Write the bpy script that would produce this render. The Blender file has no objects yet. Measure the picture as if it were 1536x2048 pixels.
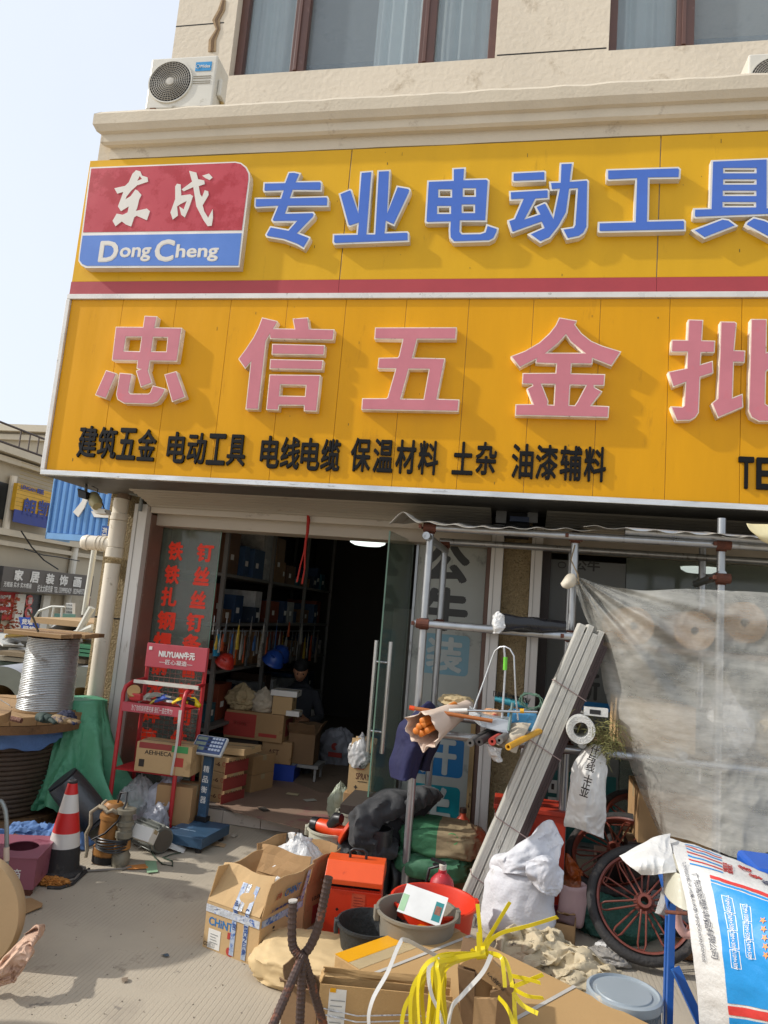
import bpy, bmesh, math, random
from math import sin, cos, pi, radians, sqrt, atan2, hypot
from mathutils import Vector, Matrix, noise
random.seed(7)
S = bpy.context.scene
C = S.collection
V3 = Vector

# ------------------------------------------------------------------ camera
CF, CP, CR, CY, CH = 1433.1, 0.13936, 0.08336, 0.1953, 1.65
FW = V3((-sin(CY)*cos(CP), cos(CY)*cos(CP), sin(CP)))
_r = V3((cos(CY), sin(CY), 0)); _u = _r.cross(FW)
RT = _r*cos(CR) + _u*sin(CR); UP = _u*cos(CR) - _r*sin(CR)
cam_d = bpy.data.cameras.new('camera'); cam = bpy.data.objects.new('camera', cam_d); C.objects.link(cam)
cam.matrix_world = Matrix(((RT.x, UP.x, -FW.x, 0), (RT.y, UP.y, -FW.y, 0), (RT.z, UP.z, -FW.z, CH), (0, 0, 0, 1)))
cam_d.sensor_fit = 'VERTICAL'; cam_d.sensor_height = 24; cam_d.lens = 24*CF/2048
cam_d.clip_start = .05; cam_d.clip_end = 600
S.camera = cam

# ------------------------------------------------------------------ light
SUN_EL, SUN_AZ_DIR = radians(35), (1.0, .22)          # light travels towards +x and a little towards +y
w = bpy.data.worlds.new('World'); S.world = w; w.use_nodes = True
nt = w.node_tree; nt.nodes.clear()
sky = nt.nodes.new('ShaderNodeTexSky'); sky.sky_type = 'NISHITA'; sky.sun_disc = False
sky.sun_elevation = SUN_EL; sky.sun_rotation = atan2(-SUN_AZ_DIR[0], -SUN_AZ_DIR[1])
sky.air_density = 1.0; sky.dust_density = 4.5; sky.ozone_density = 1.2; sky.altitude = 50
# thin even cloud veil over the Nishita sky
tc = nt.nodes.new('ShaderNodeTexCoord'); nz = nt.nodes.new('ShaderNodeTexNoise'); nz.inputs['Scale'].default_value = 1.6
nz.inputs['Detail'].default_value = 5; nz.inputs['Roughness'].default_value = .6
mp = nt.nodes.new('ShaderNodeMapRange'); mp.inputs[1].default_value = .3; mp.inputs[2].default_value = .75
mp.inputs[3].default_value = .74; mp.inputs[4].default_value = .93
mx = nt.nodes.new('ShaderNodeMix'); mx.data_type = 'RGBA'
mx.inputs[7].default_value = (3.55, 3.8, 4.2, 1)
bg = nt.nodes.new('ShaderNodeBackground'); bg.inputs[1].default_value = .15
out = nt.nodes.new('ShaderNodeOutputWorld')
L = nt.links
L.new(tc.outputs['Generated'], nz.inputs['Vector']); L.new(nz.outputs['Fac'], mp.inputs[0]); L.new(mp.outputs[0], mx.inputs[0])
L.new(sky.outputs[0], mx.inputs[6]); L.new(mx.outputs[2], bg.inputs[0]); L.new(bg.outputs[0], out.inputs[0])
sun_d = bpy.data.lights.new('sun', 'SUN'); sun_d.energy = 2.1; sun_d.angle = radians(1.1); sun_d.color = (1, .965, .91)
sun = bpy.data.objects.new('sun', sun_d); C.objects.link(sun)
_h = hypot(*SUN_AZ_DIR)
SUND = V3((SUN_AZ_DIR[0]/_h*cos(SUN_EL), SUN_AZ_DIR[1]/_h*cos(SUN_EL), -sin(SUN_EL)))
sun.rotation_euler = SUND.to_track_quat('-Z', 'Y').to_euler(); sun.location = (-20, -5, 15)
S.view_settings.view_transform = 'Standard'; S.view_settings.look = 'None'
S.view_settings.exposure = .74; S.view_settings.gamma = 1; S.view_settings.use_curve_mapping = False
S.cycles.max_bounces = 8; S.cycles.transparent_max_bounces = 12; S.cycles.use_denoising = True
S.cycles.caustics_reflective = False; S.cycles.caustics_refractive = False

# ------------------------------------------------------------------ measuring helpers (pixels of the 1536x2048 photo -> metres)
def ray(x, y): return FW + RT*((x-768)/CF) - UP*((y-1024)/CF)
def W(x, y, Y):
    d = ray(x, y); return d*(Y/d.y) + V3((0, 0, CH))
def G(x, y, z=0.):
    d = ray(x, y); return d*((z-CH)/d.z) + V3((0, 0, CH))
def WX(x, y, X):
    d = ray(x, y); return d*(X/d.x) + V3((0, 0, CH))

# ------------------------------------------------------------------ materials
MATS = {}
def srgb(c):
    if isinstance(c, str):
        c = tuple(int(c[i:i+2], 16)/255 for i in (0, 2, 4))
        return tuple((v/12.92 if v <= .04045 else ((v+.055)/1.055)**2.4) for v in c)
    return c
def M(name, col=None, r=.6, m=0., var=.12, vs=5., bump=.15, bs=60., col2=None, spot=None, spots=8., spot_amt=.5, trans=0., alpha=1., coat=0., stretch=None, sheen=0., bd=.01, emit=None, spec=None):
    """one procedural surface: base colour broken up by two noises, roughness variation and fine relief"""
    k = name
    if k in MATS: return MATS[k]
    mt = bpy.data.materials.new(name); mt.use_nodes = True; n = mt.node_tree.nodes; l = mt.node_tree.links
    b = n['Principled BSDF']; c = srgb(col)
    tc = n.new('ShaderNodeTexCoord'); mpn = n.new('ShaderNodeMapping'); l.new(tc.outputs['Object'], mpn.inputs[0])
    if stretch: mpn.inputs['Scale'].default_value = stretch
    n1 = n.new('ShaderNodeTexNoise'); n1.inputs['Scale'].default_value = vs; n1.inputs['Detail'].default_value = 6; n1.inputs['Roughness'].default_value = .6
    l.new(mpn.outputs[0], n1.inputs['Vector'])
    cr = n.new('ShaderNodeMapRange'); cr.inputs[1].default_value = .3; cr.inputs[2].default_value = .7
    l.new(n1.outputs['Fac'], cr.inputs[0])
    mix = n.new('ShaderNodeMix'); mix.data_type = 'RGBA'
    c2 = srgb(col2) if col2 else tuple(min(1, v*(1+var)) for v in c)
    c1 = c if col2 else tuple(v*(1-var) for v in c)
    mix.inputs[6].default_value = (*c1, 1); mix.inputs[7].default_value = (*c2, 1)
    l.new(cr.outputs[0], mix.inputs[0]); last = mix.outputs[2]
    if spot:
        n3 = n.new('ShaderNodeTexNoise'); n3.inputs['Scale'].default_value = spots; n3.inputs['Detail'].default_value = 8; n3.inputs['Roughness'].default_value = .72
        l.new(mpn.outputs[0], n3.inputs['Vector'])
        r3 = n.new('ShaderNodeMapRange'); r3.inputs[1].default_value = .64-.22*spot_amt; r3.inputs[2].default_value = .72-.2*spot_amt
        l.new(n3.outputs['Fac'], r3.inputs[0])
        m3 = n.new('ShaderNodeMix'); m3.data_type = 'RGBA'; l.new(r3.outputs[0], m3.inputs[0]); l.new(last, m3.inputs[6]); m3.inputs[7].default_value = (*srgb(spot), 1); last = m3.outputs[2]
    l.new(last, b.inputs['Base Color'])
    rr = n.new('ShaderNodeMapRange'); rr.inputs[3].default_value = max(.03, r-.12); rr.inputs[4].default_value = min(1, r+.12)
    l.new(n1.outputs['Fac'], rr.inputs[0]); l.new(rr.outputs[0], b.inputs['Roughness'])
    b.inputs['Metallic'].default_value = m; b.inputs['Alpha'].default_value = alpha
    b.inputs['Transmission Weight'].default_value = trans; b.inputs['Coat Weight'].default_value = coat
    if spec is not None: b.inputs['Specular IOR Level'].default_value = spec
    if sheen: b.inputs['Sheen Weight'].default_value = sheen
    if emit: b.inputs['Emission Color'].default_value = (*srgb(emit[0]), 1); b.inputs['Emission Strength'].default_value = emit[1]
    if bump:
        n2 = n.new('ShaderNodeTexNoise'); n2.inputs['Scale'].default_value = bs; n2.inputs['Detail'].default_value = 4
        l.new(mpn.outputs[0], n2.inputs['Vector'])
        bp = n.new('ShaderNodeBump'); bp.inputs['Strength'].default_value = bump; bp.inputs['Distance'].default_value = bd
        l.new(n2.outputs['Fac'], bp.inputs['Height']); l.new(bp.outputs[0], b.inputs['Normal'])
    MATS[k] = mt; return mt
def crinkle(mt, scale=14., strength=.6, dist=.02):
    """adds creased-foil relief (voronoi ridges) to a material"""
    n = mt.node_tree.nodes; l = mt.node_tree.links; b = n['Principled BSDF']
    tc = n.new('ShaderNodeTexCoord'); nn = n.new('ShaderNodeTexNoise'); nn.inputs['Scale'].default_value = scale*.5
    mixv = n.new('ShaderNodeMix'); mixv.data_type = 'VECTOR'; mixv.inputs[0].default_value = .12
    l.new(tc.outputs['Object'], nn.inputs['Vector']); l.new(tc.outputs['Object'], mixv.inputs[4]); l.new(nn.outputs['Color'], mixv.inputs[5])
    v = n.new('ShaderNodeTexVoronoi'); v.feature = 'F1'; v.distance = 'CHEBYCHEV'; v.inputs['Scale'].default_value = scale; v.inputs['Randomness'].default_value = 1
    l.new(mixv.outputs[1], v.inputs['Vector'])
    bp = n.new('ShaderNodeBump'); bp.inputs['Strength'].default_value = strength; bp.inputs['Distance'].default_value = dist
    l.new(v.outputs['Distance'], bp.inputs['Height'])
    if b.inputs['Normal'].links: l.new(b.inputs['Normal'].links[0].from_socket, bp.inputs['Normal'])
    l.new(bp.outputs[0], b.inputs['Normal']); return mt

def split_mat(mt, col, thr=0., axis='X', flip=False):
    """prints one half of a bag in a second colour"""
    n = mt.node_tree.nodes; l = mt.node_tree.links; b = n['Principled BSDF']; src = b.inputs['Base Color'].links[0].from_socket
    tc = n.new('ShaderNodeTexCoord'); sp = n.new('ShaderNodeSeparateXYZ'); l.new(tc.outputs['Object'], sp.inputs[0])
    m = n.new('ShaderNodeMath'); m.operation = 'LESS_THAN' if not flip else 'GREATER_THAN'; m.inputs[1].default_value = thr; l.new(sp.outputs[axis], m.inputs[0])
    x = n.new('ShaderNodeMix'); x.data_type = 'RGBA'; x.inputs[7].default_value = (*srgb(col), 1); l.new(m.outputs[0], x.inputs[0]); l.new(src, x.inputs[6]); l.new(x.outputs[2], b.inputs['Base Color']); return mt
# ------------------------------------------------------------------ objects
WORLD = set()          # things whose parts are modelled in world coordinates
def tag(o, label=None, cat=None, group=None, kind=None):
    if label: o['label'] = label
    if cat: o['category'] = cat
    if group: o['group'] = group
    if kind: o['kind'] = kind
    return o
def thing(name, label, cat, loc=(0, 0, 0), rot=(0, 0, 0), group=None, world=False, kind=None):
    o = bpy.data.objects.new(name, None); C.objects.link(o); o.empty_display_size = .1
    o.location = loc; o.rotation_euler = rot
    tag(o, label, cat, group, kind)
    if world: WORLD.add(o.name)
    return o
def attach(o, parent):
    if parent is None: return o
    o.parent = parent
    if parent.name in WORLD:
        Lm = Matrix.LocRotScale(parent.location, parent.rotation_euler, None)
        o.matrix_parent_inverse = Lm.inverted()
    return o
def link_mesh(name, me, mats, parent=None, smooth=False, bevel=0., label=None):
    if not isinstance(mats, (list, tuple)): mats = [mats]
    for m_ in mats: me.materials.append(m_)
    if smooth:
        me.polygons.foreach_set('use_smooth', [True]*len(me.polygons))
        try: me.set_sharp_from_angle(angle=radians(smooth if smooth is not True else 50))
        except Exception: pass
    o = bpy.data.objects.new(name, me); C.objects.link(o)
    if bevel:
        b = o.modifiers.new('bevel', 'BEVEL'); b.width = bevel; b.segments = 2; b.limit_method = 'ANGLE'; b.angle_limit = radians(40)
    if label: o['label'] = label
    return attach(o, parent)

def frame(z, x=None):
    z = V3(z).normalized(); x = V3(x) if x is not None else (V3((1, 0, 0)) if abs(z.x) < .9 else V3((0, 1, 0)))
    x = (x - z*x.dot(z)).normalized(); y = z.cross(x)
    return x, y, z
def MX(o, x, y, z=None):
    x = V3(x); y = V3(y); z = V3(z) if z is not None else x.cross(y)
    return Matrix(((x.x, y.x, z.x, o[0]), (x.y, y.y, z.y, o[1]), (x.z, y.z, z.z, o[2]), (0, 0, 0, 1)))
def ROT(rx=0, ry=0, rz=0):
    from mathutils import Euler
    return Euler((rx, ry, rz)).to_matrix().to_4x4()

class MB:
    def __init__(s): s.v = []; s.f = []; s.mi = []; s.mat = Matrix()
    def add(s, vs, fs, mi=0):
        o = len(s.v); s.v += [tuple(s.mat @ V3(v)) for v in vs]; s.f += [tuple(i+o for i in f) for f in fs]; s.mi += [mi]*len(fs); return s
    def box(s, lo, hi, mi=0, T=None):
        (a, b, c), (d, e, f) = lo, hi
        vs = [(a, b, c), (d, b, c), (d, e, c), (a, e, c), (a, b, f), (d, b, f), (d, e, f), (a, e, f)]
        if T is not None: vs = [T @ V3(v) for v in vs]
        return s.add(vs, [(0, 3, 2, 1), (4, 5, 6, 7), (0, 1, 5, 4), (1, 2, 6, 5), (2, 3, 7, 6), (3, 0, 4, 7)], mi)
    def prism(s, poly, vec, mi=0):
        """poly: 3-D points of a planar outline, swept by vec"""
        n = len(poly); vec = V3(vec); vs = [V3(p) for p in poly] + [V3(p)+vec for p in poly]
        return s.add(vs, [tuple(range(n)), tuple(range(2*n-1, n-1, -1))] + [(i, i+n, (i+1) % n+n, (i+1) % n) for i in range(n)], mi)
    def loft(s, rings, mi=0, cap=True, closed=False):
        n = len(rings[0]); m = len(rings); vs = [p for r in rings for p in r]; fs = []
        for j in range(m if closed else m-1):
            k = (j+1) % m
            for i in range(n): fs.append((j*n+i, j*n+(i+1) % n, k*n+(i+1) % n, k*n+i))
        if cap and not closed: fs += [tuple(range(n-1, -1, -1)), tuple((m-1)*n+i for i in range(n))]
        return s.add(vs, fs, mi)
    def tube(s, pts, r, n=10, mi=0, cap=True, closed=False):
        pts = [V3(p) for p in pts]; rings = []; m = len(pts); px = None
        for i, p in enumerate(pts):
            a = pts[i-1] if (i or closed) else p; b = pts[(i+1) % m] if (i < m-1 or closed) else p
            x, y, z = frame((b-a) if (b-a).length > 1e-9 else V3((0, 0, 1)), px); px = x
            rr = r[i] if isinstance(r, (list, tuple)) else r
            rings.append([p + x*cos(2*pi*k/n)*rr + y*sin(2*pi*k/n)*rr for k in range(n)])
        return s.loft(rings, mi, cap, closed)
    def lathe(s, prof, n=24, T=None, mi=0, cap=False):
        T = T or Matrix(); rings = []
        for r, z in prof: rings.append([T @ V3((r*cos(2*pi*k/n), r*sin(2*pi*k/n), z)) for k in range(n)])
        return s.loft(rings, mi, cap)
    def strip(s, pts, wv, t=.001, mi=0):
        """flat ribbon along pts; wv = half-width vector (or a list of them)"""
        pts = [V3(p) for p in pts]; rings = []
        for i, p in enumerate(pts):
            a = pts[max(0, i-1)]; b = pts[min(len(pts)-1, i+1)]; d = (b-a).normalized() if (b-a).length > 1e-9 else V3((0, 0, 1))
            wv_ = V3(wv[i]) if isinstance(wv, list) else V3(wv); nn = d.cross(wv_)
            nn = nn.normalized()*t if nn.length > 1e-9 else V3((0, 0, t))
            rings.append([p-wv_-nn, p+wv_-nn, p+wv_+nn, p-wv_+nn])
        return s.loft(rings, mi)
    def grid(s, fn, nu, nv, mi=0, wrapu=False):
        vs = [fn(i/(nu if wrapu else nu-1), j/(nv-1)) for j in range(nv) for i in range(nu)]
        fs = []
        for j in range(nv-1):
            for i in range(nu if wrapu else nu-1):
                k = (i+1) % nu; fs.append((j*nu+i, j*nu+k, (j+1)*nu+k, (j+1)*nu+i))
        return s.add(vs, fs, mi)
    def obj(s, name, mats, parent=None, smooth=False, bevel=0., label=None, solid=0., sub=0):
        me = bpy.data.meshes.new(name); me.from_pydata(s.v, [], s.f); me.update()
        bm = bmesh.new(); bm.from_mesh(me)
        if not solid: bmesh.ops.recalc_face_normals(bm, faces=bm.faces)
        bm.to_mesh(me); bm.free()
        if any(s.mi): me.polygons.foreach_set('material_index', s.mi)
        o = link_mesh(name, me, mats, parent, smooth, bevel, label)
        if solid:
            q = o.modifiers.new('solid', 'SOLIDIFY'); q.thickness = solid; q.offset = 0
        if sub:
            q = o.modifiers.new('sub', 'SUBSURF'); q.levels = sub; q.render_levels = sub
        return o

# rectangle in the wall plane, given by two photo corners, as an axis-aligned box reaching back by d
def wrect(x0, y0, x1, y1, Y, d, B=None, mi=0):
    a = W(x0, y0, Y); b = W(x1, y1, Y); B = B or MB()
    return B.box((min(a.x, b.x), Y, min(a.z, b.z)), (max(a.x, b.x), Y+d, max(a.z, b.z)), mi)
def poly_px(pts, Y): return [W(x, y, Y) for x, y in pts]

# ------------------------------------------------------------------ lettering
def glyph_mesh(string, size=1., bold=0., extr=0., res=3, align='CENTER'):
    cu = bpy.data.curves.new('t', 'FONT'); cu.body = string; cu.size = size; cu.offset = bold; cu.extrude = extr
    cu.resolution_u = res; cu.align_x = align; cu.align_y = 'CENTER'
    o = bpy.data.objects.new('t', cu); C.objects.link(o)
    bpy.context.view_layer.update(); dg = bpy.context.evaluated_depsgraph_get()
    me = bpy.data.meshes.new_from_object(o.evaluated_get(dg)); bpy.data.objects.remove(o); bpy.data.curves.remove(cu)
    return me
GC = {}
def letter(string, T, w_, h_, mat, parent, name='lettering', bold=.02, extr=0., back=0.):
    """string scaled to fill w_ x h_ metres, centred on the origin of T, in T's xy plane facing +z"""
    key = (string, extr > 0)
    if key not in GC:
        me = glyph_mesh(string, 1., 0, .5 if extr else 0.)
        co = [v.co for v in me.vertices]
        if not co: return None
        GC[key] = (me, min(c.x for c in co), max(c.x for c in co), min(c.y for c in co), max(c.y for c in co))
    me, x0, x1, y0, y1 = GC[key]
    b_ = bold if len(string) > 1 else bold*1.
    ex0, ex1, ey0, ey1 = x0-b_, x1+b_, y0-b_, y1+b_
    sx = w_/(ex1-ex0) if w_ else h_/(ey1-ey0); sy = h_/(ey1-ey0) if h_ else sx
    base = Matrix.Diagonal((sx, sy, extr if extr else 1, 1)) @ Matrix.Translation((-(x0+x1)/2, -(y0+y1)/2, .5 if extr else 0))
    # heavier strokes: staggered copies of the glyph, each a hair behind the last
    offs = [(0, 0)] if not bold else [(0, 0)]+[(bold*cos(a), bold*sin(a)) for a in [pi/4+pi/4*i for i in range(8)]]
    vs = []; fs = []
    bv = [tuple(v.co) for v in me.vertices]; bf = [tuple(p.vertices) for p in me.polygons]
    for k, (ox, oy) in enumerate(offs):
        Tk = T @ Matrix.Translation((ox*sx, oy*sy, back-.00016*k)) @ base; n0 = len(vs)
        vs += [tuple(Tk @ V3(v)) for v in bv]; fs += [tuple(i+n0 for i in f) for f in bf]
    m2 = bpy.data.meshes.new(name); m2.from_pydata(vs, [], fs)
    return link_mesh(name, m2, mat, parent)
def wall_letter(ch, x0, y0, x1, y1, Y, mat, parent, name='character', bold=.02, extr=0.):
    cx, cy = (x0+x1)/2, (y0+y1)/2; c = W(cx, cy, Y)
    w_ = (W(x1, cy, Y)-W(x0, cy, Y)).x; h_ = (W(cx, y0, Y)-W(cx, y1, Y)).z
    return letter(ch, MX(c, (1, 0, 0), (0, 0, 1), (0, -1, 0)), w_, h_, mat, parent, name, bold, extr)

def area2(p): return sum(p[i][0]*p[(i+1) % len(p)][1]-p[(i+1) % len(p)][0]*p[i][1] for i in range(len(p)))/2
def inset(p, d):
    n = len(p); s_ = 1 if area2(p) > 0 else -1; out = []
    for i in range(n):
        a, b, c = V3((*p[i-1], 0)), V3((*p[i], 0)), V3((*p[(i+1) % n], 0))
        e1 = (b-a).normalized(); e2 = (c-b).normalized(); n1 = V3((-e1.y, e1.x, 0)); n2 = V3((-e2.y, e2.x, 0))
        m_ = n1+n2; m_ = m_.normalized() if m_.length > 1e-6 else n1
        k = 1/max(.35, m_.dot(n1)); q = b + m_*d*s_*k; out.append((q.x, q.y))
    return out
def fill(contours, z, depth):
    """flat shape with holes (2-D contours) extruded from z back to z-depth, as a mesh in the xy plane"""
    cu = bpy.data.curves.new('g', 'CURVE'); cu.dimensions = '2D'; cu.fill_mode = 'BOTH'; cu.extrude = depth/2
    for c in contours:
        sp = cu.splines.new('POLY'); sp.points.add(len(c)-1); sp.use_cyclic_u = True
        for i, q in enumerate(c): sp.points[i].co = (q[0], q[1], 0, 1)
    o = bpy.data.objects.new('g', cu); C.objects.link(o); bpy.context.view_layer.update()
    me = bpy.data.meshes.new_from_object(o.evaluated_get(bpy.context.evaluated_depsgraph_get()))
    bpy.data.objects.remove(o); bpy.data.curves.remove(cu)
    me.transform(Matrix.Translation((0, 0, z-depth/2))); return me
WM = MX((0, 0, 0), (1, 0, 0), (0, 0, 1), (0, -1, 0))       # local xy -> world xz, z towards the street
def traced(parts, ox, oy, sc, Y, depth, rim, m_rim, m_face, parent, name='character'):
    """channel letter: list of (outline, [holes]) in zoomed pixels"""
    root = None
    for outline, holes in parts:
        def cv(c): return [(lambda q: (q.x, q.z))(W(ox+x/sc, oy+y/sc, Y-depth)) for x, y in c]
        o_ = cv(outline); hs = [cv(h) for h in holes]
        me = fill([o_]+hs, -(Y-depth), depth); me.transform(WM)
        r_ = link_mesh(name if root is None else 'stroke', me, m_rim, root or parent)
        if root is None: root = r_
        me = fill([inset(o_, rim)]+[inset(h, -rim) for h in hs], -(Y-depth)+.003, .004); me.transform(WM)
        link_mesh('face', me, m_face, root)
    return root
def rect(x0, y0, x1, y1): return [(x0, y0), (x1, y0), (x1, y1), (x0, y1)]

# ------------------------------------------------------------------ organic shapes
def fb(p, s=1., o=3):
    v = 0; a = 1
    for _ in range(o): v += a*noise.noise(p*s); s *= 2; a *= .5
    return v
def ridge(p, s=1.):
    # sharp creases: folded noise, finer folds on top of broad ones
    q = p*s*.9; q = q+V3((noise.noise(q*.7), noise.noise(q*.7+V3((5, 1, 2))), noise.noise(q*.7+V3((2, 7, 4)))))*.6
    return (1-2.2*abs(noise.noise(q)))*.55+(1-2.2*abs(noise.noise(q*2.1+V3((3, 3, 3)))))*.30+(1-2.2*abs(noise.noise(q*4.3)))*.15-.25
def sheet(rows, nu, nv, amp=.02, sc=4., seed=0, cr=0., crs=6.):
    """cloth through a net of control points (rows of points), bent by noise"""
    R_ = [[V3(p) for p in r] for r in rows]; m = len(R_); n = len(R_[0])
    def cat(P, t):
        k = len(P)-1; x = min(t*k, k-1e-6); i = int(x); f = x-i
        p0, p1, p2, p3 = P[max(i-1, 0)], P[i], P[i+1], P[min(i+2, k)]
        return .5*((2*p1)+(p2-p0)*f+(2*p0-5*p1+4*p2-p3)*f*f+(3*p1-p0-3*p2+p3)*f**3)
    off = V3((seed*7.3, seed*3.1, seed*1.7))
    def fn(u, v):
        P = [cat(r, u) for r in R_]; p = cat(P, v)
        e = min(1, 6*min(v+.15, 1.15-v))
        d = V3((noise.noise(p*sc+off), noise.noise(p*sc+off+V3((9, 2, 4))), noise.noise(p*sc+off+V3((3, 8, 1)))))*amp*e
        if cr: d += V3((.3, -1, .3))*cr*(ridge(p+off, crs)-.3)
        return p+d
    return MB().grid(fn, nu, nv)
def blob(c, rx, ry, rz, amp=.15, sc=2., seed=0, nu=40, nv=24, cr=.0, crs=5., flat=True, shape=None, sq=1.):
    """soft bag or heap: squashed, creased ellipsoid that rests on its base"""
    c = V3(c); off = V3((seed*5.1, seed*2.3, seed*9.7))
    def fn(u, v):
        th = 2*pi*u; ph = pi*(v-.5); d = V3((cos(th)*cos(ph), sin(th)*cos(ph), sin(ph)))
        k = 1+amp*fb(d*sc+off) + cr*(ridge(d+off, crs)-.25)
        e = lambda a: math.copysign(abs(a)**sq, a)
        p = V3((e(d.x)*rx*k, e(d.y)*ry*k, e(d.z)*rz*k))
        if flat and p.z < -rz*.72: p.z = -rz*.72
        if shape: p = shape(p, u, v)
        return c+p+V3((0, 0, rz*.72 if flat else 0))
    return MB().grid(fn, nu, nv, wrapu=True)
def crumple(sx, sy, h, seed=0, nu=90, nv=70, fr=2.2):
    """crushed cloth or paper lying on the ground: folded surface with sharp ridges and an irregular outline"""
    off = V3((seed*3.3, seed*1.9, seed*4.1))
    def fn(u, v):
        a, b = 2*u-1, 2*v-1; q = V3((a*.75+b*.3, b*1.9*sy/sx-a*.2, 0))+off
        ed = max(0, 1-max(abs(a), abs(b))**3)
        k = max(0, ridge(q, fr)+.42); w_ = 1+.25*noise.noise(q*1.3)
        return (a*sx*w_+.05*noise.noise(q*4), b*sy*w_+.05*noise.noise(q*4+V3((4, 4, 4))), .004+h*ed*(k*.8+.25*(1+noise.noise(q*1.1)))*.8+.004*noise.noise(q*14))
    return MB().grid(fn, nu, nv)
def creased_tube(pts, rs, flat=(1, 1), amp=.25, seed=0, nu=36, nv=70, fr=3.):
    P = [V3(p) for p in pts]; k = len(P)-1
    def cat(Q, t):
        x = min(max(t, 0)*k, k-1e-6); i = int(x); f = x-i; p0, p1, p2, p3 = Q[max(i-1, 0)], Q[i], Q[i+1], Q[min(i+2, k)]
        return .5*((2*p1)+(p2-p0)*f+(2*p0-5*p1+4*p2-p3)*f*f+(3*p1-p0-3*p2+p3)*f**3)
    off = V3((seed*2.7, seed, seed*1.3))
    def fn(u, v):
        c = cat(P, v); d = (cat(P, min(1, v+.02))-cat(P, max(0, v-.02))); x, y, z = frame(d, (0, 1, 0)); r_ = max(.004, cat([V3((r, 0, 0)) for r in rs], v).x); a = 2*pi*u
        n_ = x*cos(a)*flat[0]+y*sin(a)*flat[1]; q = c*1.0+n_*r_
        return q+n_*r_*amp*(2.4*ridge(q*6+off, fr*.35)+.25*sin(v*nv*.55+2*sin(a*2)))
    return MB().grid(fn, nu, nv, wrapu=True)
def copy_tree(o, loc=None, rot=None, parent=None, label=None, mat=None):
    c = o.copy(); C.objects.link(c)
    if parent is not None: c.parent = parent
    if loc is not None: c.location = loc
    if rot is not None: c.rotation_euler = rot
    if label: c['label'] = label
    for ch in list(o.children): copy_tree(ch, parent=c)
    return c
# ================================================================== setting: ground, step, road
import math as _m
concrete = M('concrete', 'ADA28F', r=.85, var=.10, vs=1.6, bump=.35, bs=120, spot='8A8070', spots=3.2, spot_amt=.18, bd=.004)
def groove(mt, ang, freq=85., st=.25):
    n = mt.node_tree.nodes; l = mt.node_tree.links; b = n['Principled BSDF']
    tc = n.new('ShaderNodeTexCoord'); mp = n.new('ShaderNodeMapping'); mp.inputs['Rotation'].default_value = (0, 0, ang)
    l.new(tc.outputs['Object'], mp.inputs[0])
    wv = n.new('ShaderNodeTexWave'); wv.wave_type = 'BANDS'; wv.bands_direction = 'X'; wv.inputs['Scale'].default_value = freq/3.14159/2
    wv.inputs['Distortion'].default_value = 1.2; wv.inputs['Detail'].default_value = 3; wv.inputs['Detail Scale'].default_value = 1.5
    l.new(mp.outputs[0], wv.inputs['Vector'])
    rr = n.new('ShaderNodeMapRange'); rr.inputs[1].default_value = .02; rr.inputs[2].default_value = .22; rr.inputs[3].default_value = 0; rr.inputs[4].default_value = 1
    l.new(wv.outputs['Fac'], rr.inputs[0])
    ns = n.new('ShaderNodeTexNoise'); ns.inputs['Scale'].default_value = 2.2; ns.inputs['Detail'].default_value = 5; l.new(tc.outputs['Object'], ns.inputs['Vector'])
    mr = n.new('ShaderNodeMapRange'); mr.inputs[1].default_value = .42; mr.inputs[2].default_value = .56; mr.inputs[3].default_value = 1; mr.inputs[4].default_value = 0
    l.new(ns.outputs['Fac'], mr.inputs[0])
    mxx = n.new('ShaderNodeMath'); mxx.operation = 'MAXIMUM'; l.new(rr.outputs[0], mxx.inputs[0]); l.new(mr.outputs[0], mxx.inputs[1])
    bp = n.new('ShaderNodeBump'); bp.inputs['Strength'].default_value = st; bp.inputs['Distance'].default_value = .006
    l.new(mxx.outputs[0], bp.inputs['Height']); l.new(b.inputs['Normal'].links[0].from_socket, bp.inputs['Normal']); l.new(bp.outputs[0], b.inputs['Normal'])
    src = b.inputs['Base Color'].links[0].from_socket
    m3 = n.new('ShaderNodeMix'); m3.data_type = 'RGBA'; m3.blend_type = 'MULTIPLY'; m3.inputs[0].default_value = 1
    r2 = n.new('ShaderNodeMapRange'); r2.inputs[3].default_value = .88; r2.inputs[4].default_value = 1; l.new(mxx.outputs[0], r2.inputs[0])
    l.new(src, m3.inputs[6]); l.new(r2.outputs[0], m3.inputs[7]); l.new(m3.outputs[2], b.inputs['Base Color'])
_n = concrete.node_tree.nodes; _l = concrete.node_tree.links; _b = _n['Principled BSDF']   # oil and rust stains, old paint marks
_src = _b.inputs['Base Color'].links[0].from_socket
for _sc, _lo, _hi, _col in ((.9, .60, .72, (.16, .13, .11, 1)), (7., .66, .70, (.10, .09, .085, 1)), (1.7, .70, .78, (.30, .13, .10, 1))):
    _t = _n.new('ShaderNodeTexCoord'); _z = _n.new('ShaderNodeTexNoise'); _z.inputs['Scale'].default_value = _sc; _z.inputs['Detail'].default_value = 7; _z.inputs['Roughness'].default_value = .6
    _m = _n.new('ShaderNodeMapRange'); _m.inputs[1].default_value = _lo; _m.inputs[2].default_value = _hi; _m.inputs[4].default_value = .5
    _x = _n.new('ShaderNodeMix'); _x.data_type = 'RGBA'; _x.inputs[7].default_value = _col
    _l.new(_t.outputs['Object'], _z.inputs['Vector']); _l.new(_z.outputs['Fac'], _m.inputs[0]); _l.new(_m.outputs[0], _x.inputs[0]); _l.new(_src, _x.inputs[6]); _src = _x.outputs[2]
_l.new(_src, _b.inputs['Base Color'])
g0, g1 = G(288, 2034), G(393, 1919)
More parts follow.
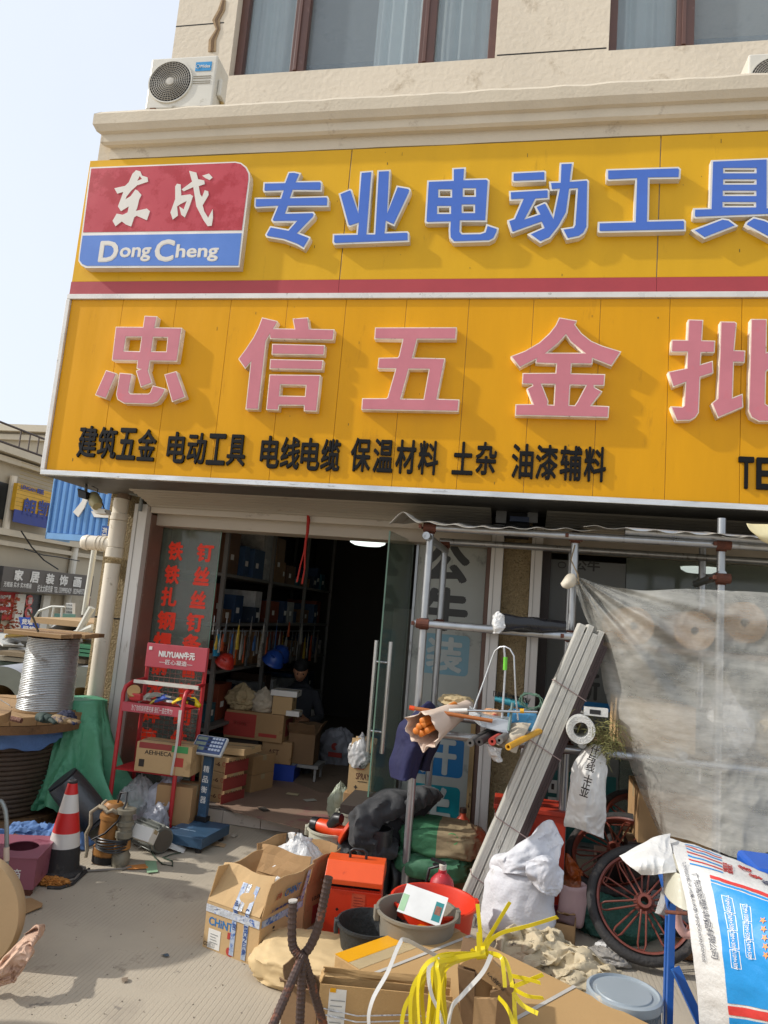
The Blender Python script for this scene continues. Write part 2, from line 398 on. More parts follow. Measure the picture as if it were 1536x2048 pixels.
groove(concrete, -(atan2(g1.y-g0.y, g1.x-g0.x)+pi/2))
def ground_fn(u, v):
    x = -140 + 220*u**1 if False else 0
    return (0, 0, 0)
xs = [-200, -60, -30, -16, -10, -7, -5.5, -4, -2, 0, 2, 4, 8, 20, 60]; ys = [-60, -20, -6, 0, 2, 4, 6, 8, 12, 18, 30, 60, 160]
B = MB(); B.v = [(x, y, 0 if x > -5.6 else max(-1.5, (x+5.5)*.16)) for y in ys for x in xs]
B.f = [(j*len(xs)+i, j*len(xs)+i+1, (j+1)*len(xs)+i+1, (j+1)*len(xs)+i) for j in range(len(ys)-1) for i in range(len(xs)-1)]; B.mi = [0]*len(B.f)
tag(B.obj('ground', concrete), kind='structure', label='worn brushed concrete forecourt in front of the shop')

# ================================================================== building
stucco = M('stucco', 'D6CAB6', r=.9, var=.07, vs=1.1, bump=.28, bs=20, spot='B9AB95', spots=2.5, spot_amt=.25, bd=.02)
stucco2 = M('cornice_plaster', 'C9BDA8', r=.9, var=.06, vs=3, bump=.35, bs=45, spot='AFA18D', spots=5, spot_amt=.2, bd=.008)
pebble = M('pebbledash', 'A08E6B', r=.95, var=.22, vs=60, bump=1.0, bs=75, bd=.03, spot='7D6C4E', spots=30, spot_amt=.3)
white_rail = M('white_rail', 'D6D3CC', r=.45, var=.05, bump=.03, stretch=(1, 1, .2), spot='B9B2A6', spots=20, spot_amt=.12)
beige_metal = M('beige_metal', 'C3B9A9', r=.45, var=.06, bump=.05, spot='9A8D7C', spots=12, spot_amt=.15, stretch=(.3, 1, 1))
brown_frame = M('brown_frame', '85685A', r=.5, var=.12, bump=.1, spot='9B8070', spots=14, spot_amt=.2)
winbrown = M('window_frame_brown', '5E4036', r=.45, var=.1, bump=.05, spot='856A60', spots=9, spot_amt=.12)
dark = M('dark_void', '151413', r=.8, bump=0)
chrome_trim = M('chrome_trim', 'D8D6D2', r=.22, m=.85, var=.2, vs=9, bump=.25, bs=14, spot='8A857C', spots=14, spot_amt=.25, stretch=(.4, 1, 2))
stoneg = M('grey_stone', '8B867C', r=.8, var=.1, bump=.3)
tile = M('cream_tile', 'C9BFB2', r=.35, var=.06, bump=.05, spot='9C9184', spots=16, spot_amt=.22)

bld = thing('shop_building', 'cream stucco two storey building above the yellow shop sign', 'building', (0, 5.35, 0), world=True)
WY = 5.35
L0 = -3.37
def wbox(name, x0, x1, y0, y1, z0, z1, mat, parent, bevel=0., label=None): return MB().box((x0, y0, z0), (x1, y1, z1)).obj(name, mat, parent, bevel=bevel, label=label)
# left pillar, its return wall, the column between the shops and the far right
B = MB(); B.box((L0, WY, 0), (-3.1, 5.75, 5.0))
B.obj('pillar', pebble, bld, label='narrow pebble-dashed pillar at the left end of the shop front')
B = MB(); B.box((L0, 5.75, 0), (L0+.22, 14, 9.5)); B.obj('side_wall', stucco, bld)
B = MB(); B.box((-.132, WY+.003, 0), (.064, 5.75, 2.9)); B.obj('pillar', pebble, bld, label='pebble-dashed column between the two shop fronts')
for zz in (1.42, .75): wbox('groove', L0-.001, -3.1, WY-.001, WY+.01, zz, zz+.012, dark, bld)
wbox('lintel_wall', -3.1, 3.6, 5.42, 5.75, 2.5, 5.0, stucco2, bld)
# upper storey wall pieces round the windows
wz0, wx = 6.25, [(-2.79, -.447), (.457, 3.0)]
def wallpiece(x0, x1, z0, z1): wbox('wall_panel', x0, x1, WY, 5.75, z0, z1, stucco, bld)
wallpiece(L0, 3.6, 5.0, wz0); wallpiece(L0, -2.79, wz0, 8.6); wallpiece(-.447, .457, wz0, 8.6); wallpiece(3.0, 3.6, wz0, 8.6)
wbox('roof_slab', L0, 3.6, WY, 14, 8.6, 8.9, stucco, bld)
for x0, x1 in ((L0, -2.9), (-.43, .44)):
    z = W(1100, 105, WY).z if x0 > -1 else W(380, 52, WY).z
    MB().box((x0, WY-.001, z), (x1, WY+.01, z+.012)).obj('groove', dark, bld)
# crack with peeled paint by the air conditioner
crp = [(447, 0), (443, 20), (432, 40), (436, 58), (425, 80), (424, 103)]
for k, (mt_, wd) in enumerate(((M('peeled_plaster', 'A38A6A', r=.9, bump=.6, bs=40), .035), (M('crack_dark', '6B543C', r=.9), .012))):
    pts = [W(x, y, WY-.004-.004*k) for x, y in crp]
    MB().strip(pts, [V3((wd*(.6+.5*abs(sin(i*2.1))), 0, 0)) for i in range(len(pts))], .003).obj('crack', mt_, bld)

# windows
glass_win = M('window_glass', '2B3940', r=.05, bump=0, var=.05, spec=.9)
gl = glass_win.node_tree.nodes['Principled BSDF']; gl.inputs['Alpha'].default_value = .34; gl.inputs['Base Color'].links and glass_win.node_tree.links.remove(gl.inputs['Base Color'].links[0]); gl.inputs['Base Color'].default_value = (.36, .43, .47, 1); gl.inputs['Roughness'].links and glass_win.node_tree.links.remove(gl.inputs['Roughness'].links[0]); gl.inputs['Roughness'].default_value = .03  # pale base colour stands in for sky reflected in the panes
curt = M('curtain', 'D3E0E0', r=.8, var=.06, bump=.05)
def window(x0, x1, splits, curtains):
    fr = MB(); t = .07
    fr.box((x0, 5.44, wz0), (x1, 5.53, wz0+t)); fr.box((x0, 5.44, wz0+t), (x0+t, 5.53, 8.5)); fr.box((x1-t, 5.44, wz0+t), (x1, 5.53, 8.5)); fr.box((x0, 5.44, 8.5), (x1, 5.53, 8.6))
    f_ = fr.obj('window', winbrown, bld, bevel=.004)
    for s_ in splits:
        MB().box((s_-.065, 5.43, wz0+t+.002), (s_+.065, 5.5, 8.498)).box((s_-.03, 5.415, wz0+t+.002), (s_+.0, 5.429, 8.498)).obj('mullion', winbrown, f_, bevel=.003)
    ed = [x0+t]+[s_ for s_ in splits]+[x1-t]
    for a, b in zip(ed[:-1], ed[1:]):
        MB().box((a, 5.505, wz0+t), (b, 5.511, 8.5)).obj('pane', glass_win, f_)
    for a, b in curtains:
        def fn(u, v):
            x = a+(b-a)*u; return (x, 5.60+.025*sin(x*42+sin(x*9)*2)+.01*sin(x*90), wz0+.02+2.3*v)
        MB().grid(fn, 120, 3).obj('curtain', curt, f_, smooth=True)
    MB().box((x0, 5.76, wz0-.1), (x1, 8.0, wz0)).obj('sill', stucco, f_)
s1 = W(600, 80, 5.44).x; s2 = W(855, 80, 5.44).x; s3 = W(1371, 60, 5.44).x
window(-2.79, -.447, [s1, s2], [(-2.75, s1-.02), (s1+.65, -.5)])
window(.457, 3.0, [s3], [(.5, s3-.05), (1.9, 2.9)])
room = MB(); room.box((L0+.2, 8.0, 4.9), (3.4, 8.1, 8.6)); room.obj('room_wall', M('room_grey', '6E7677', r=.9), bld)
# sill between the windows and the ledge: thick plaster band
cn = thing('cornice', 'stepped cream plaster cornice running over the yellow sign', 'cornice', (-3.24, 4.5, 4.88), world=True)
prof = [(5.36, 4.88), (4.50, 4.88), (4.50, 4.965), (4.462, 4.967), (4.445, 4.985), (4.445, 5.045), (4.42, 5.055), (4.395, 5.10), (4.395, 5.185), (4.43, 5.225), (4.47, 5.235), (5.36, 5.235)]
def corn(u, v):
    i = int(round(v*(len(prof)-1))); y, z = prof[i]; d = max(0, 4.50-y); NX = 90
    x = (-3.24-d) + (3.6+3.24+d)*u
    wob = .006*fb(V3((x*1.3, y, z*2)), 1.5) if 0 < i < len(prof)-1 else 0
    jag = .010*noise.noise(V3((x*6, 3, z))) if i in (8, 9) else 0
    return (x, y+wob*.6, z+wob+jag)
B = MB().grid(corn, 120, len(prof))
B.add([(-3.24-max(0, 4.5-y), y, z) for y, z in prof], [tuple(range(len(prof)-1, -1, -1))])
# return along the left side
def corn2(u, v):
    i = int(round(v*(len(prof)-1))); y, z = prof[i]; d = max(0, 4.50-y)
    return (-3.24-d, 4.5-d+(5.6-4.5+d)*u, z) if i else (-3.24, 4.5+1.1*u, z)
B.obj('moulding', stucco2, cn)
MB().box((-3.235, 4.52, 4.885), (L0+.02, 5.34, 5.2)).obj('moulding', stucco2, cn)

# ================================================================== the sign
yel_a = M('yellow_panel', 'D6A51C', r=.36, var=.05, vs=2.2, bump=.16, bs=2.6, bd=.03, spot='C2941C', spots=5, spot_amt=.12, stretch=(1.6, 1, .35), spec=.22)
yel_b = M('amber_panel', 'D89A08', r=.33, var=.05, vs=2.4, bump=.2, bs=2.4, bd=.03, spot='C88C0C', spots=5, spot_amt=.12, stretch=(1.8, 1, .35), spec=.22)
redband = M('red_band', 'A83A40', r=.4, var=.05, bump=.05)
side_al = M('sign_edge', 'C9C7C2', r=.35, m=.6, var=.15, vs=10, bump=.2, bs=20)
sg = thing('shop_sign', 'large yellow two tier fascia sign with raised lettering over the shop fronts', 'shop sign', (-3.41, 4.5, 2.43), world=True)
SL, SR, SF = -3.405, 3.5, 4.5
zt = 4.872; zm1, zm0 = W(145, 590, SF).z, W(145, 597, SF).z; zr = W(143, 564, SF).z
zb = 2.432
MB().box((SL+.006, SF+.012, zb+.01), (SR, 5.2, zt-.01)).obj('sign_box', M('sign_case', 'B9B5AB', r=.5, bump=.05), sg)
jx = [SL+.004, -1.338, .739, 2.81, SR]
for a, b in zip(jx[:-1], jx[1:]):
    MB().box((a+.003, SF, zr+.002), (b-.003, SF+.01, zt)).obj('panel', yel_a, sg, bevel=.002)
    MB().box((a+.001, SF-.003, zm1+.002), (b-.001, SF+.008, zr)).obj('red_strip', redband, sg)
jx = [SL+.03]+[-1.693-.42*3+.4197*k for k in range(0, 16)]
jx = [x for x in jx if x < SR]+[SR]
for a, b in zip(jx[:-1], jx[1:]):
    if b-a > .1: MB().box((a+.0012, SF, zb+.03), (b-.0012, SF+.01, zm0-.012)).obj('panel', yel_b, sg, bevel=.0015)
MB().box((SL, SF-.018, zm0-.01), (SR, SF+.01, zm1)).obj('trim', M('white_trim', 'DAD6CF', r=.3, m=.2, var=.1, bump=.1, spot='9B968C', spots=18, spot_amt=.12), sg, bevel=.002)
MB().box((SL, SF-.02, zb-.008), (SR, SF+.03, zb+.028)).obj('trim', chrome_trim, sg, bevel=.003)
MB().box((SL-.004, SF-.019, zb+.03), (SL+.028, SF+.03, zm0-.012)).obj('trim', M('white_trim'), sg, bevel=.003)
MB().box((SL, SF+.031, zb-.006), (SR, 5.25, zb+.006)).obj('soffit', M('soffit_metal', '5A5650', r=.5, m=.3, bump=.1), sg)
MB().box((SL-.002, SF+.031, zb), (SL+.005, 5.34, zt-.01)).obj('side_panel', side_al, sg)

blue_f = M('blue_face', '426AC0', r=.32, var=.06, vs=4, bump=.04, spot='3F66BC', spots=6, spot_amt=.2)
rim_w = M('letter_rim_white', 'DEDAD2', r=.4, m=.1, var=.08, bump=.05, spot='8F8778', spots=30, spot_amt=.06)
rim_p = M('letter_rim_cream', 'E8DCCC', r=.5, var=.15, vs=14, bump=.15, spot='8E775C', spots=18, spot_amt=.22)
pink_f = M('pink_face', 'C4757F', r=.4, var=.07, vs=5, bump=.06, bs=12, spot='CC6F79', spots=4, spot_amt=.35)
ink = M('black_acrylic', '101012', spec=.2, r=.6, bump=.05)
BL = dict(
 zhuan=[([(345,62),(400,58),(462,72),(432,145),(640,142),(655,160),(650,240),(395,238),(378,288),(700,280),(713,300),(710,380),(350,382),(335,428),(575,422),(592,445),(580,475),(447,612),(545,650),(545,668),(488,765),(420,725),(300,680),(150,655),(135,632),(182,550),(345,580),(400,518),(205,520),(190,498),(238,382),(48,392),(38,370),(42,295),(272,293),(288,242),(125,248),(116,230),(122,155),(310,152)],[])],
 ye=[([(800,258),(905,215),(922,225),(975,400),(995,60),(1112,50),(1068,615),(1118,615),(1150,48),(1272,42),(1248,400),(1325,185),(1440,205),(1455,225),(1445,260),(1305,555),(1240,525),(1232,605),(1425,598),(1440,615),(1440,695),(760,720),(745,700),(748,622),(960,618),(968,540),(900,562),(878,550)],[])])
for k in ('zhuan', 'ye'): traced(BL[k], 500, 330, 4.518, SF, .05, .012, rim_w, blue_f, sg)
traced([([(290,118),(415,110),(408,215),(605,210),(628,228),(605,605),(375,605),(372,690),(385,705),(545,702),(580,690),(600,622),(712,660),(705,700),(675,760),(625,785),(300,795),(262,750),(258,680),(262,615),(60,620),(42,605),(65,230),(290,222)],[rect(180,325,275,372),rect(402,315,490,365),rect(170,475,265,520),rect(392,462,482,512)])], 840, 310, 4.518, SF, .05, .012, rim_w, blue_f, sg)
traced([([(803,325),(1155,305),(1170,320),(1170,400),(1052,408),(972,560),(1065,530),(1032,465),(1125,425),(1145,432),(1200,540),(1245,320),(1178,325),(1165,240),(1255,238),(1262,70),(1390,65),(1370,228),(1510,218),(1528,235),(1520,650),(1490,710),(1440,745),(1325,768),(1272,664),(1378,648),(1388,630),(1410,315),(1362,318),(1335,520),(1262,650),(1180,755),(1085,798),(970,715),(1105,655),(1090,620),(838,710),(820,700),(787,590),(845,570),(915,410),(808,415)],[]),([(830,155),(1125,140),(1140,150),(1140,238),(845,248),(828,235)],[])], 840, 310, 4.518, SF, .05, .012, rim_w, blue_f, sg)
traced([([(140,165),(765,145),(785,165),(780,248),(515,252),(508,605),(810,598),(828,615),(828,700),(80,715),(65,700),(68,620),(378,612),(390,258),(160,268),(140,255)],[])], 1180, 300, 4.315, SF, .05, .012, rim_w, blue_f, sg)
traced([([(1045,88),(1541,68),(1541,490),(1690,488),(1700,560),(905,592),(888,575),(890,502),(1032,498)],[rect(1165,170,1420,188),rect(1165,268,1420,286),rect(1162,366,1418,384),rect(1160,464,1416,482)]),([(1140,588),(1200,596),(1280,655),(985,770),(872,690)],[]),([(1330,650),(1345,620),(1410,576),(1510,600),(1700,690),(1590,790)],[])], 1180, 300, 4.315, SF, .05, .012, rim_w, blue_f, sg)
PK = [
 (180,620,5.908,[([(645,68),(795,75),(770,205),(1088,210),(1030,610),(712,605),(700,690),(690,710),(738,862),(600,915),(542,718),(590,700),(550,692),(560,602),(258,595),(305,198),(625,200)],[[(430,322),(608,322),(585,488),(405,482)],[(752,325),(915,328),(900,490),(730,488)]]),([(190,710),(315,748),(190,1050),(60,1005)],[]),([(350,742),(500,755),(462,965),(480,988),(690,988),(712,970),(742,890),(895,930),(860,1010),(800,1090),(730,1115),(400,1105),(325,1060),(308,1000)],[]),([(878,762),(1020,722),(1130,1030),(970,1088)],[])]),
 (460,620,6.4,[([(410,95),(605,140),(610,160),(565,235),(825,240),(800,110),(1000,95),(1018,240),(1338,248),(1322,388),(510,372),(505,330),(465,400),(365,1275),(198,1272),(262,680),(195,755),(105,628),(200,500),(300,350),(360,230)],[]),([(540,432),(1215,450),(1205,580),(532,568)],[]),([(515,628),(1195,642),(1180,770),(505,755)],[]),([(505,825),(1160,832),(1112,1300),(945,1295),(945,1225),(630,1222),(620,1285),(462,1278)],[[(650,960),(970,968),(958,1102),(638,1095)]])]),
 (710,640,6.678,[([(268,100),(1360,98),(1350,260),(835,260),(772,502),(1205,512),(1100,1052),(1395,1062),(1380,1225),(85,1200),(95,1045),(415,1045),(435,1030),(540,655),(300,652),(315,505),(570,500),(585,480),(635,262),(258,255)],[[(722,660),(985,662),(915,1055),(615,1050)]])]),
 (1010,620,6.144,[([(665,92),(885,130),(862,180),(940,285),(1060,380),(1200,440),(1430,510),(1310,692),(1080,602),(1075,668),(820,665),(815,778),(1232,788),(1222,932),(1100,932),(1105,952),(1198,1000),(1065,1172),(1282,1182),(1272,1325),(122,1298),(128,1158),(340,1155),(265,965),(335,930),(330,914),(208,912),(215,775),(620,772),(628,665),(372,655),(378,610),(180,712),(68,570),(250,500),(420,400),(540,290),(620,190)],[[(748,312),(800,390),(965,525),(520,525),(660,410)],[(455,915),(610,918),(598,1165),(530,1162),(535,1120)],[(805,925),(990,930),(890,1120),(855,1172),(790,1168)]])]),
 (1326,630,7.314,[([(370,65),(590,72),(572,370),(765,375),(755,552),(562,555),(552,720),(728,668),(738,850),(548,912),(525,1430),(480,1500),(400,1545),(195,1550),(110,1335),(280,1342),(305,1325),(325,992),(145,1060),(75,832),(345,775),(350,545),(115,545),(125,362),(355,365)],[]),([(840,95),(1050,98),(1080,120),(1045,515),(1205,520),(1195,698),(1038,695),(1022,1205),(1165,1150),(1175,1350),(800,1510),(710,1290),(795,1220),(825,560)],[]),([(1285,58),(1520,60),(1515,545),(1720,470),(1735,650),(1510,830),(1500,1300),(1560,1340),(1740,1330),(1770,1150),(1920,1160),(1900,1400),(1820,1560),(1400,1560),(1290,1500),(1245,1400)],[])])]
for ox, oy, sc, parts in PK: traced(parts, ox, oy, sc, SF, .052, .0065, rim_p, pink_f, sg)
# rivets, scratches and small chips on the panels
rg = random.Random(21); B = MB()
for i in range(60):
    x = rg.uniform(-3.3, 1.6); z = rg.choice([rg.uniform(zm1+.1, zt-.03), rg.uniform(zb+.05, zm0-.05)]); h = rg.uniform(.004, .03)
    B.box((x, SF-.0012, z), (x+rg.uniform(.002, .005), SF-.0004, z+h))
o = B.obj('chips', M('paint_chip', '5A4A2A', r=.8), sg); o['kind'] = 'stuff'
# small black characters, each cut from black board
def row(chars, xs0, ys0, cw, chh, dx, dy, sub=1.):
    for i, ch in enumerate(chars):
        if ch == ' ': continue
        x = xs0+dx*i; y = ys0+dy*i
        wall_letter(ch, x, y, x+cw, y+chh, SF-.002, ink, sg, bold=.022, extr=.014)
row('建筑五金', 158, 852, 37, 64, 39.5, 2.2)
row('电动工具', 336, 864, 37, 63, 39.8, 1.9)
row('电线电缆', 522, 872, 38, 65, 40.3, 2.2)
row('保温材料', 702, 876, 40, 68, 45, 2.0)
row('土杂', 905, 884, 42, 66, 46.5, .5)
row('油漆辅料', 1023, 888, 44, 70, 48.3, 2.0)
row('TEL', 1476, 914, 31, 64, 36, 1.8)
# round-cornered maker's board
red_f = M('faded_red_film', 'B93B46', r=.35, var=.05, vs=3, bump=.08, bs=9, spot='A81E2A', spots=5.5, spot_amt=.75)
logo_blue = M('logo_blue', '527CC8', r=.35, var=.04, bump=.05)
cream = M('cream_film', 'DAD5CB', r=.4, var=.04, bump=.03)
def c151(c): return [(lambda q: (q.x, q.z))(W(150+x/4.151, 310+y/4.151, SF-.065)) for x, y in c]
ob = [(125,102),(1330,55),(1380,65),(1425,100),(1450,150),(1452,200),(1365,932),(90,937),(50,915),(28,880),(32,830)]
lg = fill([c151(ob)], -(SF-.065), .065); lg.transform(WM); lg = link_mesh('logo_board', lg, rim_w, sg)
for nm, c, mt_ in (('red_field', [(136,114),(1330,66),(1375,75),(1415,108),(1438,155),(1440,200),(1385,625),(68,642)], red_f), ('blue_field', [(64,670),(1383,650),(1356,918),(95,920),(60,905),(38,875),(42,830)], logo_blue)):
    me = fill([c151(c)], -(SF-.065)+.002, .003); me.transform(WM); link_mesh(nm, me, mt_, lg)
for c in ([(510,130),(545,140),(560,175),(605,190),(610,225),(520,255),(470,300),(430,350),(422,372),(465,345),(505,290),(525,300),(555,335),(535,375),(520,440),(508,468),(600,448),(625,470),(600,545),(515,508),(495,520),(470,598),(425,580),(392,555),(340,595),(315,550),(350,490),(400,500),(440,480),(450,430),(385,470),(360,430),(405,310),(355,325),(330,280),(420,260),(450,230),(480,160)],):
    me = fill([c151(c), c151([(540,178),(560,203),(520,218)])], -(SF-.065)+.006, .004); me.transform(WM); link_mesh('character', me, cream, lg)
me = fill([c151([(950,135),(1010,150),(1025,205),(1075,215),(1080,245),(1030,262),(1042,330),(1058,352),(1080,295),(1108,305),(1112,335),(1062,420),(1075,470),(1108,525),(1145,455),(1148,520),(1138,590),(1105,595),(1070,545),(1010,430),(985,270),(905,305),(888,290),(975,225)]), c151([(1060,175),(1115,158),(1145,190),(1120,212),(1085,195)]), c151([(835,265),(850,242),(880,248),(885,340),(960,330),(982,345),(950,440),(915,522),(885,500),(868,430),(905,455),(930,385),(880,410),(850,430),(858,505),(815,540),(795,480),(835,370)])], -(SF-.065)+.006, .004); me.transform(WM); link_mesh('character', me, cream, lg)
for s_, x0, y0, x1, y1, b_ in (('D',200,712,360,888,.035),('ong',368,765,628,885,.03),('C',662,700,825,885,.035),('heng',835,737,1190,885,.03)):
    wall_letter(s_, 150+x0/4.151, 310+y0/4.151, 150+x1/4.151, 310+y1/4.151, SF-.069, cream, lg, 'lettering', bold=b_)

# ================================================================== air conditioners on the ledge
ac_w = M('ac_white', 'D2CEC2', r=.45, var=.05, bump=.04, spot='B2AB9A', spots=7, spot_amt=.15)
ac_g = M('ac_grille', '6F6A62', r=.5); ac_d = M('ac_dark', '2A2826', r=.7); ac_b = M('ac_blue', '2F8CC4', r=.4)
wtxt = M('white_print', 'E4E2DC', r=.5, bump=0)
def make_ac(loc, rz, label):
    t = thing('air_conditioner', label, 'air conditioner', loc, (0, 0, rz), group='outdoor air conditioner units on the ledge')
    Wd, H_, D_ = .54, .46, .22
    B = MB(); B.box((0, 0, .03), (Wd, D_, H_)); o = B.obj('casing', ac_w, t, bevel=.012)
    cx, cz, R_ = .182, .25, .168
    MB().lathe([(R_, 0), (R_, .004), (R_+.01, .004), (R_+.01, -.012), (R_, -.012)], 40, MX((cx, -.006, cz), (1, 0, 0), (0, 0, 1), (0, -1, 0))).obj('fan_ring', ac_w, t, smooth=True)
    MB().lathe([(0, 0), (R_, 0)], 40, MX((cx, -.003, cz), (1, 0, 0), (0, 0, 1), (0, -1, 0))).obj('fan_opening', ac_d, t)
    B = MB()
    for k in range(9):
        r_ = .035+.0148*k; B.tube([(cx+r_*cos(a), -.012, cz+r_*sin(a)) for a in [2*pi*i/36 for i in range(36)]], .0022, 4, closed=True)
    for k in range(40):
        a = 2*pi*k/40; B.tube([(cx+.03*cos(a), -.01, cz+.03*sin(a)), (cx+.1*cos(a+.12), -.011, cz+.1*sin(a+.12)), (cx+R_*cos(a+.16), -.01, cz+R_*sin(a+.16))], .0016, 3)
    B.lathe([(0, .004), (.03, .002), (.032, -.004)], 24, MX((cx, -.012, cz), (1, 0, 0), (0, 0, 1), (0, -1, 0)))
    B.obj('grille', M('grille_grey', 'B6B1A6', r=.5), t)
    MB().box((.372, -.003, .33), (.50, -.001, .405)).obj('badge', ac_b, t)
    F_ = lambda x, z: MX((x, -.005, z), (1, 0, 0), (0, 0, 1), (0, -1, 0))
    letter('Midea', F_(.452, .367), .078, .026, wtxt, t, bold=.02)
    MB().tube([(.393+.015*cos(a), -.005, .367+.015*sin(a)) for a in [2*pi*i/20 for i in range(20)]], .002, 4, closed=True).obj('emblem', wtxt, t)
    B = MB()
    for z in (.285, .268, .243, .226): B.box((.365, -.004, z), (.505, .002, z+.004))
    B.obj('louvre', M('ac_slot', '9C968A', r=.6), t)
    MB().box((Wd+.001, .05, .16), (Wd+.035, .15, .30)).obj('valve_cover', ac_w, t, bevel=.01)
    for x in (.05, .42): MB().box((x, -.015, 0), (x+.045, D_+.015, .03)).obj('foot', M('rusty_bracket', '6A4A34', r=.8, var=.3, vs=20), t)
    return t
make_ac((-3.0, 4.50, 5.25), radians(1), 'white outdoor air conditioner with blue badge at the left end of the ledge')
_t = W(1515, 107, 4.95); make_ac((W(1497, 130, 4.95).x, 4.95, max(5.236, _t.z-.46)), radians(1), 'outdoor air conditioner on the ledge at the right edge, mostly out of view')
MB().tube([(-2.46, 4.62, 5.45), (-2.42, 4.68, 5.3), (-2.42, 4.8, 5.27), (-2.5, 5.1, 5.3), (-2.6, 5.3, 5.8)], .014, 8).obj('ac_pipe', M('pipe_wrap', 'B89B62', r=.8, var=.2, bump=.4), None)
bpy.data.objects['ac_pipe'].name = 'refrigerant_pipe'; tag(bpy.data.objects['refrigerant_pipe'], 'wrapped tan pipe behind the left air conditioner', 'pipe')

# ================================================================== shutters, rails, lintels
shutter_m = M('shutter_slats', 'A8A193', r=.5, m=.2, var=.08, bump=.06, stretch=(.2, 1, 1), spot='857B6B', spots=9, spot_amt=.15)
def shutter(x0, x1, label):
    t = thing('roller_shutter', label, 'shutter', (x0, 5.0, 2.3), world=True, group='rolled up shutters under the sign')
    # visible curve of the rolled curtain: slats between the sign soffit and the bottom rail
    n = 7; pts = []
    for i in range(n+1):
        a = i/n*1.25; pts.append((4.93+.37*sin(a)*.98, 2.425-.045*(1-cos(a))*.8-.055*i/n))
    for i in range(n):
        (y0, z0), (y1, z1) = pts[i], pts[i+1]
        B = MB(); k = 5; pr = []
        for j in range(k+1):
            f_ = j/k; pr.append((y0+(y1-y0)*f_, z0+(z1-z0)*f_-.010*sin(pi*f_)))
        pl = [(x0, y, z) for y, z in pr]+[(x0, y, z+.008) for y, z in reversed(pr)]
        B.prism(pl, (x1-x0, 0, 0)); B.obj('slat', shutter_m, t)
    MB().box((x0, 5.295, 2.295), (x1, 5.325, 2.365)).obj('bottom_rail', beige_metal, t, bevel=.004)
    return t
sh1 = shutter(-2.97, -.23, 'rolled up slatted shutter above the open doorway')
sh2 = shutter(.15, 3.4, 'rolled up slatted shutter above the right hand shop front')
rails = thing('shutter_guides', 'tall white metal shutter guide rails beside the doorways', 'guide rail', (-3.0, 5.33, 0), world=True)
bpy.data.objects.remove(rails)
def rail(x0, x1, label):
    t = thing('guide_rail', label, 'guide rail', (x0, WY, 0), world=True, group='white shutter guide rails')
    MB().box((x0, 5.27, 0.0), (x1, 5.349, 2.36)).obj('rail', white_rail, t, bevel=.004)
    MB().box((x0+(x1-x0)*.30, 5.266, 0.01), (x0+(x1-x0)*.34, 5.2695, 2.355)).obj('seam', M('seam_grey', '99958D', r=.5), t)
rail(-3.1, -2.985, 'tall white shutter rail beside the drain pipe, left of the doorway')
rail(-.222, -.134, 'white shutter rail on the left edge of the middle pebble column')
rail(.066, .145, 'white shutter rail on the right edge of the middle pebble column')
# jamb + lintel of the doorway
dr = thing('shop_doorway', 'brown framed glazed doorway of the hardware shop with beige lintel', 'doorway', (-2.0, 5.6, 0), world=True)
MB().box((-3.03, 5.352, .1), (-2.979, 5.56, 2.29)).obj('jamb', brown_frame, dr, bevel=.003)
MB().box((-3.03, 5.561, .1), (-3.0, 5.63, 2.25)).obj('jamb', M('dark_bronze', '3A2D27', r=.45), dr, bevel=.003)
MB().box((-2.98, 5.43, 2.21), (-.23, 5.68, 2.33)).obj('lintel', beige_metal, dr, bevel=.003)
MB().box((-.262, 5.5, .1), (-.224, 5.66, 2.21)).obj('jamb', brown_frame, dr, bevel=.003)
MB().box((-.30, 5.48, .2), (-.265, 5.56, 1.0)).obj('peeling_strip', M('peeled_wood', 'B79A6C', r=.9, var=.3, vs=12, spot='4A3525', spots=14, spot_amt=.5, stretch=(1, 1, .3)), dr)
# step with tiles
st = thing('door_step', 'low tiled step under the shop doorway with worn cream tiles', 'step', (-2, 5.32, 0), world=True)
MB().box((-3.0, 5.335, 0), (-.3, 5.66, .093)).obj('slab', stoneg, st)
MB().box((-3.0, 5.325, .094), (-.3, 5.68, .108)).obj('threshold', M('grey_marble', '77706A', r=.4, var=.2, vs=9, bump=.1, spot='544E48', spots=9, spot_amt=.3), st, bevel=.003)
x = -2.98
i = 0
while x < -.35:
    w_ = .30; MB().box((x, 5.318+.002*((i*7) % 3), .004), (x+w_-.004, 5.334, .092)).obj('tile', tile, st, bevel=.0015); x += w_; i += 1
# ================================================================== shop interior
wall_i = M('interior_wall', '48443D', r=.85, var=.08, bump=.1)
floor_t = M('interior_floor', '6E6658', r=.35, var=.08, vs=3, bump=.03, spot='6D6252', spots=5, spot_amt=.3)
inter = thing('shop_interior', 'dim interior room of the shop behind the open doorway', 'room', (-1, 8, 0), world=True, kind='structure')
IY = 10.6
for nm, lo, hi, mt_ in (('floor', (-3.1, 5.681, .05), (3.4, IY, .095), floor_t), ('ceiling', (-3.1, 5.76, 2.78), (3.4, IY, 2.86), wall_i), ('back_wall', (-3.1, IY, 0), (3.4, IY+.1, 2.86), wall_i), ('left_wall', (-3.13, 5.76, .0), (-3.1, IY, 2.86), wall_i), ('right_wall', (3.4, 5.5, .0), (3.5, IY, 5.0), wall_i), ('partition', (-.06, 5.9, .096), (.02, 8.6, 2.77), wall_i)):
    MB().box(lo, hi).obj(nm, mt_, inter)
lampm = M('lamp_glow', 'E8EEE8', r=.5, bump=0, emit=('E6F2EA', 1.0))
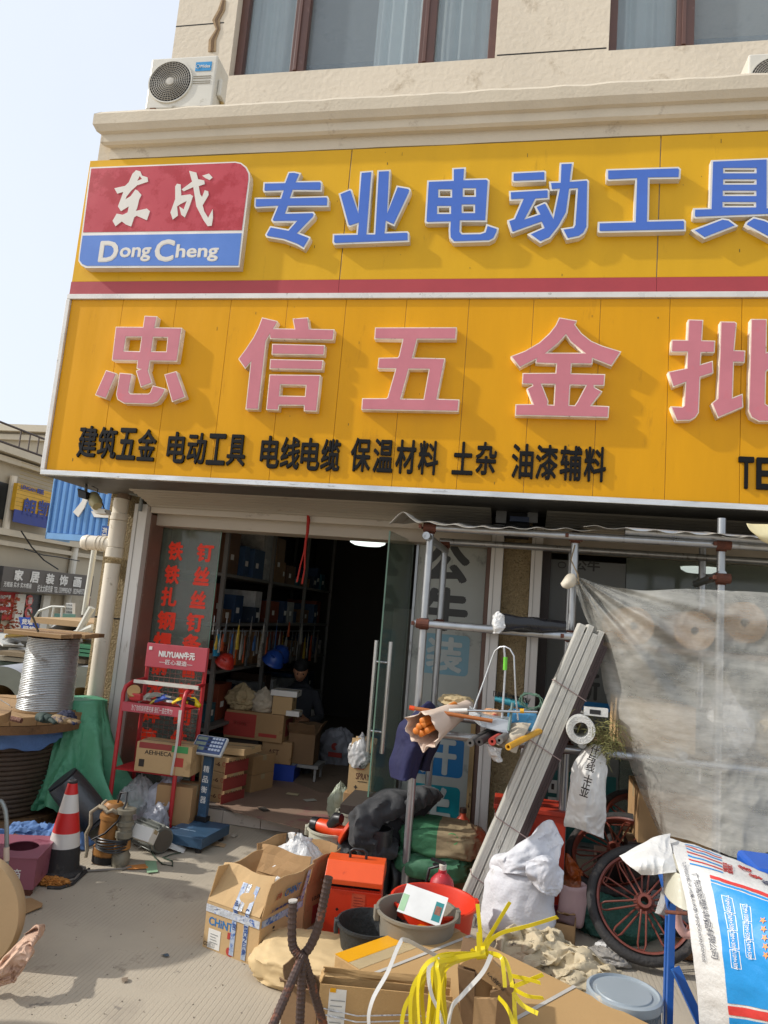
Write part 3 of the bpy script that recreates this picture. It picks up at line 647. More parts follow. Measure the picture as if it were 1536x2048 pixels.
def ceiling_lamp(x0, x1, y, Y, label):
    c = W((x0+x1)/2, y, Y); r_ = (W(x1, y, Y)-W(x0, y, Y)).x/2
    t = thing('ceiling_lamp', label, 'lamp', c, group='round ceiling lamps inside')
    MB().lathe([(0, -.05), (r_*.75, -.045), (r_, -.02), (r_, 0)], 28).obj('lamp_shade', lampm, t, smooth=True)
    MB().lathe([(r_+.01, 0), (r_+.01, .012), (0, .012)], 28).obj('lamp_base', M('white_plastic', 'D5D3CC', r=.4), t)
ceiling_lamp(701, 770, 1083, 8.0, 'lit ceiling lamp seen through the open doorway')
ceiling_lamp(1362, 1440, 1136, 7.4, 'lit ceiling lamp seen in the right hand shop, above the plastic sheet')

card = M('cardboard', 'A5835A', r=.85, var=.09, vs=3, bump=.12, bs=90, spot='8E6D47', spots=6, spot_amt=.15)
card_l = M('cardboard_light', 'B99A6E', r=.85, var=.07, vs=3, bump=.12, bs=70, spot='A1845B', spots=4, spot_amt=.2)
card_d = M('cardboard_dark', '7A5F42', r=.85, var=.1, bump=.12)
card_in = M('cardboard_inside', '94744E', r=.9, var=.08, bump=.1)
inkb = M('print_black', '332C26', r=.7, bump=0); inkr = M('print_red', 'A93A30', r=.6, bump=0); inkblue = M('print_blue', '2F6EA8', r=.6, bump=0)
whp = M('paper_white', 'D9D6CE', r=.7, var=.04, bump=.05); steel = M('steel_tube', 'A9ACAE', r=.32, m=.75, var=.12, vs=14, bump=.05, spot='7C7A76', spots=16, spot_amt=.25, stretch=(1, 1, .4))
rust = M('rust', '5C3426', r=.85, var=.3, vs=25, bump=.4, spot='6E3E28', spots=30, spot_amt=.4)
tape_c = M('clear_tape', 'C8B48C', r=.25, bump=.05, alpha=.7)
steelbr = M('steel_bright', 'C2C4C4', r=.2, m=.9, var=.05, bump=.02)
blkp = M('black_plastic', '1E1E20', r=.4, var=.1, bump=.06); blkr = M('black_rubber', '2B2A2A', r=.75, var=.2, vs=8, bump=.3, bs=50, spot='4A4642', spots=7, spot_amt=.3)
wplastic = M('white_plastic', 'D5D3CC', r=.4)

def carton(name, label, p0, p1, h, depth, mat=None, open_=None, cat='carton', tape=True, prints=(), group=None, tilt=None, tmat=None, zlift=0, inner=True):
    """box whose front bottom edge runs p0->p1 (world points); depth away from the street; open_ = angles of the 4 top flaps"""
    mat = mat or card; p0 = V3(p0); p1 = V3(p1); d = p1-p0; w_ = hypot(d.x, d.y); a = atan2(d.y, d.x)
    t = thing(name, label, cat, p0+V3((0, 0, zlift)), (0, 0, a), group)
    if tilt: t.rotation_euler = (tilt[0], tilt[1], a)
    th = .005
    if open_:
        B = MB(); B.box((0, 0, 0), (w_, depth, th)); B.box((0, 0, th), (w_, th, h)); B.box((0, depth-th, th), (w_, depth, h)); B.box((0, th, th), (th, depth-th, h)); B.box((w_-th, th, th), (w_, depth-th, h))
        B.obj('body', mat, t)
        fl = [((0, 0, h), (1, 0, 0), w_, depth*.5), ((w_, depth, h), (-1, 0, 0), w_, depth*.5), ((0, depth, h), (0, -1, 0), depth, depth*.5 if depth < w_ else w_*.5), ((w_, 0, h), (0, 1, 0), depth, depth*.5 if depth < w_ else w_*.5)]
        for (o_, x_, L_, fd), ang in zip(fl, open_):
            if ang is None: continue
            x_ = V3(x_); outw = x_.cross(V3((0, 0, 1))); dv = outw*sin(ang)+V3((0, 0, 1))*cos(ang)   # 0 = straight up, 90 = out, -90 = shut
            nn = x_.cross(dv); q = V3(o_)+V3((0, 0, .001))
            B = MB(); n_ = 6
            def fn(u, v, q=q, x_=x_, L_=L_, dv=dv, fd=fd, nn=nn): return q+x_*(.004+(L_-.008)*u)+dv*fd*v*(1-.05*sin(u*7+L_*9))+nn*.012*noise.noise(V3((u*3, v*2, L_*9+ang)))
            B.grid(fn, 8, 4); B.obj('flap', mat, t, solid=.004)
    else:
        MB().box((0, 0, 0), (w_, depth, h)).obj('body', mat, t, bevel=.003)
        MB().box((w_*.0+.001, depth*.5-.001, h+.0002), (w_-.001, depth*.5+.001, h+.0008)).obj('seam', card_d, t)
        if tape: MB().box((-.0006, depth*.5-.024, h*.72), (-.0001, depth*.5+.024, h)).box((0, depth*.5-.024, h+.0009), (w_, depth*.5+.024, h+.0014)).box((w_+.0001, depth*.5-.024, h*.72), (w_+.0006, depth*.5+.024, h)).obj('tape', tmat or tape_c, t)
    for pr in prints:
        face, u, v, pw, ph, s_, mt_ = pr[:7]; b_ = pr[7] if len(pr) > 7 else .02
        if face == 'f': T = MX((u*w_, -.0015, v*h), (1, 0, 0), (0, 0, 1), (0, -1, 0))
        elif face == 'r': T = MX((w_+.0015, u*depth, v*h), (0, 1, 0), (0, 0, 1), (1, 0, 0))
        elif face == 'l': T = MX((-.0015, (1-u)*depth, v*h), (0, -1, 0), (0, 0, 1), (-1, 0, 0))
        else: T = MX((u*w_, v*depth, h+.0018), (1, 0, 0), (0, 1, 0), (0, 0, 1))
        if s_ == '#': MB().box((-pw/2, -ph/2, -.0007), (pw/2, ph/2, 0), T=T).obj('printed_panel', mt_, t)
        elif s_ == 'o': MB().tube([tuple(T @ V3((pw/2*cos(a_), pw/2*sin(a_), 0))) for a_ in [2*pi*i/24 for i in range(24)]], .0016, 4, closed=True).obj('emblem', mt_, t)
        else: letter(s_, T, pw, ph, mt_, t, 'lettering', bold=b_)
    return t

# ---- glazed door wing with red price-list characters (fixed pane left of the opening)
glass_d = M('door_glass', '879083', r=.04, bump=0, alpha=.40, spec=.9)
gt = thing('glass_panel', 'fixed glass pane with two columns of red painted characters left of the doorway', 'glass panel', (-2.7, 5.6, .12), world=True)
MB().box((-2.998, 5.595, .11), (-2.476, 5.605, 2.208)).obj('pane', glass_d, gt)
MB().box((-2.476, 5.596, .11), (-2.470, 5.604, 2.208)).obj('edge', M('glass_edge', '6F8F7C', r=.15, bump=0), gt)
redp = M('red_paint_glow', 'D8341A', r=.5, var=.03, bump=0, emit=('D8341A', .10))  # faint emission in the paint brightens the characters
LC = [(336, 1083, 366, 1121), (329, 1130, 359, 1168), (322, 1174, 354, 1213), (314, 1222, 350, 1260), (306, 1264, 343, 1302), (300, 1312, 334, 1350), (293, 1360, 329, 1398), (284, 1408, 321, 1446), (276, 1456, 312, 1494)]
RC = [(393, 1087, 427, 1124), (387, 1133, 419, 1171), (380, 1181, 412, 1217), (372, 1226, 407, 1264), (364, 1268, 402, 1306), (360, 1318, 394, 1356), (354, 1366, 388, 1404), (346, 1412, 381, 1450), (340, 1460, 374, 1498)]
for ch, q in zip('铁铁扎钢焊钢水焊管', LC): wall_letter(ch, *q, 5.592, redp, gt, bold=.04)
for ch, q in zip('钉丝丝钉条管管割件', RC): wall_letter(ch, *q, 5.592, redp, gt, bold=.04)
# ---- fixed panel with the black and blue characters
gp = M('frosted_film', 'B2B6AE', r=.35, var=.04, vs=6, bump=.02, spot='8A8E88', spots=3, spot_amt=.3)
gt = thing('poster_panel', 'grey filmed glass panel with black characters above blue squares, right of the open glass door', 'glass panel', (-.5, 5.6, .12), world=True)
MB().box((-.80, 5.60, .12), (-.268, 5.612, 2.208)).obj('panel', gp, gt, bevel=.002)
MB().box((-.82, 5.59, .12), (-.801, 5.62, 2.208)).obj('edge', steel, gt)
inkg = M('film_black', '33332F', r=.4, bump=0)
wall_letter('公', 848, 1088, 940, 1165, 5.598, inkg, gt, bold=.05); wall_letter('牛', 842, 1174, 936, 1262, 5.598, inkg, gt, bold=.05)
for ch, q, cc in (('装', (838, 1264, 937, 1354), '7BA6B4'), ('开', (826, 1468, 925, 1558), '1F74AE'), ('关', (816, 1563, 915, 1690), '1A8A96')):
    m_ = M('film_'+cc, cc, r=.35, bump=.02, var=.05)
    x0, y0, x1, y1 = q; a, b = W(x0, y0, 5.598), W(x1, y1, 5.598); cx = W((x0+x1)/2, (y0+y1)/2, 5.598).x; w_ = .385; z1, z0 = a.z, b.z
    p = [(cx-w_/2, z0), (cx+w_/2, z0), (cx+w_/2, z1), (cx-w_/2, z1)]; rr = .035; out_ = []
    for (px_, pz), (sx, sz), a0 in zip(p, ((1, 1), (-1, 1), (-1, -1), (1, -1)), (180, 270, 0, 90)):
        for k in range(5): an = radians(a0+k*22.5); out_.append((px_+sx*rr+rr*cos(an), pz+sz*rr+rr*sin(an)))
    me = fill([out_], -5.5985, .003); me.transform(WM); link_mesh('square', me, m_, gt)
    wall_letter(ch, x0+14, y0+9, x1-12, y1-9, 5.594, M('film_pale', 'B8C0BC', r=.4, bump=0), gt, bold=.035)
# ---- open glass door leaf with its long steel handles
dl = thing('glass_door', 'frameless glass door swung open towards the street with long steel pull handles', 'glass door', (-.845, 5.6, .12), (0, 0, 0), world=True)
hx, hy = -.845, 5.585; ex, ey = -.925, 4.95
def on(u, n=0.): # along the leaf
    dx, dy = ex-hx, ey-hy; L_ = hypot(dx, dy); return (hx+dx*u+n*dy/L_, hy+dy*u-n*dx/L_)
def leafbox(u0, u1, z0, z1, t_, name, mt_):
    a, b = on(u0, -t_), on(u1, -t_); c, d = on(u1, t_), on(u0, t_)
    return MB().prism([(a[0], a[1], z0), (b[0], b[1], z0), (c[0], c[1], z0), (d[0], d[1], z0)], (0, 0, z1-z0)).obj(name, mt_, dl)
leafbox(0, .995, .125, 2.225, .005, 'pane', M('leaf_glass', '7E9384', r=.05, bump=0, alpha=.36, spec=.8))
leafbox(.996, 1.006, .125, 2.225, .005, 'edge', M('glass_edge'))
leafbox(0, .2, 2.2255, 2.27, .012, 'pivot', steel)
for s_ in (-.052, .052):
    p = on(.90, s_); a, b = (W(750, 1265, 4.98), W(735, 1490, 4.98)) if s_ < 0 else (W(786, 1268, 4.98), W(765, 1500, 4.98))
    z0, z1 = .70, 1.455
    MB().tube([(p[0], p[1], z0), (p[0], p[1], z1)], .0165, 14).obj('handle', steelbr, dl, smooth=True)
for z in (.84, 1.31):
    a, b = on(.90, -.05), on(.90, .05); MB().tube([(a[0], a[1], z), (b[0], b[1], z)], .009, 10).obj('handle_post', steelbr, dl, smooth=True)

# ---- right shop front glazing
rs = thing('shop_window', 'glazed front of the right hand shop behind the scaffold rack', 'shop window', (.9, 5.6, 0), world=True)
MB().box((.147, 5.43, 2.215), (3.4, 5.68, 2.33)).obj('lintel', beige_metal, rs, bevel=.003)
MB().box((.147, 5.5, 0), (.215, 5.66, 2.214)).obj('jamb', M('dark_bronze'), rs, bevel=.003)
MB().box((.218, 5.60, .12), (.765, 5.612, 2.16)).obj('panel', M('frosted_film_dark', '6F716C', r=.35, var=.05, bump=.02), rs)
MB().box((.77, 5.60, .12), (3.4, 5.61, 2.21)).obj('pane', glass_d, rs)
for x0, y0, x1, y1, s_ in ((1148, 1120, 1200, 1142, '公牛'),): wall_letter(s_, x0, y0, x1, y1, 5.598, inkg, rs, 'lettering', bold=.03)
MB().tube([(W(1124, 1130, 5.597)+V3((.028*cos(a), 0, .022*sin(a)))) for a in [2*pi*i/20 for i in range(20)]], .003, 5, closed=True).obj('emblem', inkg, rs)
wall_letter('新', 1153, 1345, 1200, 1400, 5.598, inkg, rs, bold=.04)
MB().box((.218, 5.594, 1.07), (.7, 5.5995, 1.13)).obj('blue_stripe', M('film_1F74AE'), rs)
MB().box((.218, 5.594, .15), (.75, 5.5995, .62)).obj('teal_square', M('teal_film', '24605C', r=.4), rs)
for i in range(4):
    for j in range(2): MB().box((.28+.075*i, 5.588, .34+.12*j), (.34+.075*i, 5.5935, .43+.12*j)).box((.30+.075*i, 5.5855, .365+.12*j), (.32+.075*i, 5.5878, .405+.12*j), 1).obj('socket_sample', [wplastic, M('dark_bronze')], rs)
MB().box((.147, 5.335, 0), (3.4, 5.66, .11)).obj('sill', stoneg, rs)

# ---- left wall shelving and goods
shelf_m = M('shelf_grey', '6B6862', r=.6, var=.1)
sh = thing('goods_shelf', 'grey steel shelving along the dim left wall of the shop', 'shelf', (-2.8, 8, .1), world=True)
for x_, y_ in ((-2.52, 5.8), (-2.52, 7.0), (-2.52, 8.2), (-2.52, 9.4), (-3.06, 5.8), (-3.06, 9.4)): MB().box((x_, y_, .097), (x_+.035, y_+.035, 2.65)).obj('post', shelf_m, sh)
for z in (.55, 1.02, 1.42, 1.85): MB().box((-3.08, 5.79, z), (-2.50, 9.45, z+.025)).obj('shelf_board', shelf_m, sh)
cols = ['223A58', '2E4866', '6B4B30', '80603E', '1C2A3A', 'BEBDB8', '7C3A22', '2F4B38', '80603E', '5B4330', '8B8A86', '1F5560']
k = 0
rng = random.Random(3)
for z in (.12, .576, 1.046, 1.446, 1.876):
    y = 5.86
    while y < 9.3:
        w_ = rng.uniform(.11, .32); h_ = rng.uniform(.10, .34); 
        if z > 1.8 and y < 7.4: c_ = cols[rng.choice([0, 1, 3, 4, 5, 2])]; h_ = rng.uniform(.25, .5)
        else: c_ = rng.choice(cols)
        if rng.random() < .9:
            t = thing('goods_box', 'x', 'box', (-2.53-rng.uniform(0, .08), y, z+.001), (0, 0, pi/2), group='boxed goods on the wall shelf')
            MB().box((0, 0, 0), (w_-.02, .4, h_)).obj('body', M('goods_'+c_, c_, r=.6, var=.25, vs=14, bump=.05, spot='8E8A80', spots=22, spot_amt=.12), t, bevel=.003)
            MB().box((w_*.2, -.002, h_*.35), (w_*.2+.07, -.0005, h_*.35+.05)).obj('price_label', whp, t)
            cn_ = {'223A58': 'navy blue', '2E4866': 'mid blue', '6B4B30': 'brown', '80603E': 'tan', '1C2A3A': 'near black', 'BEBDB8': 'white', '7C3A22': 'rust red', '2F4B38': 'dark green', 'A24B22': 'orange', '5B4330': 'dark brown', '8B8A86': 'grey', '1F5560': 'teal'}[c_]
            sz = 'tall' if h_ > w_*1.2 else ('wide low' if w_ > h_*1.6 else 'squarish')
            lv = {.12: 'bottom', .576: 'second', 1.046: 'middle', 1.446: 'fourth', 1.876: 'top'}[z]
            base = f'{sz} {cn_} box, {lv} shelf level'; usedl = globals().setdefault('USEDL', {}); usedl[base] = usedl.get(base, 0)+1
            where = ('near the doorway' if y < 6.6 else 'a third of the way in' if y < 7.5 else 'deep in the shop' if y < 8.4 else 'at the far end')
            lb_ = base+', '+where
            lb_ = lb_.replace(', a third of the way in', ', further in')
            if lb_ in usedl: lb_ += ', beside a '+globals().get('PREVC', 'grey')+' one'
            usedl[lb_] = 1; PREVC = cn_; t['label'] = lb_
            k += 1
        y += w_+rng.uniform(0, .05)
# hanging tools on hooks along the shelf front
def hang(x, y, h, wd, X, mt_, nm, label, cat, seed=1, two=None):
    p = WX(x, y, X); s_ = (p.y/CF)
    t = thing(nm, label, cat, p)
    def fn(u, v):
        a = 2*pi*u; k = .35+.65*sin(min(v*1.3, 1)*pi/2); return (wd*s_*.4*k*cos(a)+.004*noise.noise(V3((u*5, v*4, seed))), wd*s_*k*sin(a)+.01*noise.noise(V3((v*5, seed, 2))), -h*s_*v)
    MB().grid(fn, 14, 8, wrapu=True).obj('bundle', mt_, t, smooth=True)
    MB().tube([(0, 0, 0), (0, 0, .05)], .003, 5).obj('hook', steel, t)
    return t
hb = M('sleeve_blue', '2C8CB0', r=.5, var=.1); ho = M('saw_orange', 'C85A1C', r=.45); hr = M('helmet_red', 'A82A1E', r=.35, bump=0); hgr = M('tool_grey', '77746C', r=.4, m=.4)
hbl = M('helmet_blue', '244A9A', r=.3, bump=0)
hang(437, 1268, 45, 14, -2.45, hb, 'glove_bundle', 'pair of bright blue and white sleeves hanging from the shelf beside the red helmet', 'gloves')
for i, (x, hh, c_, d_) in enumerate(((462, 50, ho, 'leftmost orange handsaw in the hanging row beside the blue sleeves'), (474, 56, ho, 'longer orange handsaw hanging right of its twin'))): hang(x, 1275, hh, 6, -2.42, c_, 'handsaw', d_, 'saw', seed=i)
for i, (x, hh, d_) in enumerate(((488, 38, 'short grey pliers hanging just right of the orange saws'), (500, 44, 'dark grey spanner hanging between pliers and printed sack'), (512, 40, 'slim grey tool hanging left of the printed bag'), (534, 38, 'grey chisel hanging above the blue helmets'), (585, 55, 'long grey tool hanging right of the blue helmets'), (598, 50, 'second long grey tool hanging beside the white pillar'))): hang(x, 1272, hh, 4+i % 3, -2.4, hgr, 'hand_tool', d_, 'tool', seed=i)
hang(524, 1272, 62, 9, -2.4, M('printed_sleeve', 'A59F92', r=.6, var=.6, vs=60, bump=.1), 'printed_bag', 'narrow black and white printed bag hanging left of the blue helmets', 'bag')
_tn = ['pliers', 'brush', 'putty knife', 'screwdriver', 'spirit level', 'trowel', 'tape pack', 'chisel']
for i in range(34):
    x = 428+i*6.3; hh = 26+((i*37) % 34); ci = (i*5) % 7; c_ = ['9A968C', 'B4532A', '3A5E8A', 'A8A49A', '6A6258', 'C0A23C', '4A4E50'][ci]; cnm = ['pale grey', 'rust orange', 'dull blue', 'light grey', 'brown grey', 'mustard', 'dark grey'][ci]
    side = 'just inside the doorway' if x < 480 else 'above the long red printed carton' if x < 545 else 'near the blue helmets' if x < 590 else 'beside the pale column'
    hang(x, 1268+(i % 3)*3-(24 if i % 4 == 0 else 0), hh, 3+(i*3) % 5, -2.36-.02*(i % 4), M('hang_'+c_, c_, r=.5, var=.2, vs=30), 'hanging_tool', cnm+' '+_tn[(i*3+i//7) % 8]+' '+('long' if hh > 48 else 'short' if hh < 36 else 'medium')+' on a hook '+side, 'tool', seed=i)
def helmet(x, y, X, r_, mt_, label):
    p = WX(x, y, X); t = thing('hard_hat', label, 'hard hat', p)
    MB().lathe([(r_*1.12, -.3*r_), (r_*1.02, -.22*r_), (r_, 0), (r_*.85, .45*r_), (r_*.5, .8*r_), (0, .92*r_)], 24).obj('shell', mt_, t, smooth=True)
    MB().box((-.02, -r_*.9, r_*.55), (.02, r_*.9, r_*.62)).obj('ridge', mt_, t)
    t.rotation_euler = (.3, .5, 0)
helmet(451, 1323, -2.38, .075, hr, 'red hard hat hanging below the blue sleeves on the shelf')
helmet(548, 1318, -2.3, .10, hbl, 'blue hard hat hanging in front of another blue one'); helmet(560, 1308, -2.35, .10, hbl, 'blue hard hat hanging deeper in the shop behind its twin')
MB().tube([WX(425, 1262, -2.44), WX(640, 1262, -2.44)], .006, 6).obj('hanging_rail', steel, sh)
# boxes stacked on the floor inside
def fl(x, y, z=.097): return G(x, y, z)
def zat(p, x, y): # height of pixel on the vertical line through p
    return W(x, y, p.y).z
p0, p1 = fl(392, 1598), fl(446, 1612)
hh = .155
inr = M('print_brown', '5E3A28', r=.7, bump=0)
for k_, lb in enumerate(('bottom carton of the printed stack behind the blue scale', 'middle carton of the printed stack behind the blue scale', 'top carton with a fragile glass mark behind the blue scale')):
    carton('carton', lb, p0+V3((.004*k_, 0, .118*k_)), p1+V3((.004*k_, 0, .118*k_)), .115, .21, card_l, prints=(('f', .25, .5, .06, .035, '20', inr), ('f', .62, .5, .05, .03, '-6', inr), ('f', .85, .55, .03, .03, 'o', inkr), ('r', .5, .35, .28, .09, '#', M('carton_red', '8E3A34', r=.6)), ('r', .5, .7, .2, .025, 'PUTAIVA', inr)))
carton('carton', 'light open-edged carton lying slanted on top of the printed stack', p0+V3((.05, 0, .356)), p1+V3((.12, .02, .356)), .05, .26, card_l, tilt=(0, -.06))
q0, q1 = fl(474, 1578), fl(487, 1583)
q0, q1 = fl(470, 1582), fl(500, 1590)
for k_, lb in enumerate(('strapped tan carton under its twin, behind the printed stack', 'strapped tan carton on top of its twin, behind the printed stack')):
    t = carton('carton', lb, q0+V3((0, 0, .15*k_)), q1+V3((0, 0, .15*k_)), .148, .28, card)
c0, c1 = fl(528, 1562), fl(566, 1570)
bb = M('bin_blue', '1C3F9C', r=.4, bump=.03)
t = thing('plastic_bin', 'bright blue plastic bin under the tan cartons inside the shop', 'plastic bin', c0, (0, 0, .1))
B = MB(); w_ = .26; B.box((0, 0, 0), (w_, .3, .01)); B.box((0, 0, .011), (w_, .008, .15)); B.box((0, .292, .011), (w_, .3, .15)); B.box((0, .009, .011), (.008, .291, .15)); B.box((w_-.008, .009, .011), (w_, .291, .15)); B.obj('body', bb, t)
MB().box((-.008, -.008, .135), (w_+.008, .0, .155)).obj('rim', bb, t); MB().box((w_+.001, -.008, .135), (w_+.009, .3, .155)).obj('rim', bb, t)
carton('carton', 'tan carton standing on the blue plastic bin', c0+V3((-.05, 0, .157)), c0+V3((.22, .02, .157)), .19, .3, card, prints=(('f', .4, .5, .1, .05, 'AST', inr),))
z_ = .56
b0 = V3((c0.x-.40, c0.y-.02, z_)); b1 = V3((c0.x+.28, c0.y+.02, z_))
b0 = W(445, 1490, c0.y-.02); b1 = W(562, 1496, c0.y-.02); b1.z = b0.z = .435
t = carton('carton', 'long carton with a red printed half lying across the stacked boxes', b0, b1, .24, .34, card, prints=(('f', .26, .5, .3, .2, '#', inkr), ('f', .26, .55, .14, .04, '牛元', M('red_faded_print', 'C08A6A', r=.7)), ('f', .75, .22, .17, .03, '#', inkr), ('r', .5, .5, .2, .15, '#', M('carton_red'))))
MB().box((-.25, 5.95, .096), (-.24, 6.0, .2)) 
t = thing('box_support', 'dark crate under the left end of the long red printed carton', 'crate', (b0.x+.02, b0.y+.03, .097))
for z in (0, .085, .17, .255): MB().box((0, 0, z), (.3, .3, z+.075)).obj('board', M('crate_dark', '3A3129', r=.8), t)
e0 = b1+V3((.03, .1, 0))
carton('carton', 'dark opened carton leaning behind the right end of the long carton', V3((e0.x, e0.y, .26)), V3((e0.x+.24, e0.y+.02, .26)), .26, .26, card_d, open_=(.7, 1.2, .4, .5))
t = thing('stool', 'grey stool carrying the dark opened carton', 'stool', (e0.x+.15, e0.y+.15, .097))
MB().box((-.14, -.13, .13), (.14, .13, .158)).obj('seat', M('stool_grey', '8E8D88', r=.5), t)
for sx in (-.12, .1):
    for sy in (-.11, .09): MB().box((sx, sy, 0), (sx+.02, sy+.02, .13)).obj('leg', M('stool_grey'), t)
top = b0.z+.241
carton('carton', 'small white printed box on the pile in front of the seated man', V3((b0.x+.42, b0.y+.02, top)), V3((b0.x+.60, b0.y+.03, top)), .16, .16, card_l)
carton('carton', 'flat white box topmost of the pile in front of the seated man', V3((b0.x+.40, b0.y+.0, top+.162)), V3((b0.x+.64, b0.y+.02, top+.162)), .05, .2, whp)
carton('carton', 'small white box at the right of the pile near the man', V3((b0.x+.56, b0.y-.0, top)), V3((b0.x+.68, b0.y+.01, top)), .045, .14, whp)
def bag(name, label, c, rx, ry, rz, mt_, seed=1, amp=.18, cr=.10, knot=True, cat='bag', crs=2.6, sc=1.6, nu=64, nv=40, group=None, ears=False, sq=1.):
    t = thing(name, label, cat, c, group=group)
    def shp(p, u, v):
        if knot and p.z > rz*.45:
            f_ = 1-(p.z-rz*.45)/(rz*.75)*.8; return V3((p.x*max(.12, f_), p.y*max(.12, f_), p.z*1.18))
        return p
    blob((0, 0, 0), rx, ry, rz, amp, sc, seed, nu, nv, cr*1.5, crs, shape=shp, sq=sq).obj('body', mt_, t, smooth=True)
    if ears:
        for s_ in (-1, 1):
            rows = [[(s_*.0, -.02, rz*1.5), (s_*.02, .02, rz*1.5)], [(s_*rx*.15, -.03, rz*1.75), (s_*rx*.38, .03, rz*1.7)], [(s_*rx*.1, -.02, rz*2.0), (s_*rx*.45, .03, rz*1.85)]]
            sheet(rows, 6, 8, .02, 9, seed, .01, 20).obj('handle', mt_, t, smooth=True, solid=.002)
    return t
plast_w = crinkle(M('plastic_white', 'DAD9D6', r=.30, var=.03, bump=.2, bs=30, trans=0, alpha=.86), 26, .9, .012)
plast_c = crinkle(M('plastic_clear', 'C4C5C4', r=.22, var=.05, bump=.1, bs=30, alpha=.5), 24, 1., .012)
plast_g = crinkle(M('plastic_grey', '9A9CA4', r=.35, var=.06, bump=.1, alpha=.9), 12, .5, .012)
sackc = crinkle(M('sack_printed', 'B6AA94', r=.7, var=.2, vs=20, spot='7E2E28', spots=7, spot_amt=.1), 8, .4, .01)
bag('rag_bag', 'knotted pale bag with red print on the long carton', V3((b0.x+.30, b0.y+.1, top)), .11, .09, .11, sackc, 3)
bag('folded_sack', 'folded cream sack draped on the left of the long carton', V3((b0.x+.10, b0.y+.1, top)), .14, .10, .12, M('sack_cream', 'B39F78', r=.8, var=.1, spot='7A6848', spots=6, spot_amt=.2), 9, cr=.25)
f0 = fl(672, 1530)
t = bag('carrier_bag', 'pale carrier bag with a red logo standing on the shop floor', f0, .19, .12, .21, M('plastic_grey'), 5, knot=False)
MB().lathe([(0, 0), (.035, 0)], 20, MX((-.0, -.125, .2), (1, 0, 0), (0, 0, 1), (0, -1, 0))).obj('logo', inkr, t)
MB().box((-.06, -.132, .10), (.08, -.127, .145)).obj('logo', inkr, t)
f0 = fl(640, 1505)
carton('document_box', 'white printed packet leaning behind the carrier bag', f0+V3((-.35, .1, 0)), f0+V3((-.13, .13, 0)), .42, .05, whp, cat='packet', tilt=(-.12, 0), prints=(('f', .5, .7, .12, .1, '#', M('print_grey', '8A8A86', r=.7)),))
carton('small_box', 'little orange box on the floor under the white packet', f0+V3((-.32, -.12, 0)), f0+V3((-.14, -.10, 0)), .07, .1, M('box_orange', 'C05020', r=.5), cat='box')
# sheets of flattened cardboard on the floor
flat = thing('cardboard_mat', 'flattened pinkish brown cardboard covering the doorway floor', 'mat', (-1.8, 6, .1), world=True)
for nm, pts, mt_ in (('sheet', [(430, 1608), (560, 1555), (705, 1560), (700, 1648), (640, 1668), (470, 1625)], M('cardboard_floor', '8E7562', r=.85, var=.12, vs=3, bump=.15, spot='8A5E58', spots=2.4, spot_amt=.4)), ('sheet', [(560, 1553), (690, 1520), (760, 1540), (745, 1590), (640, 1585)], M('cardboard_floor2', '7E6B58', r=.85, var=.1, vs=3, bump=.15, spot='6D5A48', spots=3, spot_amt=.3))):
    z = .111 if mt_.name == 'cardboard_floor' else .1152
    MB().prism([G(x, y, z) for x, y in pts], (0, 0, .003)).obj(nm, mt_, flat)
for i, (x, y, c_) in enumerate(((585, 1588, 'C8B890'), (620, 1600, 'B8B4A4'), (600, 1535, '3B352E'), (527, 1618, '3B352E'))):
    p = G(x, y, .121); MB().box((-.05, -.03, 0), (.05, .03, .001)).obj('paper_scrap', M('scrap_'+c_, c_, r=.8), None)
    o = bpy.data.objects['paper_scrap' if i == 0 else f'paper_scrap.{i:03d}']; o.location = p; o.rotation_euler = (0, 0, i*.8)
    tag(o, ['yellowish paper scrap on the doorway cardboard', 'pale paper scrap nearest the right side of the doorway cardboard', 'dark scrap on the bare shop floor', 'black printed scrap at the front edge of the doorway cardboard'][i], 'paper scrap')
# right-hand wall clutter behind the glass door (grid with packets)
rk = thing('wire_display', 'wire grid display with packets seen through the open glass door', 'display rack', (-.2, 6.4, .1), world=True)
B = MB()
for i in range(12): B.box((-.79+.0*i, 5.7+.08*i, .3), (-.786, 5.704+.08*i, 1.75))
for i in range(18): B.box((-.785, 5.7, .3+.085*i), (-.781, 6.6, .304+.085*i))
o = B.obj('grid', steel, rk); o['kind'] = 'stuff'
for i in range(26):
    y_ = 5.72+(i % 5)*.17; z_ = .32+(i//5)*.24; c_ = ['C9C8C2', '8FA7A0', 'B7C4C8', '2C6A9A', 'D8D2B8'][(i*3) % 5]
    MB().box((-.81, y_, z_), (-.795, y_+.13, z_+.17)).obj('packet', M('packet_'+c_, c_, r=.5), rk)
MB().box((-.80, 5.68, 1.78), (-.66, 7.4, 2.2)).obj('header_board', M('header_grey', '9C9C90', r=.6), rk)
t = thing('white_pillar', 'pale column standing behind the seated man', 'column', (-1.35, 8.6, .097)); MB().box((-.12, -.1, 0), (.12, .1, 1.62)).obj('shaft', M('pillar_pale', '7A766C', r=.7), t, bevel=.01)
# dark goods at the back of the shop
for i in range(9):
    x_ = -1.0+(i % 3)*.35; 
    t = thing('back_carton', ['brown', 'navy', 'dark grey'][i % 3]+' box in the '+['lower', 'middle', 'upper'][i//3]+' row of the pile at the dark back wall', 'box', (x_, 9.6, .1+(i//3)*.5)); MB().box((0, 0, 0), (.32, .6, .46)).obj('body', M('goods_'+['5B4330', '223A58', '1C2A3A'][i % 3]), t)

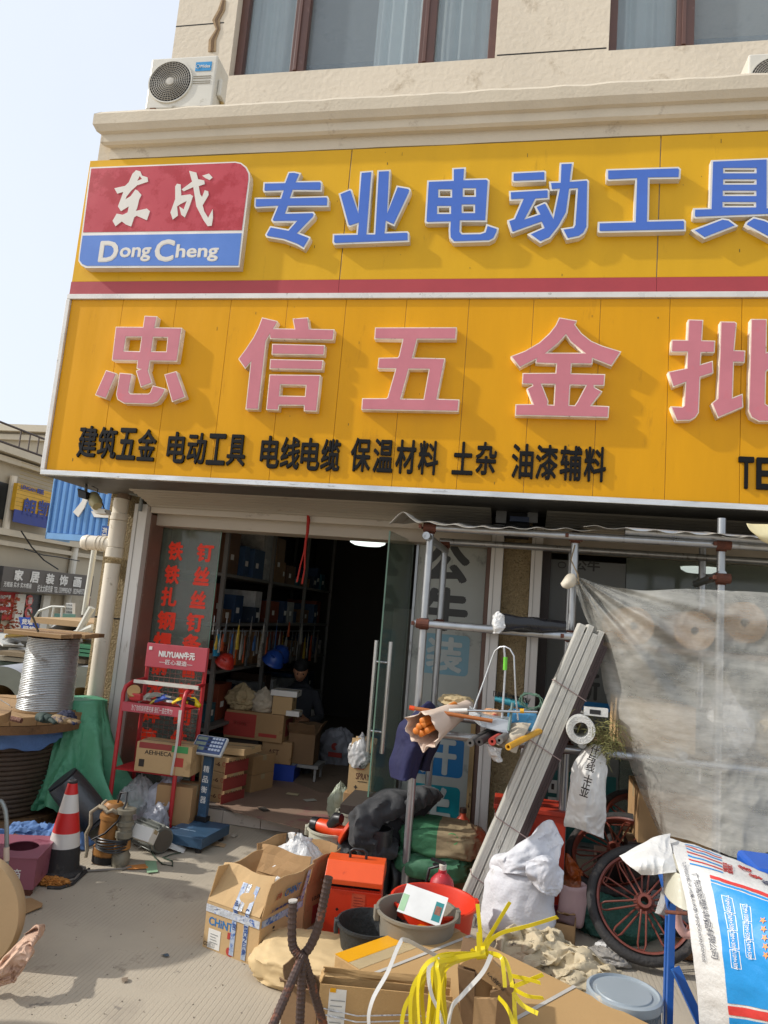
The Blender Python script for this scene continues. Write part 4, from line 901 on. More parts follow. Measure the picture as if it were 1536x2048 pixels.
# ================================================================== seated man
def skin_mesh(name, joints, edges, mat, parent, sub=2, root=0):
    me = bpy.data.meshes.new(name); me.from_pydata([j[:3] for j in joints], edges, [])
    o = bpy.data.objects.new(name, me); C.objects.link(o)
    sk = o.modifiers.new('skin', 'SKIN'); sk.use_smooth_shade = True
    for i, j in enumerate(joints):
        r_ = j[3] if isinstance(j[3], tuple) else (j[3], j[3]); me.skin_vertices[0].data[i].radius = r_
        me.skin_vertices[0].data[i].use_root = (i == root)
    ss = o.modifiers.new('sub', 'SUBSURF'); ss.levels = sub; ss.render_levels = sub
    bpy.context.view_layer.update(); m2 = bpy.data.meshes.new_from_object(o.evaluated_get(bpy.context.evaluated_depsgraph_get()))
    m2.name = name; bpy.data.objects.remove(o); bpy.data.meshes.remove(me)
    m2.materials.clear(); m2.polygons.foreach_set('use_smooth', [True]*len(m2.polygons))
    return link_mesh(name, m2, mat, parent)
skin = M('skin', 'C08A68', r=.6, bump=.05); jac = M('jacket_black', '303238', r=.8, bump=.3, bs=30); hairm = M('hair_black', '0E0D0D', r=.7, bump=.5, bs=120)
hp = W(601, 1340, 7.2)
pr = thing('person', 'man in a dark jacket sitting in the shop looking down at his phone', 'person', (hp.x, hp.y, .1), (0, 0, radians(18)))
# local: faces -y (street), then turned; z measured from the shop floor
hz = hp.z-.1
skin_mesh('body', [(0, .04, hz-.62, (.15, .11)), (0, .03, hz-.44, (.15, .10)), (0, 0, hz-.27, (.17, .10)), (0, -.01, hz-.17, (.085, .07)), (0, -.03, hz-.10, .05),
    (-.17, .0, hz-.23, .062), (-.24, -.02, hz-.46, .05), (-.12, -.22, hz-.46, .038), (.17, .0, hz-.23, .062), (.25, -.02, hz-.46, .05), (.12, -.24, hz-.46, .038),
    (-.10, -.10, hz-.66, .085), (-.12, -.46, hz-.62, .065), (-.12, -.46, hz-.95, .05), (-.12, -.56, .05, .04), (.10, -.10, hz-.66, .085), (.13, -.46, hz-.62, .065), (.13, -.46, hz-.95, .05), (.13, -.56, .05, .04)],
    [(0, 1), (1, 2), (2, 3), (3, 4), (2, 5), (5, 6), (6, 7), (2, 8), (8, 9), (9, 10), (0, 11), (11, 12), (12, 13), (13, 14), (0, 15), (15, 16), (16, 17), (17, 18)], jac, pr)
T = MX((0, -.06, hz+.0), (1, 0, 0), (0, cos(.6), sin(.6)))
Rh = Matrix.Translation((0, -.05, hz)) @ Matrix.Rotation(radians(32), 4, 'X')
def head(u, v):
    th = 2*pi*u; ph = pi*(v-.5); d = V3((cos(th)*cos(ph), sin(th)*cos(ph), sin(ph)))
    x, y, z = d.x*.076, d.y*.095, d.z*.118
    if z < 0: x *= 1+z*2.6; y = y*(1+z*1.2)-.012*(-z/.1)
    if y < 0:
        y += -.022*math.exp(-((x/.014)**2)-((z+.012)/.025)**2) - .006*math.exp(-((x/.03)**2)-((z+.055)/.012)**2) + .010*math.exp(-(((abs(x)-.032)/.014)**2)-((z-.018)/.012)**2) - .005*math.exp(-((z-.038)/.01)**2)
    return Rh @ V3((x, y, z))
hd = MB().grid(head, 48, 36, wrapu=True).obj('head', skin, pr, smooth=True)
def hairf(u, v):
    th = 2*pi*u; fr = -sin(th); lim = .42 if fr > .35 else (.42-(.35-fr)*1.0 if fr > -.5 else -.5)
    ph = pi/2-(1-v)*(pi/2-lim); d = V3((cos(th)*cos(ph), sin(th)*cos(ph), sin(ph))); k = (1.05+.03*noise.noise(d*9))*(1 if v > .08 else .97)
    return Rh @ V3((d.x*.078*k, d.y*.097*k+.002, d.z*.120*k))
MB().grid(hairf, 40, 16, wrapu=True).obj('hair', hairm, hd, smooth=True)
for s_ in (-1, 1):
    MB().grid(lambda u, v, s_=s_: Rh @ V3((s_*(.078+.010*sin(pi*v)), .008+.016*cos(2*pi*u)*sin(pi*v), -.008+.028*cos(pi*v))), 10, 8, wrapu=True).obj('ear', skin, hd, smooth=True)
    MB().lathe([(0, .002), (.006, .001), (.009, -.003)], 12, Rh @ MX((s_*.030, -.086, .016), (1, 0, 0), (0, 0, 1), (0, -1, 0))).obj('eye', M('eye_dark', '1A1412', r=.2, bump=0), hd, smooth=True)
MB().tube([tuple(Rh @ V3((x_, -.088+abs(x_)*.25, -.058))) for x_ in (-.022, -.01, 0, .01, .022)], .004, 6).obj('mouth', M('lip', '7A4238', r=.5, bump=0), hd)
hc = V3((0.0, -.33, hz-.44))
for s_ in (-1, 1):
    pj = [(s_*.12, -.24, hz-.46, .026), (s_*.075, -.30, hz-.445, (.034, .018)), (s_*.045, -.335, hz-.44, (.036, .016))]
    pe = [(0, 1), (1, 2)]; n0 = 3
    for f_ in range(4):
        bx = s_*.045-.0; oz = -.024+.016*f_
        pj += [(bx-s_*.012, -.355+.004*f_, hz-.44+oz, .0095), (bx-s_*.035, -.362+.003*f_, hz-.44+oz, .0085), (bx-s_*.050, -.345+.003*f_, hz-.44+oz, .0075)]
        pe += [(2, n0), (n0, n0+1), (n0+1, n0+2)]; n0 += 3
    pj += [(s_*.055, -.325, hz-.40, .011), (s_*.03, -.335, hz-.378, .009)]; pe += [(1, n0), (n0, n0+1)]
    skin_mesh('hand', pj, pe, skin, pr, 1)
MB().box((-.038, -.352, hz-.455), (.038, -.343, hz-.33)).obj('body_of_phone', blkp, None)
o = bpy.data.objects['body_of_phone']; o.name = 'mobile_phone'; o.parent = None
o.matrix_world = Matrix.LocRotScale(pr.location, pr.rotation_euler, None); tag(o, 'dark mobile phone held by the seated man', 'phone')
t = thing('stool', 'low dark stool under the seated man', 'stool', (hp.x, hp.y+.02, .097), (0, 0, radians(18)))
MB().box((-.17, -.13, max(.05, hz-.80)), (.17, .17, max(.08, hz-.765))).obj('seat', M('crate_dark'), t)
for sx in (-.15, .12):
    for sy in (-.11, .12): MB().box((sx, sy, 0), (sx+.03, sy+.03, max(.05, hz-.80))).obj('leg', M('crate_dark'), t)

# red cord tied to the shutter rail above the doorway
t = thing('red_tie', 'red cord hanging from the shutter rail over the doorway', 'cord', (0, 5.3, 2.3), world=True)
redc = M('red_cord_cloth', 'A5281E', r=.8, bump=.5, bs=80)
MB().tube([W(616, 1030, 5.27), W(617, 1040, 5.26), W(615, 1065, 5.26), W(611, 1085, 5.26)], [.010, .014, .012, .009], 8).obj('knot', redc, t, smooth=True)
MB().tube([W(611, 1083, 5.26), W(608, 1105, 5.26), W(601, 1130, 5.26), W(594, 1164, 5.26)], [.007, .006, .006, .007], 7).obj('strand', redc, t, smooth=True)
MB().tube([W(612, 1083, 5.26), W(610, 1110, 5.255), W(609, 1140, 5.26), W(604, 1168, 5.26)], [.007, .006, .006, .007], 7).obj('strand', redc, t, smooth=True)
# ================================================================== scaffold pipe rack
FY, BY = 4.45, 5.22
rk = thing('pipe_rack', 'galvanised scaffold pipe rack with rusty clamps standing before the column', 'scaffold rack', (.3, 4.8, 0), world=True)
PR = .0235
def pole(x, y, z0, z1, name='pole'): MB().tube([(x, y, z0), (x, y, (z0+z1)/2), (x, y, z1)], PR, 14).obj(name, steel, rk, smooth=True)
ax = W(867, 1071, FY).x; cxx = W(1150, 1100, FY).x; dx_ = W(1443, 1060, FY).x
pole(ax-.02, FY, 0, 2.22); pole(W(890, 1094, BY).x, BY, 0, 2.20); pole(cxx, FY+.03, 0, 2.24); pole(W(1143, 1110, BY).x, BY, 0, 2.22)
pole(dx_, FY, 0, 2.36); pole(W(1405, 1110, BY).x, BY, 0, 2.3)
def bar(a, b, name='bar'): MB().tube([a, b], PR, 14).obj(name, steel, rk, smooth=True)
ztop = W(880, 1056, FY-.05).z
bar((ax-.04, FY-.05, ztop), (2.2, FY-.05, ztop-.0)); 
bar(W(1250, 1062, FY-.06), W(1700, 1092, FY-.06)); bar((ax-.03, FY-.12, ztop-.06), (ax+.0, BY+.05, ztop-.06)); bar((ax-.04, BY-.05, ztop-.0), (2.2, BY-.05, ztop-.0))
zm = W(850, 1248, FY-.05).z; bar((ax-.07, FY-.05, zm), (cxx+.03, FY-.05, zm)); bar((ax-.07, BY-.05, zm), (cxx+.03, BY-.05, zm))
zl = .965; bar((ax-.05, FY-.05, zl), (2.1, FY-.05, zl)); bar((ax-.05, BY-.05, zl), (2.1, BY-.05, zl))
for x_ in (ax-.02, cxx+.05, .9): bar((x_+.03, FY-.12, zl+.045), (x_+.03, BY+.05, zl+.045))
bar(W(1392, 1168, 5.0), W(1445, 1148, FY-.05))
def clamp(p, name='clamp'):
    B = MB(); p = V3(p)
    B.tube([p+V3((-.04, 0, 0)), p+V3((.04, 0, 0))], .029, 12)
    B.tube([p+V3((0, .045, -.035)), p+V3((0, .045, .035))], .029, 12)
    B.tube([p+V3((-.055, -.045, 0)), p+V3((-.055, .06, 0))], .008, 6); B.box(p+V3((-.065, -.05, -.012)), p+V3((-.045, -.035, .012)))
    o = B.obj(name, rust, rk, bevel=.003); return o
for q in ((ax-.02, FY-.05, ztop), (ax-.02, FY-.05, zm), (cxx, FY-.03, ztop), (cxx, FY-.03, zm), (dx_, FY-.05, ztop), (dx_, FY-.05, W(1443, 1158, FY).z), (cxx, FY-.03, zl), (W(890, 1094, BY).x, BY-.05, ztop-.02), (W(890, 1094, BY).x, BY-.05, zm)): clamp(q)
# buckled tin sheets on top
tin = M('tin_sheet', 'A9A59B', r=.55, m=.3, var=.12, vs=5, bump=.15, spot='8B7D6A', spots=6, spot_amt=.35)
for i, (x0, x1, y0, off, lb) in enumerate(((-.82, .42, 4.32, 0, 'buckled corrugated tin sheet at the left end on top of the pipe rack'), (.36, 1.2, 4.30, .03, 'bent corrugated tin sheet in the middle of the pipe rack top'), (1.1, 2.4, 4.3, .02, 'corrugated tin sheet at the right end of the pipe rack top'))):
    t = thing('tin_sheet', lb, 'metal sheet', (x0, y0, 2.25), world=True)
    def fn(u, v, x0=x0, x1=x1, y0=y0, off=off, i=i):
        x = x0+(x1-x0)*u; y = y0+.95*v+.03*noise.noise(V3((x*2, v, i)))
        wv = .012*abs(sin(x*19))**3 + .02*noise.noise(V3((x*1.7, v*1.5, i*3)))
        z = ztop+.03+.135*(y-FY)+off+wv
        if i == 0: z += .05*max(0, 1-abs(u-.07)/.07)*(1-v)-.03*max(0, .04-u)*20*(1-v)
        return (x, y, z)
    MB().grid(fn, 90, 14).obj('sheet', tin, t, smooth=60, solid=.002)
t = thing('yellow_sheet', 'yellowish plastic sheet edge at the top right over the rack', 'plastic sheet', (1.5, 4.3, 2.3), world=True)
sheet([[W(1492, 1046, 4.2), W(1520, 1048, 4.2), W(1600, 1050, 4.2)], [W(1500, 1060, 4.18), W(1524, 1070, 4.17), W(1600, 1075, 4.18)], [W(1516, 1072, 4.2), W(1530, 1085, 4.19), W(1600, 1105, 4.2)]], 14, 10, .01, 8, 3).obj('sheet', M('yellow_film', 'CFC49A', r=.4), t, smooth=True, solid=.002)
# wheel-clamp box under the sign, electrical gear at the gap between shutters
t = thing('shutter_motor', 'dark shutter motor housing hanging in the gap between the two shutters', 'motor housing', (0, 5.1, 2.3), world=True)
MB().box((W(1012, 1000, 5.1).x, 5.1, 2.26), (W(1062, 1000, 5.1).x, 5.28, 2.43)).obj('body', M('dark_void'), t)
for px_ in (1003, 1066): wrect(px_-9, 1000, px_+9, 1046, 5.05, .03).obj('bracket', M('galv', '6D6B66', r=.5, m=.5), t)
wrect(1020, 1032, 1058, 1044, 5.03, .05).obj('label_plate', M('plate_blue', '22304A', r=.5), t)

# ---- translucent tarpaulin over the right half
tarp_m = M('tarp_film', 'BDBBB2', r=.24, var=.03, vs=2.2, bump=.15, bs=16, alpha=.60, bd=.03, stretch=(.5, 1, 1.6))
crinkle(tarp_m, 11, .45, .012); crinkle(tarp_m, 26, .25, .004)
_n = tarp_m.node_tree.nodes; _l = tarp_m.node_tree.links
_tc = _n.new('ShaderNodeTexCoord'); _mp = _n.new('ShaderNodeMapping'); _mp.inputs['Scale'].default_value = (.8, 1, 3.2); _nz = _n.new('ShaderNodeTexNoise'); _nz.inputs['Scale'].default_value = 5; _nz.inputs['Detail'].default_value = 6; _nz.inputs['Roughness'].default_value = .65
_mr = _n.new('ShaderNodeMapRange'); _mr.inputs[1].default_value = .35; _mr.inputs[2].default_value = .72; _mr.inputs[3].default_value = .38; _mr.inputs[4].default_value = .66
_l.new(_tc.outputs['Object'], _mp.inputs[0]); _l.new(_mp.outputs[0], _nz.inputs['Vector']); _l.new(_nz.outputs['Fac'], _mr.inputs[0]); _l.new(_mr.outputs[0], _n['Principled BSDF'].inputs['Alpha'])
tp = thing('plastic_tarpaulin', 'large translucent plastic sheet tied to the pipe rack, draped over goods', 'tarpaulin', (1.0, 4.3, 1), world=True)
rows = [
 [W(1150, 1150, 4.42), W(1215, 1172, 4.38), W(1300, 1184, 4.36), W(1380, 1184, 4.36), W(1460, 1180, 4.36), W(1560, 1184, 4.36), W(1700, 1190, 4.36)],
 [W(1158, 1200, 4.42), W(1215, 1222, 4.33), W(1300, 1232, 4.25), W(1380, 1236, 4.25), W(1460, 1230, 4.25), W(1560, 1232, 4.25), W(1700, 1235, 4.25)],
 [W(1178, 1262, 4.43), W(1232, 1300, 4.33), W(1305, 1312, 4.22), W(1380, 1318, 4.24), W(1460, 1318, 4.23), W(1560, 1316, 4.22), W(1700, 1315, 4.22)],
 [W(1202, 1350, 4.44), W(1255, 1400, 4.33), W(1320, 1420, 4.22), W(1390, 1425, 4.18), W(1470, 1420, 4.16), W(1560, 1420, 4.15), W(1700, 1420, 4.15)],
 [W(1232, 1450, 4.44), W(1280, 1500, 4.30), W(1340, 1520, 4.20), W(1400, 1530, 4.14), W(1480, 1525, 4.10), W(1570, 1520, 4.10), W(1700, 1520, 4.1)],
 [W(1272, 1560, 4.42), W(1310, 1590, 4.28), W(1360, 1610, 4.18), W(1410, 1620, 4.10), W(1490, 1620, 4.04), W(1575, 1610, 4.02), W(1700, 1610, 4.02)],
 [W(1316, 1668, 4.38), W(1330, 1672, 4.26), W(1375, 1684, 4.14), W(1420, 1700, 4.04), W(1490, 1718, 3.96), W(1575, 1700, 3.94), W(1700, 1700, 3.94)]]
tb = sheet(rows, 190, 160, .030, 2.4, 4, .016, 3.6)
kn = W(1150, 1150, 4.42)
for i_, q in enumerate(tb.v):
    dx, dz = q[0]-kn.x, q[2]-kn.z; r_ = hypot(dx, dz); an = atan2(dz, dx)
    dy = (.045*sin(an*15+2*noise.noise(V3((an*2, r_*2, 0))))+.02*sin(an*37))*math.exp(-r_/.75)*min(1, r_*6) + .018*sin((q[2]*9+q[0]*1.3)+3*noise.noise(V3((q[0]*1.2, 0, q[2]*2))))*min(1, r_*1.5)
    tb.v[i_] = (q[0], q[1]+dy, q[2])
tb.obj('film', tarp_m, tp, smooth=True)
sheet([[W(1150, 1150, 4.40), W(1135, 1150, 4.38), W(1122, 1168, 4.37)], [W(1152, 1156, 4.38), W(1142, 1164, 4.35), W(1126, 1176, 4.35)], [W(1156, 1160, 4.40), W(1148, 1172, 4.37), W(1136, 1178, 4.37)]], 14, 10, .008, 12, 2).obj('knot', M('tarp_knot', 'BEB4A0', r=.5, bump=.3), tp, smooth=True, solid=.006)
MB().tube([W(1146, 1168, 4.38), W(1158, 1168, 4.37), W(1156, 1150, 4.37), W(1142, 1120, 4.39), W(1150, 1090, 4.4)], .004, 6).obj('tie', M('twine', '7A6A50', r=.9), tp)
# hidden bundled folds running from the knot
for i, (a, b) in enumerate((((1156, 1158), (1330, 1196)), ((1160, 1165), (1260, 1290)), ((1155, 1165), (1215, 1330)))):
    pass
wood_e = M('roll_tan', 'B8946A', r=.8, var=.12, vs=10, bump=.2)
def yroll(x, y, r_, label, mt_=wood_e, Y=4.50, L_=.65, nm='matting_roll', cat='roll', inner=.2, z=None):
    c = W(x, y, Y); t = thing(nm, label, cat, c)
    T = MX((0, 0, 0), (1, 0, 0), (0, 0, 1), (0, -1, 0))
    MB().lathe([(r_*inner, -L_), (r_, -L_), (r_*1.01, -L_*.5), (r_, 0), (r_*.97, .006), (r_*inner*1.05, .006), (r_*inner, 0), (r_*inner, -L_)], 28, T).obj('body', mt_, t, smooth=40)
    return t
yroll(1268, 1252, .115, 'tan rolled matting behind the plastic sheet, leftmost of three'); yroll(1390, 1262, .115, 'tan rolled matting behind the plastic sheet, middle of three'); yroll(1490, 1245, .12, 'tan rolled matting behind the plastic sheet, rightmost of three')
t = thing('plank_shelf', 'plank shelf in the pipe rack carrying the tan rolls', 'shelf', (.5, 4.45, 1.38), world=True)
zs = W(1330, 1296, 4.42).z
MB().box((.40, 4.46, zs-.03), (2.0, 5.2, zs)).obj('plank', M('plank_brown', '6F5B45', r=.8, var=.2, stretch=(.2, 1, 1)), t)
MB().box((.40, 4.46, .975), (2.0, 5.18, 1.0)).obj('plank', M('plank_brown'), t)
for x_ in (.41, 1.94): MB().box((x_, 5.12, 1.0), (x_+.04, 5.18, zs-.03)).obj('post', M('plank_brown'), t)
z1 = 1.002
carton('carton', 'beige carton blurred behind the plastic sheet, on the rack shelf', V3((.60, 4.46, z1)), V3((1.02, 4.46, z1)), .26, .4, card_l)
bag('stuffed_bag', 'white stuffed bag behind the plastic sheet, beside the beige carton', V3((1.22, 4.62, z1)), .14, .13, .2, M('plastic_white'), 12)
bag('stuffed_bag', 'rounded cream bag behind the plastic sheet at the right edge', V3((1.5, 4.62, z1)), .13, .13, .16, M('sack_cream'), 14)
carton('carton', 'brown carton low behind the plastic sheet under the shelf', V3((.75, 4.62, .45)), V3((1.2, 4.62, .45)), .3, .4, card)
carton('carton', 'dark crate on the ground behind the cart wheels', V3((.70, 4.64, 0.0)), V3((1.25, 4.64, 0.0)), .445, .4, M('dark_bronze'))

# ---- bundle of aluminium sections leaning on the rack
al_w = M('aluminium_white', 'CFCCC2', r=.4, m=.15, var=.05, vs=3, bump=.04, spot='8C8577', spots=24, spot_amt=.14, stretch=(1, 1, .25))
al_b = M('profile_brown', '3E2E2C', r=.45, m=.1, var=.15, vs=8, bump=.08, spot='766765', spots=12, spot_amt=.25, stretch=(1, 1, .4))
al_d = M('aluminium_grey', '8E8C86', r=.45, m=.3, var=.1, stretch=(1, 1, .3))
al = thing('aluminium_bundle', 'tied bundle of long white and dark aluminium sections leaning on the pipe rack', 'metal sections', (-.2, 4.0, 0), world=True)
b0 = G(900, 1850, .0); tL = W(1160, 1246, 4.33); 
d_ = (tL-b0); L_ = d_.length; d_.normalize(); wv = (V3((1, .12, 0)) - d_*V3((1, .12, 0)).dot(d_)).normalized(); nv = wv.cross(d_).normalized()
if nv.y > 0: nv = -nv
u0 = 0; prw = [(.040, .0, al_w, 0), (.008, -.004, al_d, -.04), (.034, .002, al_w, .015), (.006, -.004, al_d, 0), (.030, .001, al_w, -.02), (.030, -.001, al_w, .01), (.018, -.006, al_b, -.03), (.034, -.012, al_b, -.06)]
for w_, out_, mt_, dl_ in prw:
    B = MB(); a = b0+wv*u0+nv*out_; T = MX(a, wv, -nv, d_)
    B.box((0, 0, .0), (w_-.0006, .075, L_+dl_), T=T)
    if w_ > .02:
        for q in (.10, .42, .52, .86): B.box((w_*q, -.0035, .002), (w_*q+.0022, -.0002, L_+dl_-.002), T=T)
    B.obj('section', mt_, al, bevel=.0005); u0 += w_
for f_ in (.80, .60, .345, .16):
    a = b0+d_*L_*f_; B = MB()
    w0 = -.004; w1 = u0+.004; y0_, y1_ = -.022, .083; T = MX(a, wv, -nv, d_)
    B.tube([tuple(T @ V3(q)) for q in ((w0, y0_+.012, 0), (w1*.5, y0_+.012, -.015), (w1, y0_+.03, -.03), (w1, y1_, -.03), (w0, y1_, 0))], .003, 5, closed=True)
    B.obj('tie_wire', M('wire_pink', 'A08A84', r=.6), al)
t = thing('thin_wire_loop', 'small wire hook sticking out of the section bundle near its foot', 'wire', (0, 0, 0), world=True)
MB().tube([W(932, 1834, 3.95), W(945, 1826, 3.9), W(953, 1835, 3.9), W(950, 1850, 3.92), W(962, 1855, 3.95)], .005, 6).obj('wire', steel, t, smooth=True)

# ---- things on the low shelf
# dustpan with tall wire handle
dp = thing('dustpan', 'metal dustpan with a tall looped wire handle and green grip on the rack shelf', 'dustpan', (-.2, 4.35, 1), world=True)
tinb = M('tin_bright', 'B4B8BA', r=.35, m=.55, var=.1, bump=.1, bs=15, spot='8B8F90', spots=8, spot_amt=.2)
P = [W(940, 1412, 4.28), W(938, 1432, 4.2), W(962, 1452, 4.15), W(1016, 1467, 4.12), W(1024, 1440, 4.2), W(1014, 1414, 4.28)]
MB().prism([P[1], P[2], P[3], P[4]], (0, .0, -.004)).prism([P[1], P[2], W(960, 1430, 4.16), P[0]], (-.003, 0, 0)).prism([P[2], P[3], W(1018, 1445, 4.13), W(962, 1432, 4.16)], (0, -.003, 0)).obj('pan', tinb, dp)
MB().prism([W(938, 1418, 4.21), W(962, 1430, 4.17), W(1022, 1441, 4.16), W(1016, 1464, 4.15), W(960, 1450, 4.16), W(938, 1434, 4.2)], (0, .14, .0)).obj('pan', tinb, dp)
lp = [(944, 1432), (952, 1405), (968, 1362), (984, 1316), (990, 1302), (1000, 1294), (1010, 1293), (1020, 1298), (1028, 1312), (1029, 1340), (1031, 1390), (1036, 1440)]
MB().tube([W(x, y, 4.2+.03*sin(i*.5)) for i, (x, y) in enumerate(lp)], .005, 8).obj('handle', M('wire_silver', 'B9BBBD', r=.3, m=.7), dp, smooth=True)
MB().tube([W(1008, 1294, 4.2), W(1011, 1330, 4.2), W(1008, 1380, 4.2), W(1004, 1436, 4.18)], .0065, 8).obj('rod', M('wire_silver'), dp, smooth=True)
MB().tube([W(1011, 1314, 4.2), W(1010, 1340, 4.2)], .0115, 10).obj('grip', M('grip_green', '6DC23A', r=.5), dp, smooth=True)
MB().tube([W(1025, 1406, 4.15), W(1017, 1462, 4.1)], .008, 8).obj('bracket', M('grey_green', '5E7672', r=.5), dp)
def stick(name, label, cat, pts, Y, parts):
    t = thing(name, label, cat, (0, 0, 0), world=True)
    for nm, (a, b), r_, mt_ in parts:
        MB().tube([W(*a, Y if len(a) == 2 else a[2]), W(*b, Y)] if False else [W(a[0], a[1], Y), W(b[0], b[1], Y)], r_, 10).obj(nm, mt_, t, smooth=True)
    return t
stick('wooden_pole', 'brown wooden pole with an orange cap lying across the shelf', 'pole', None, 4.1, [('shaft', ((826, 1416), (985, 1442)), .011, M('wood_orange', 'A5612E', r=.5, var=.15)), ('cap', ((819, 1415), (829, 1417)), .013, M('cap_orange', 'DA4A18', r=.4))])
stick('mop_pole', 'steel mop pole with white grip and yellow collar on the shelf', 'pole', None, 4.12, [('shaft', ((934, 1421), (1075, 1424)), .007, steelbr), ('grip', ((898, 1422), (935, 1421)), .013, wplastic), ('collar', ((1040, 1422), (1048, 1422)), .013, M('collar_yellow', 'E0AA28', r=.4))])
# paper cone holding orange rods
pc = thing('paper_roll', 'pink-white paper wrapped like a cone round orange rods', 'wrapped rods', (-.5, 4.2, 1), world=True)
kraft_w = crinkle(M('paper_cream', 'CDB8A6', r=.75, var=.06, bump=.2, bs=20), 10, .5, .012)
a = W(843, 1462, 3.98); b = W(938, 1412, 4.45); ax_ = (b-a).normalized(); x_, y_, z_ = frame(ax_)
def cone(u, v):
    th = 2*pi*u; r_ = .098*(1-v)+.035*v+.010*noise.noise(V3((u*4, v*3, 1))); r_ += .03*(1-v)**6*noise.noise(V3((cos(th)*3, sin(th)*3, 5)))
    return a+(b-a)*v - ax_*(.05*(1-v)**8*noise.noise(V3((cos(th)*2.5, sin(th)*2.5, 2))))+(x_*cos(th)+y_*sin(th))*r_*(1+.03*noise.noise(V3((cos(th)*6, sin(th)*6, v*9))))
MB().grid(cone, 48, 20, wrapu=True).obj('wrapping', kraft_w, pc, smooth=True, solid=.003)
orr = M('rod_orange', 'D07A32', r=.45)
for i, (x, y) in enumerate(((838, 1453), (847, 1449), (854, 1461), (842, 1467), (832, 1462), (845, 1442))):
    c = W(x, y, 3.99); MB().tube([c-ax_*.01, c-ax_*.004, c+ax_*.35], [.010, .0185, .0185], 14).obj('rod', orr, pc, smooth=True)
bag('paper_bundle', 'beige cloth bundle lying behind the paper cone on the shelf', W(912, 1402, 4.5)+V3((0, 0, -.03)), .10, .08, .04, M('sack_cream'), 8, knot=False)
# foam tubes
ft = [((940, 1486), 'foam_grey', '55524E', 'dark grey foam tube with open end, leftmost under the dustpan'), ((958, 1484), 'foam_dark', '3B3634', 'almost black foam tube next to the grey one'), ((984, 1483), 'foam_red', 'A03A2E', 'red foam tube with open end in the tube cluster'), ((998, 1481), 'foam_g2', '6A6762', 'mid grey foam tube right of the red one')]
for (x, y), n_, c_, lb in ft:
    a = W(x, y, 3.98); T_ = thing('foam_tube', lb, 'foam tube', a)
    dv = (W(x+40, y-24, 4.42)-a); x2, y2, z2 = frame(dv); T = MX((0, 0, 0), x2, y2, z2)
    MB().lathe([(.008, .02), (.008, 0), (.021, 0), (.0215, .05), (.0215, dv.length), (0, dv.length)], 18, T).obj('body', M(n_, c_, r=.85, bump=.1), T_, smooth=40)
a = W(968, 1494, 3.95); T_ = thing('yellow_tube', 'yellow plastic tube lying lowest of the tube cluster', 'tube', a)
dv = W(1035, 1462, 4.3)-a; x2, y2, z2 = frame(dv); MB().lathe([(.010, .02), (.010, 0), (.017, 0), (.017, dv.length)], 16, MX((W(965+48, 1496, 3.95)-W(965, 1496, 3.95)), x2, y2, z2)).obj('body', M('tube_yellow', 'D09A2A', r=.4), T_, smooth=40)
t = thing('film_scrap', 'crumpled clear film hanging under the foam tubes', 'plastic film', (0, 0, 0), world=True)
sheet([[W(975, 1490, 4.05), W(990, 1492, 4.02), W(1003, 1492, 4.05)], [W(978, 1508, 4.03), W(992, 1512, 3.98), W(1003, 1506, 4.04)], [W(982, 1520, 4.05), W(994, 1526, 4.0), W(1000, 1522, 4.04)]], 20, 20, .03, 12, 5, .02, 22).obj('film', plast_w, t, smooth=True, solid=.001)
t = thing('beige_cloth', 'beige cloth draped from the shelf beside the leaning sections', 'cloth', (0, 0, 0), world=True)
sheet([[W(1018, 1448, 4.25), W(1040, 1446, 4.2), W(1065, 1448, 4.2)], [W(1000, 1478, 4.15), W(1025, 1476, 4.08), W(1050, 1474, 4.12)], [W(990, 1484, 4.12), W(1020, 1502, 4.06), W(1030, 1508, 4.1)]], 26, 26, .02, 7, 6, .01, 14).obj('cloth', M('cloth_beige', 'B7AC98', r=.8), t, smooth=True, solid=.004)
bag('colour_packet', 'red and yellow printed packet in the dustpan', W(984, 1428, 4.3)+V3((0, 0, -.03)), .06, .04, .035, M('packet_print', 'C99A70', r=.5, var=.3, vs=30, spot='B03028', spots=14, spot_amt=.5), 6, knot=False)
t = thing('blue_packet', 'blue plastic wrapped packet behind the dustpan', 'packet', W(1046, 1440, 4.35)+V3((-.09, 0, -.06))); MB().box((0, 0, 0), (.17, .1, .11)).obj('body', crinkle(M('wrap_blue', '3E7FA8', r=.3), 14, .6), t, bevel=.02)
br = thing('blue_brush', 'turquoise scrubbing brush with black bristles on the shelf', 'brush', (0, 0, 0), world=True)
a, b = W(989, 1397, 4.45), W(1055, 1412, 4.45)
MB().tube([a, a*.7+b*.3, a*.3+b*.7, b], [.014, .022, .022, .014], 10).obj('back', M('brush_blue', '3C8F9A', r=.4), br, smooth=True)
B = MB(); rg = random.Random(5)
for i in range(150):
    p = a+(b-a)*rg.random()+V3((rg.uniform(-.01, .01), rg.uniform(-.018, .018), .01)); B.tube([p, p+V3((rg.uniform(-.012, .012), rg.uniform(-.01, .01), .035))], .0012, 3, cap=False)
o = B.obj('bristles', blkp, br); o['kind'] = 'stuff'
B = MB(); rg = random.Random(8)
for k in range(6): B.tube([W(1062, 1402, 4.4)+V3((.06*cos(a_)+rg.uniform(-.01, .01), .03*sin(a_+k), .045*sin(a_)+rg.uniform(-.01, .01))) for a_ in [2*pi*i/14 for i in range(14)]], .003, 4, closed=True)
t = B.obj('wire_coil', M('wire_green', '5C7A68', r=.5), None); tag(t, 'loose coil of green wire beside the brush on the shelf', 'wire coil')
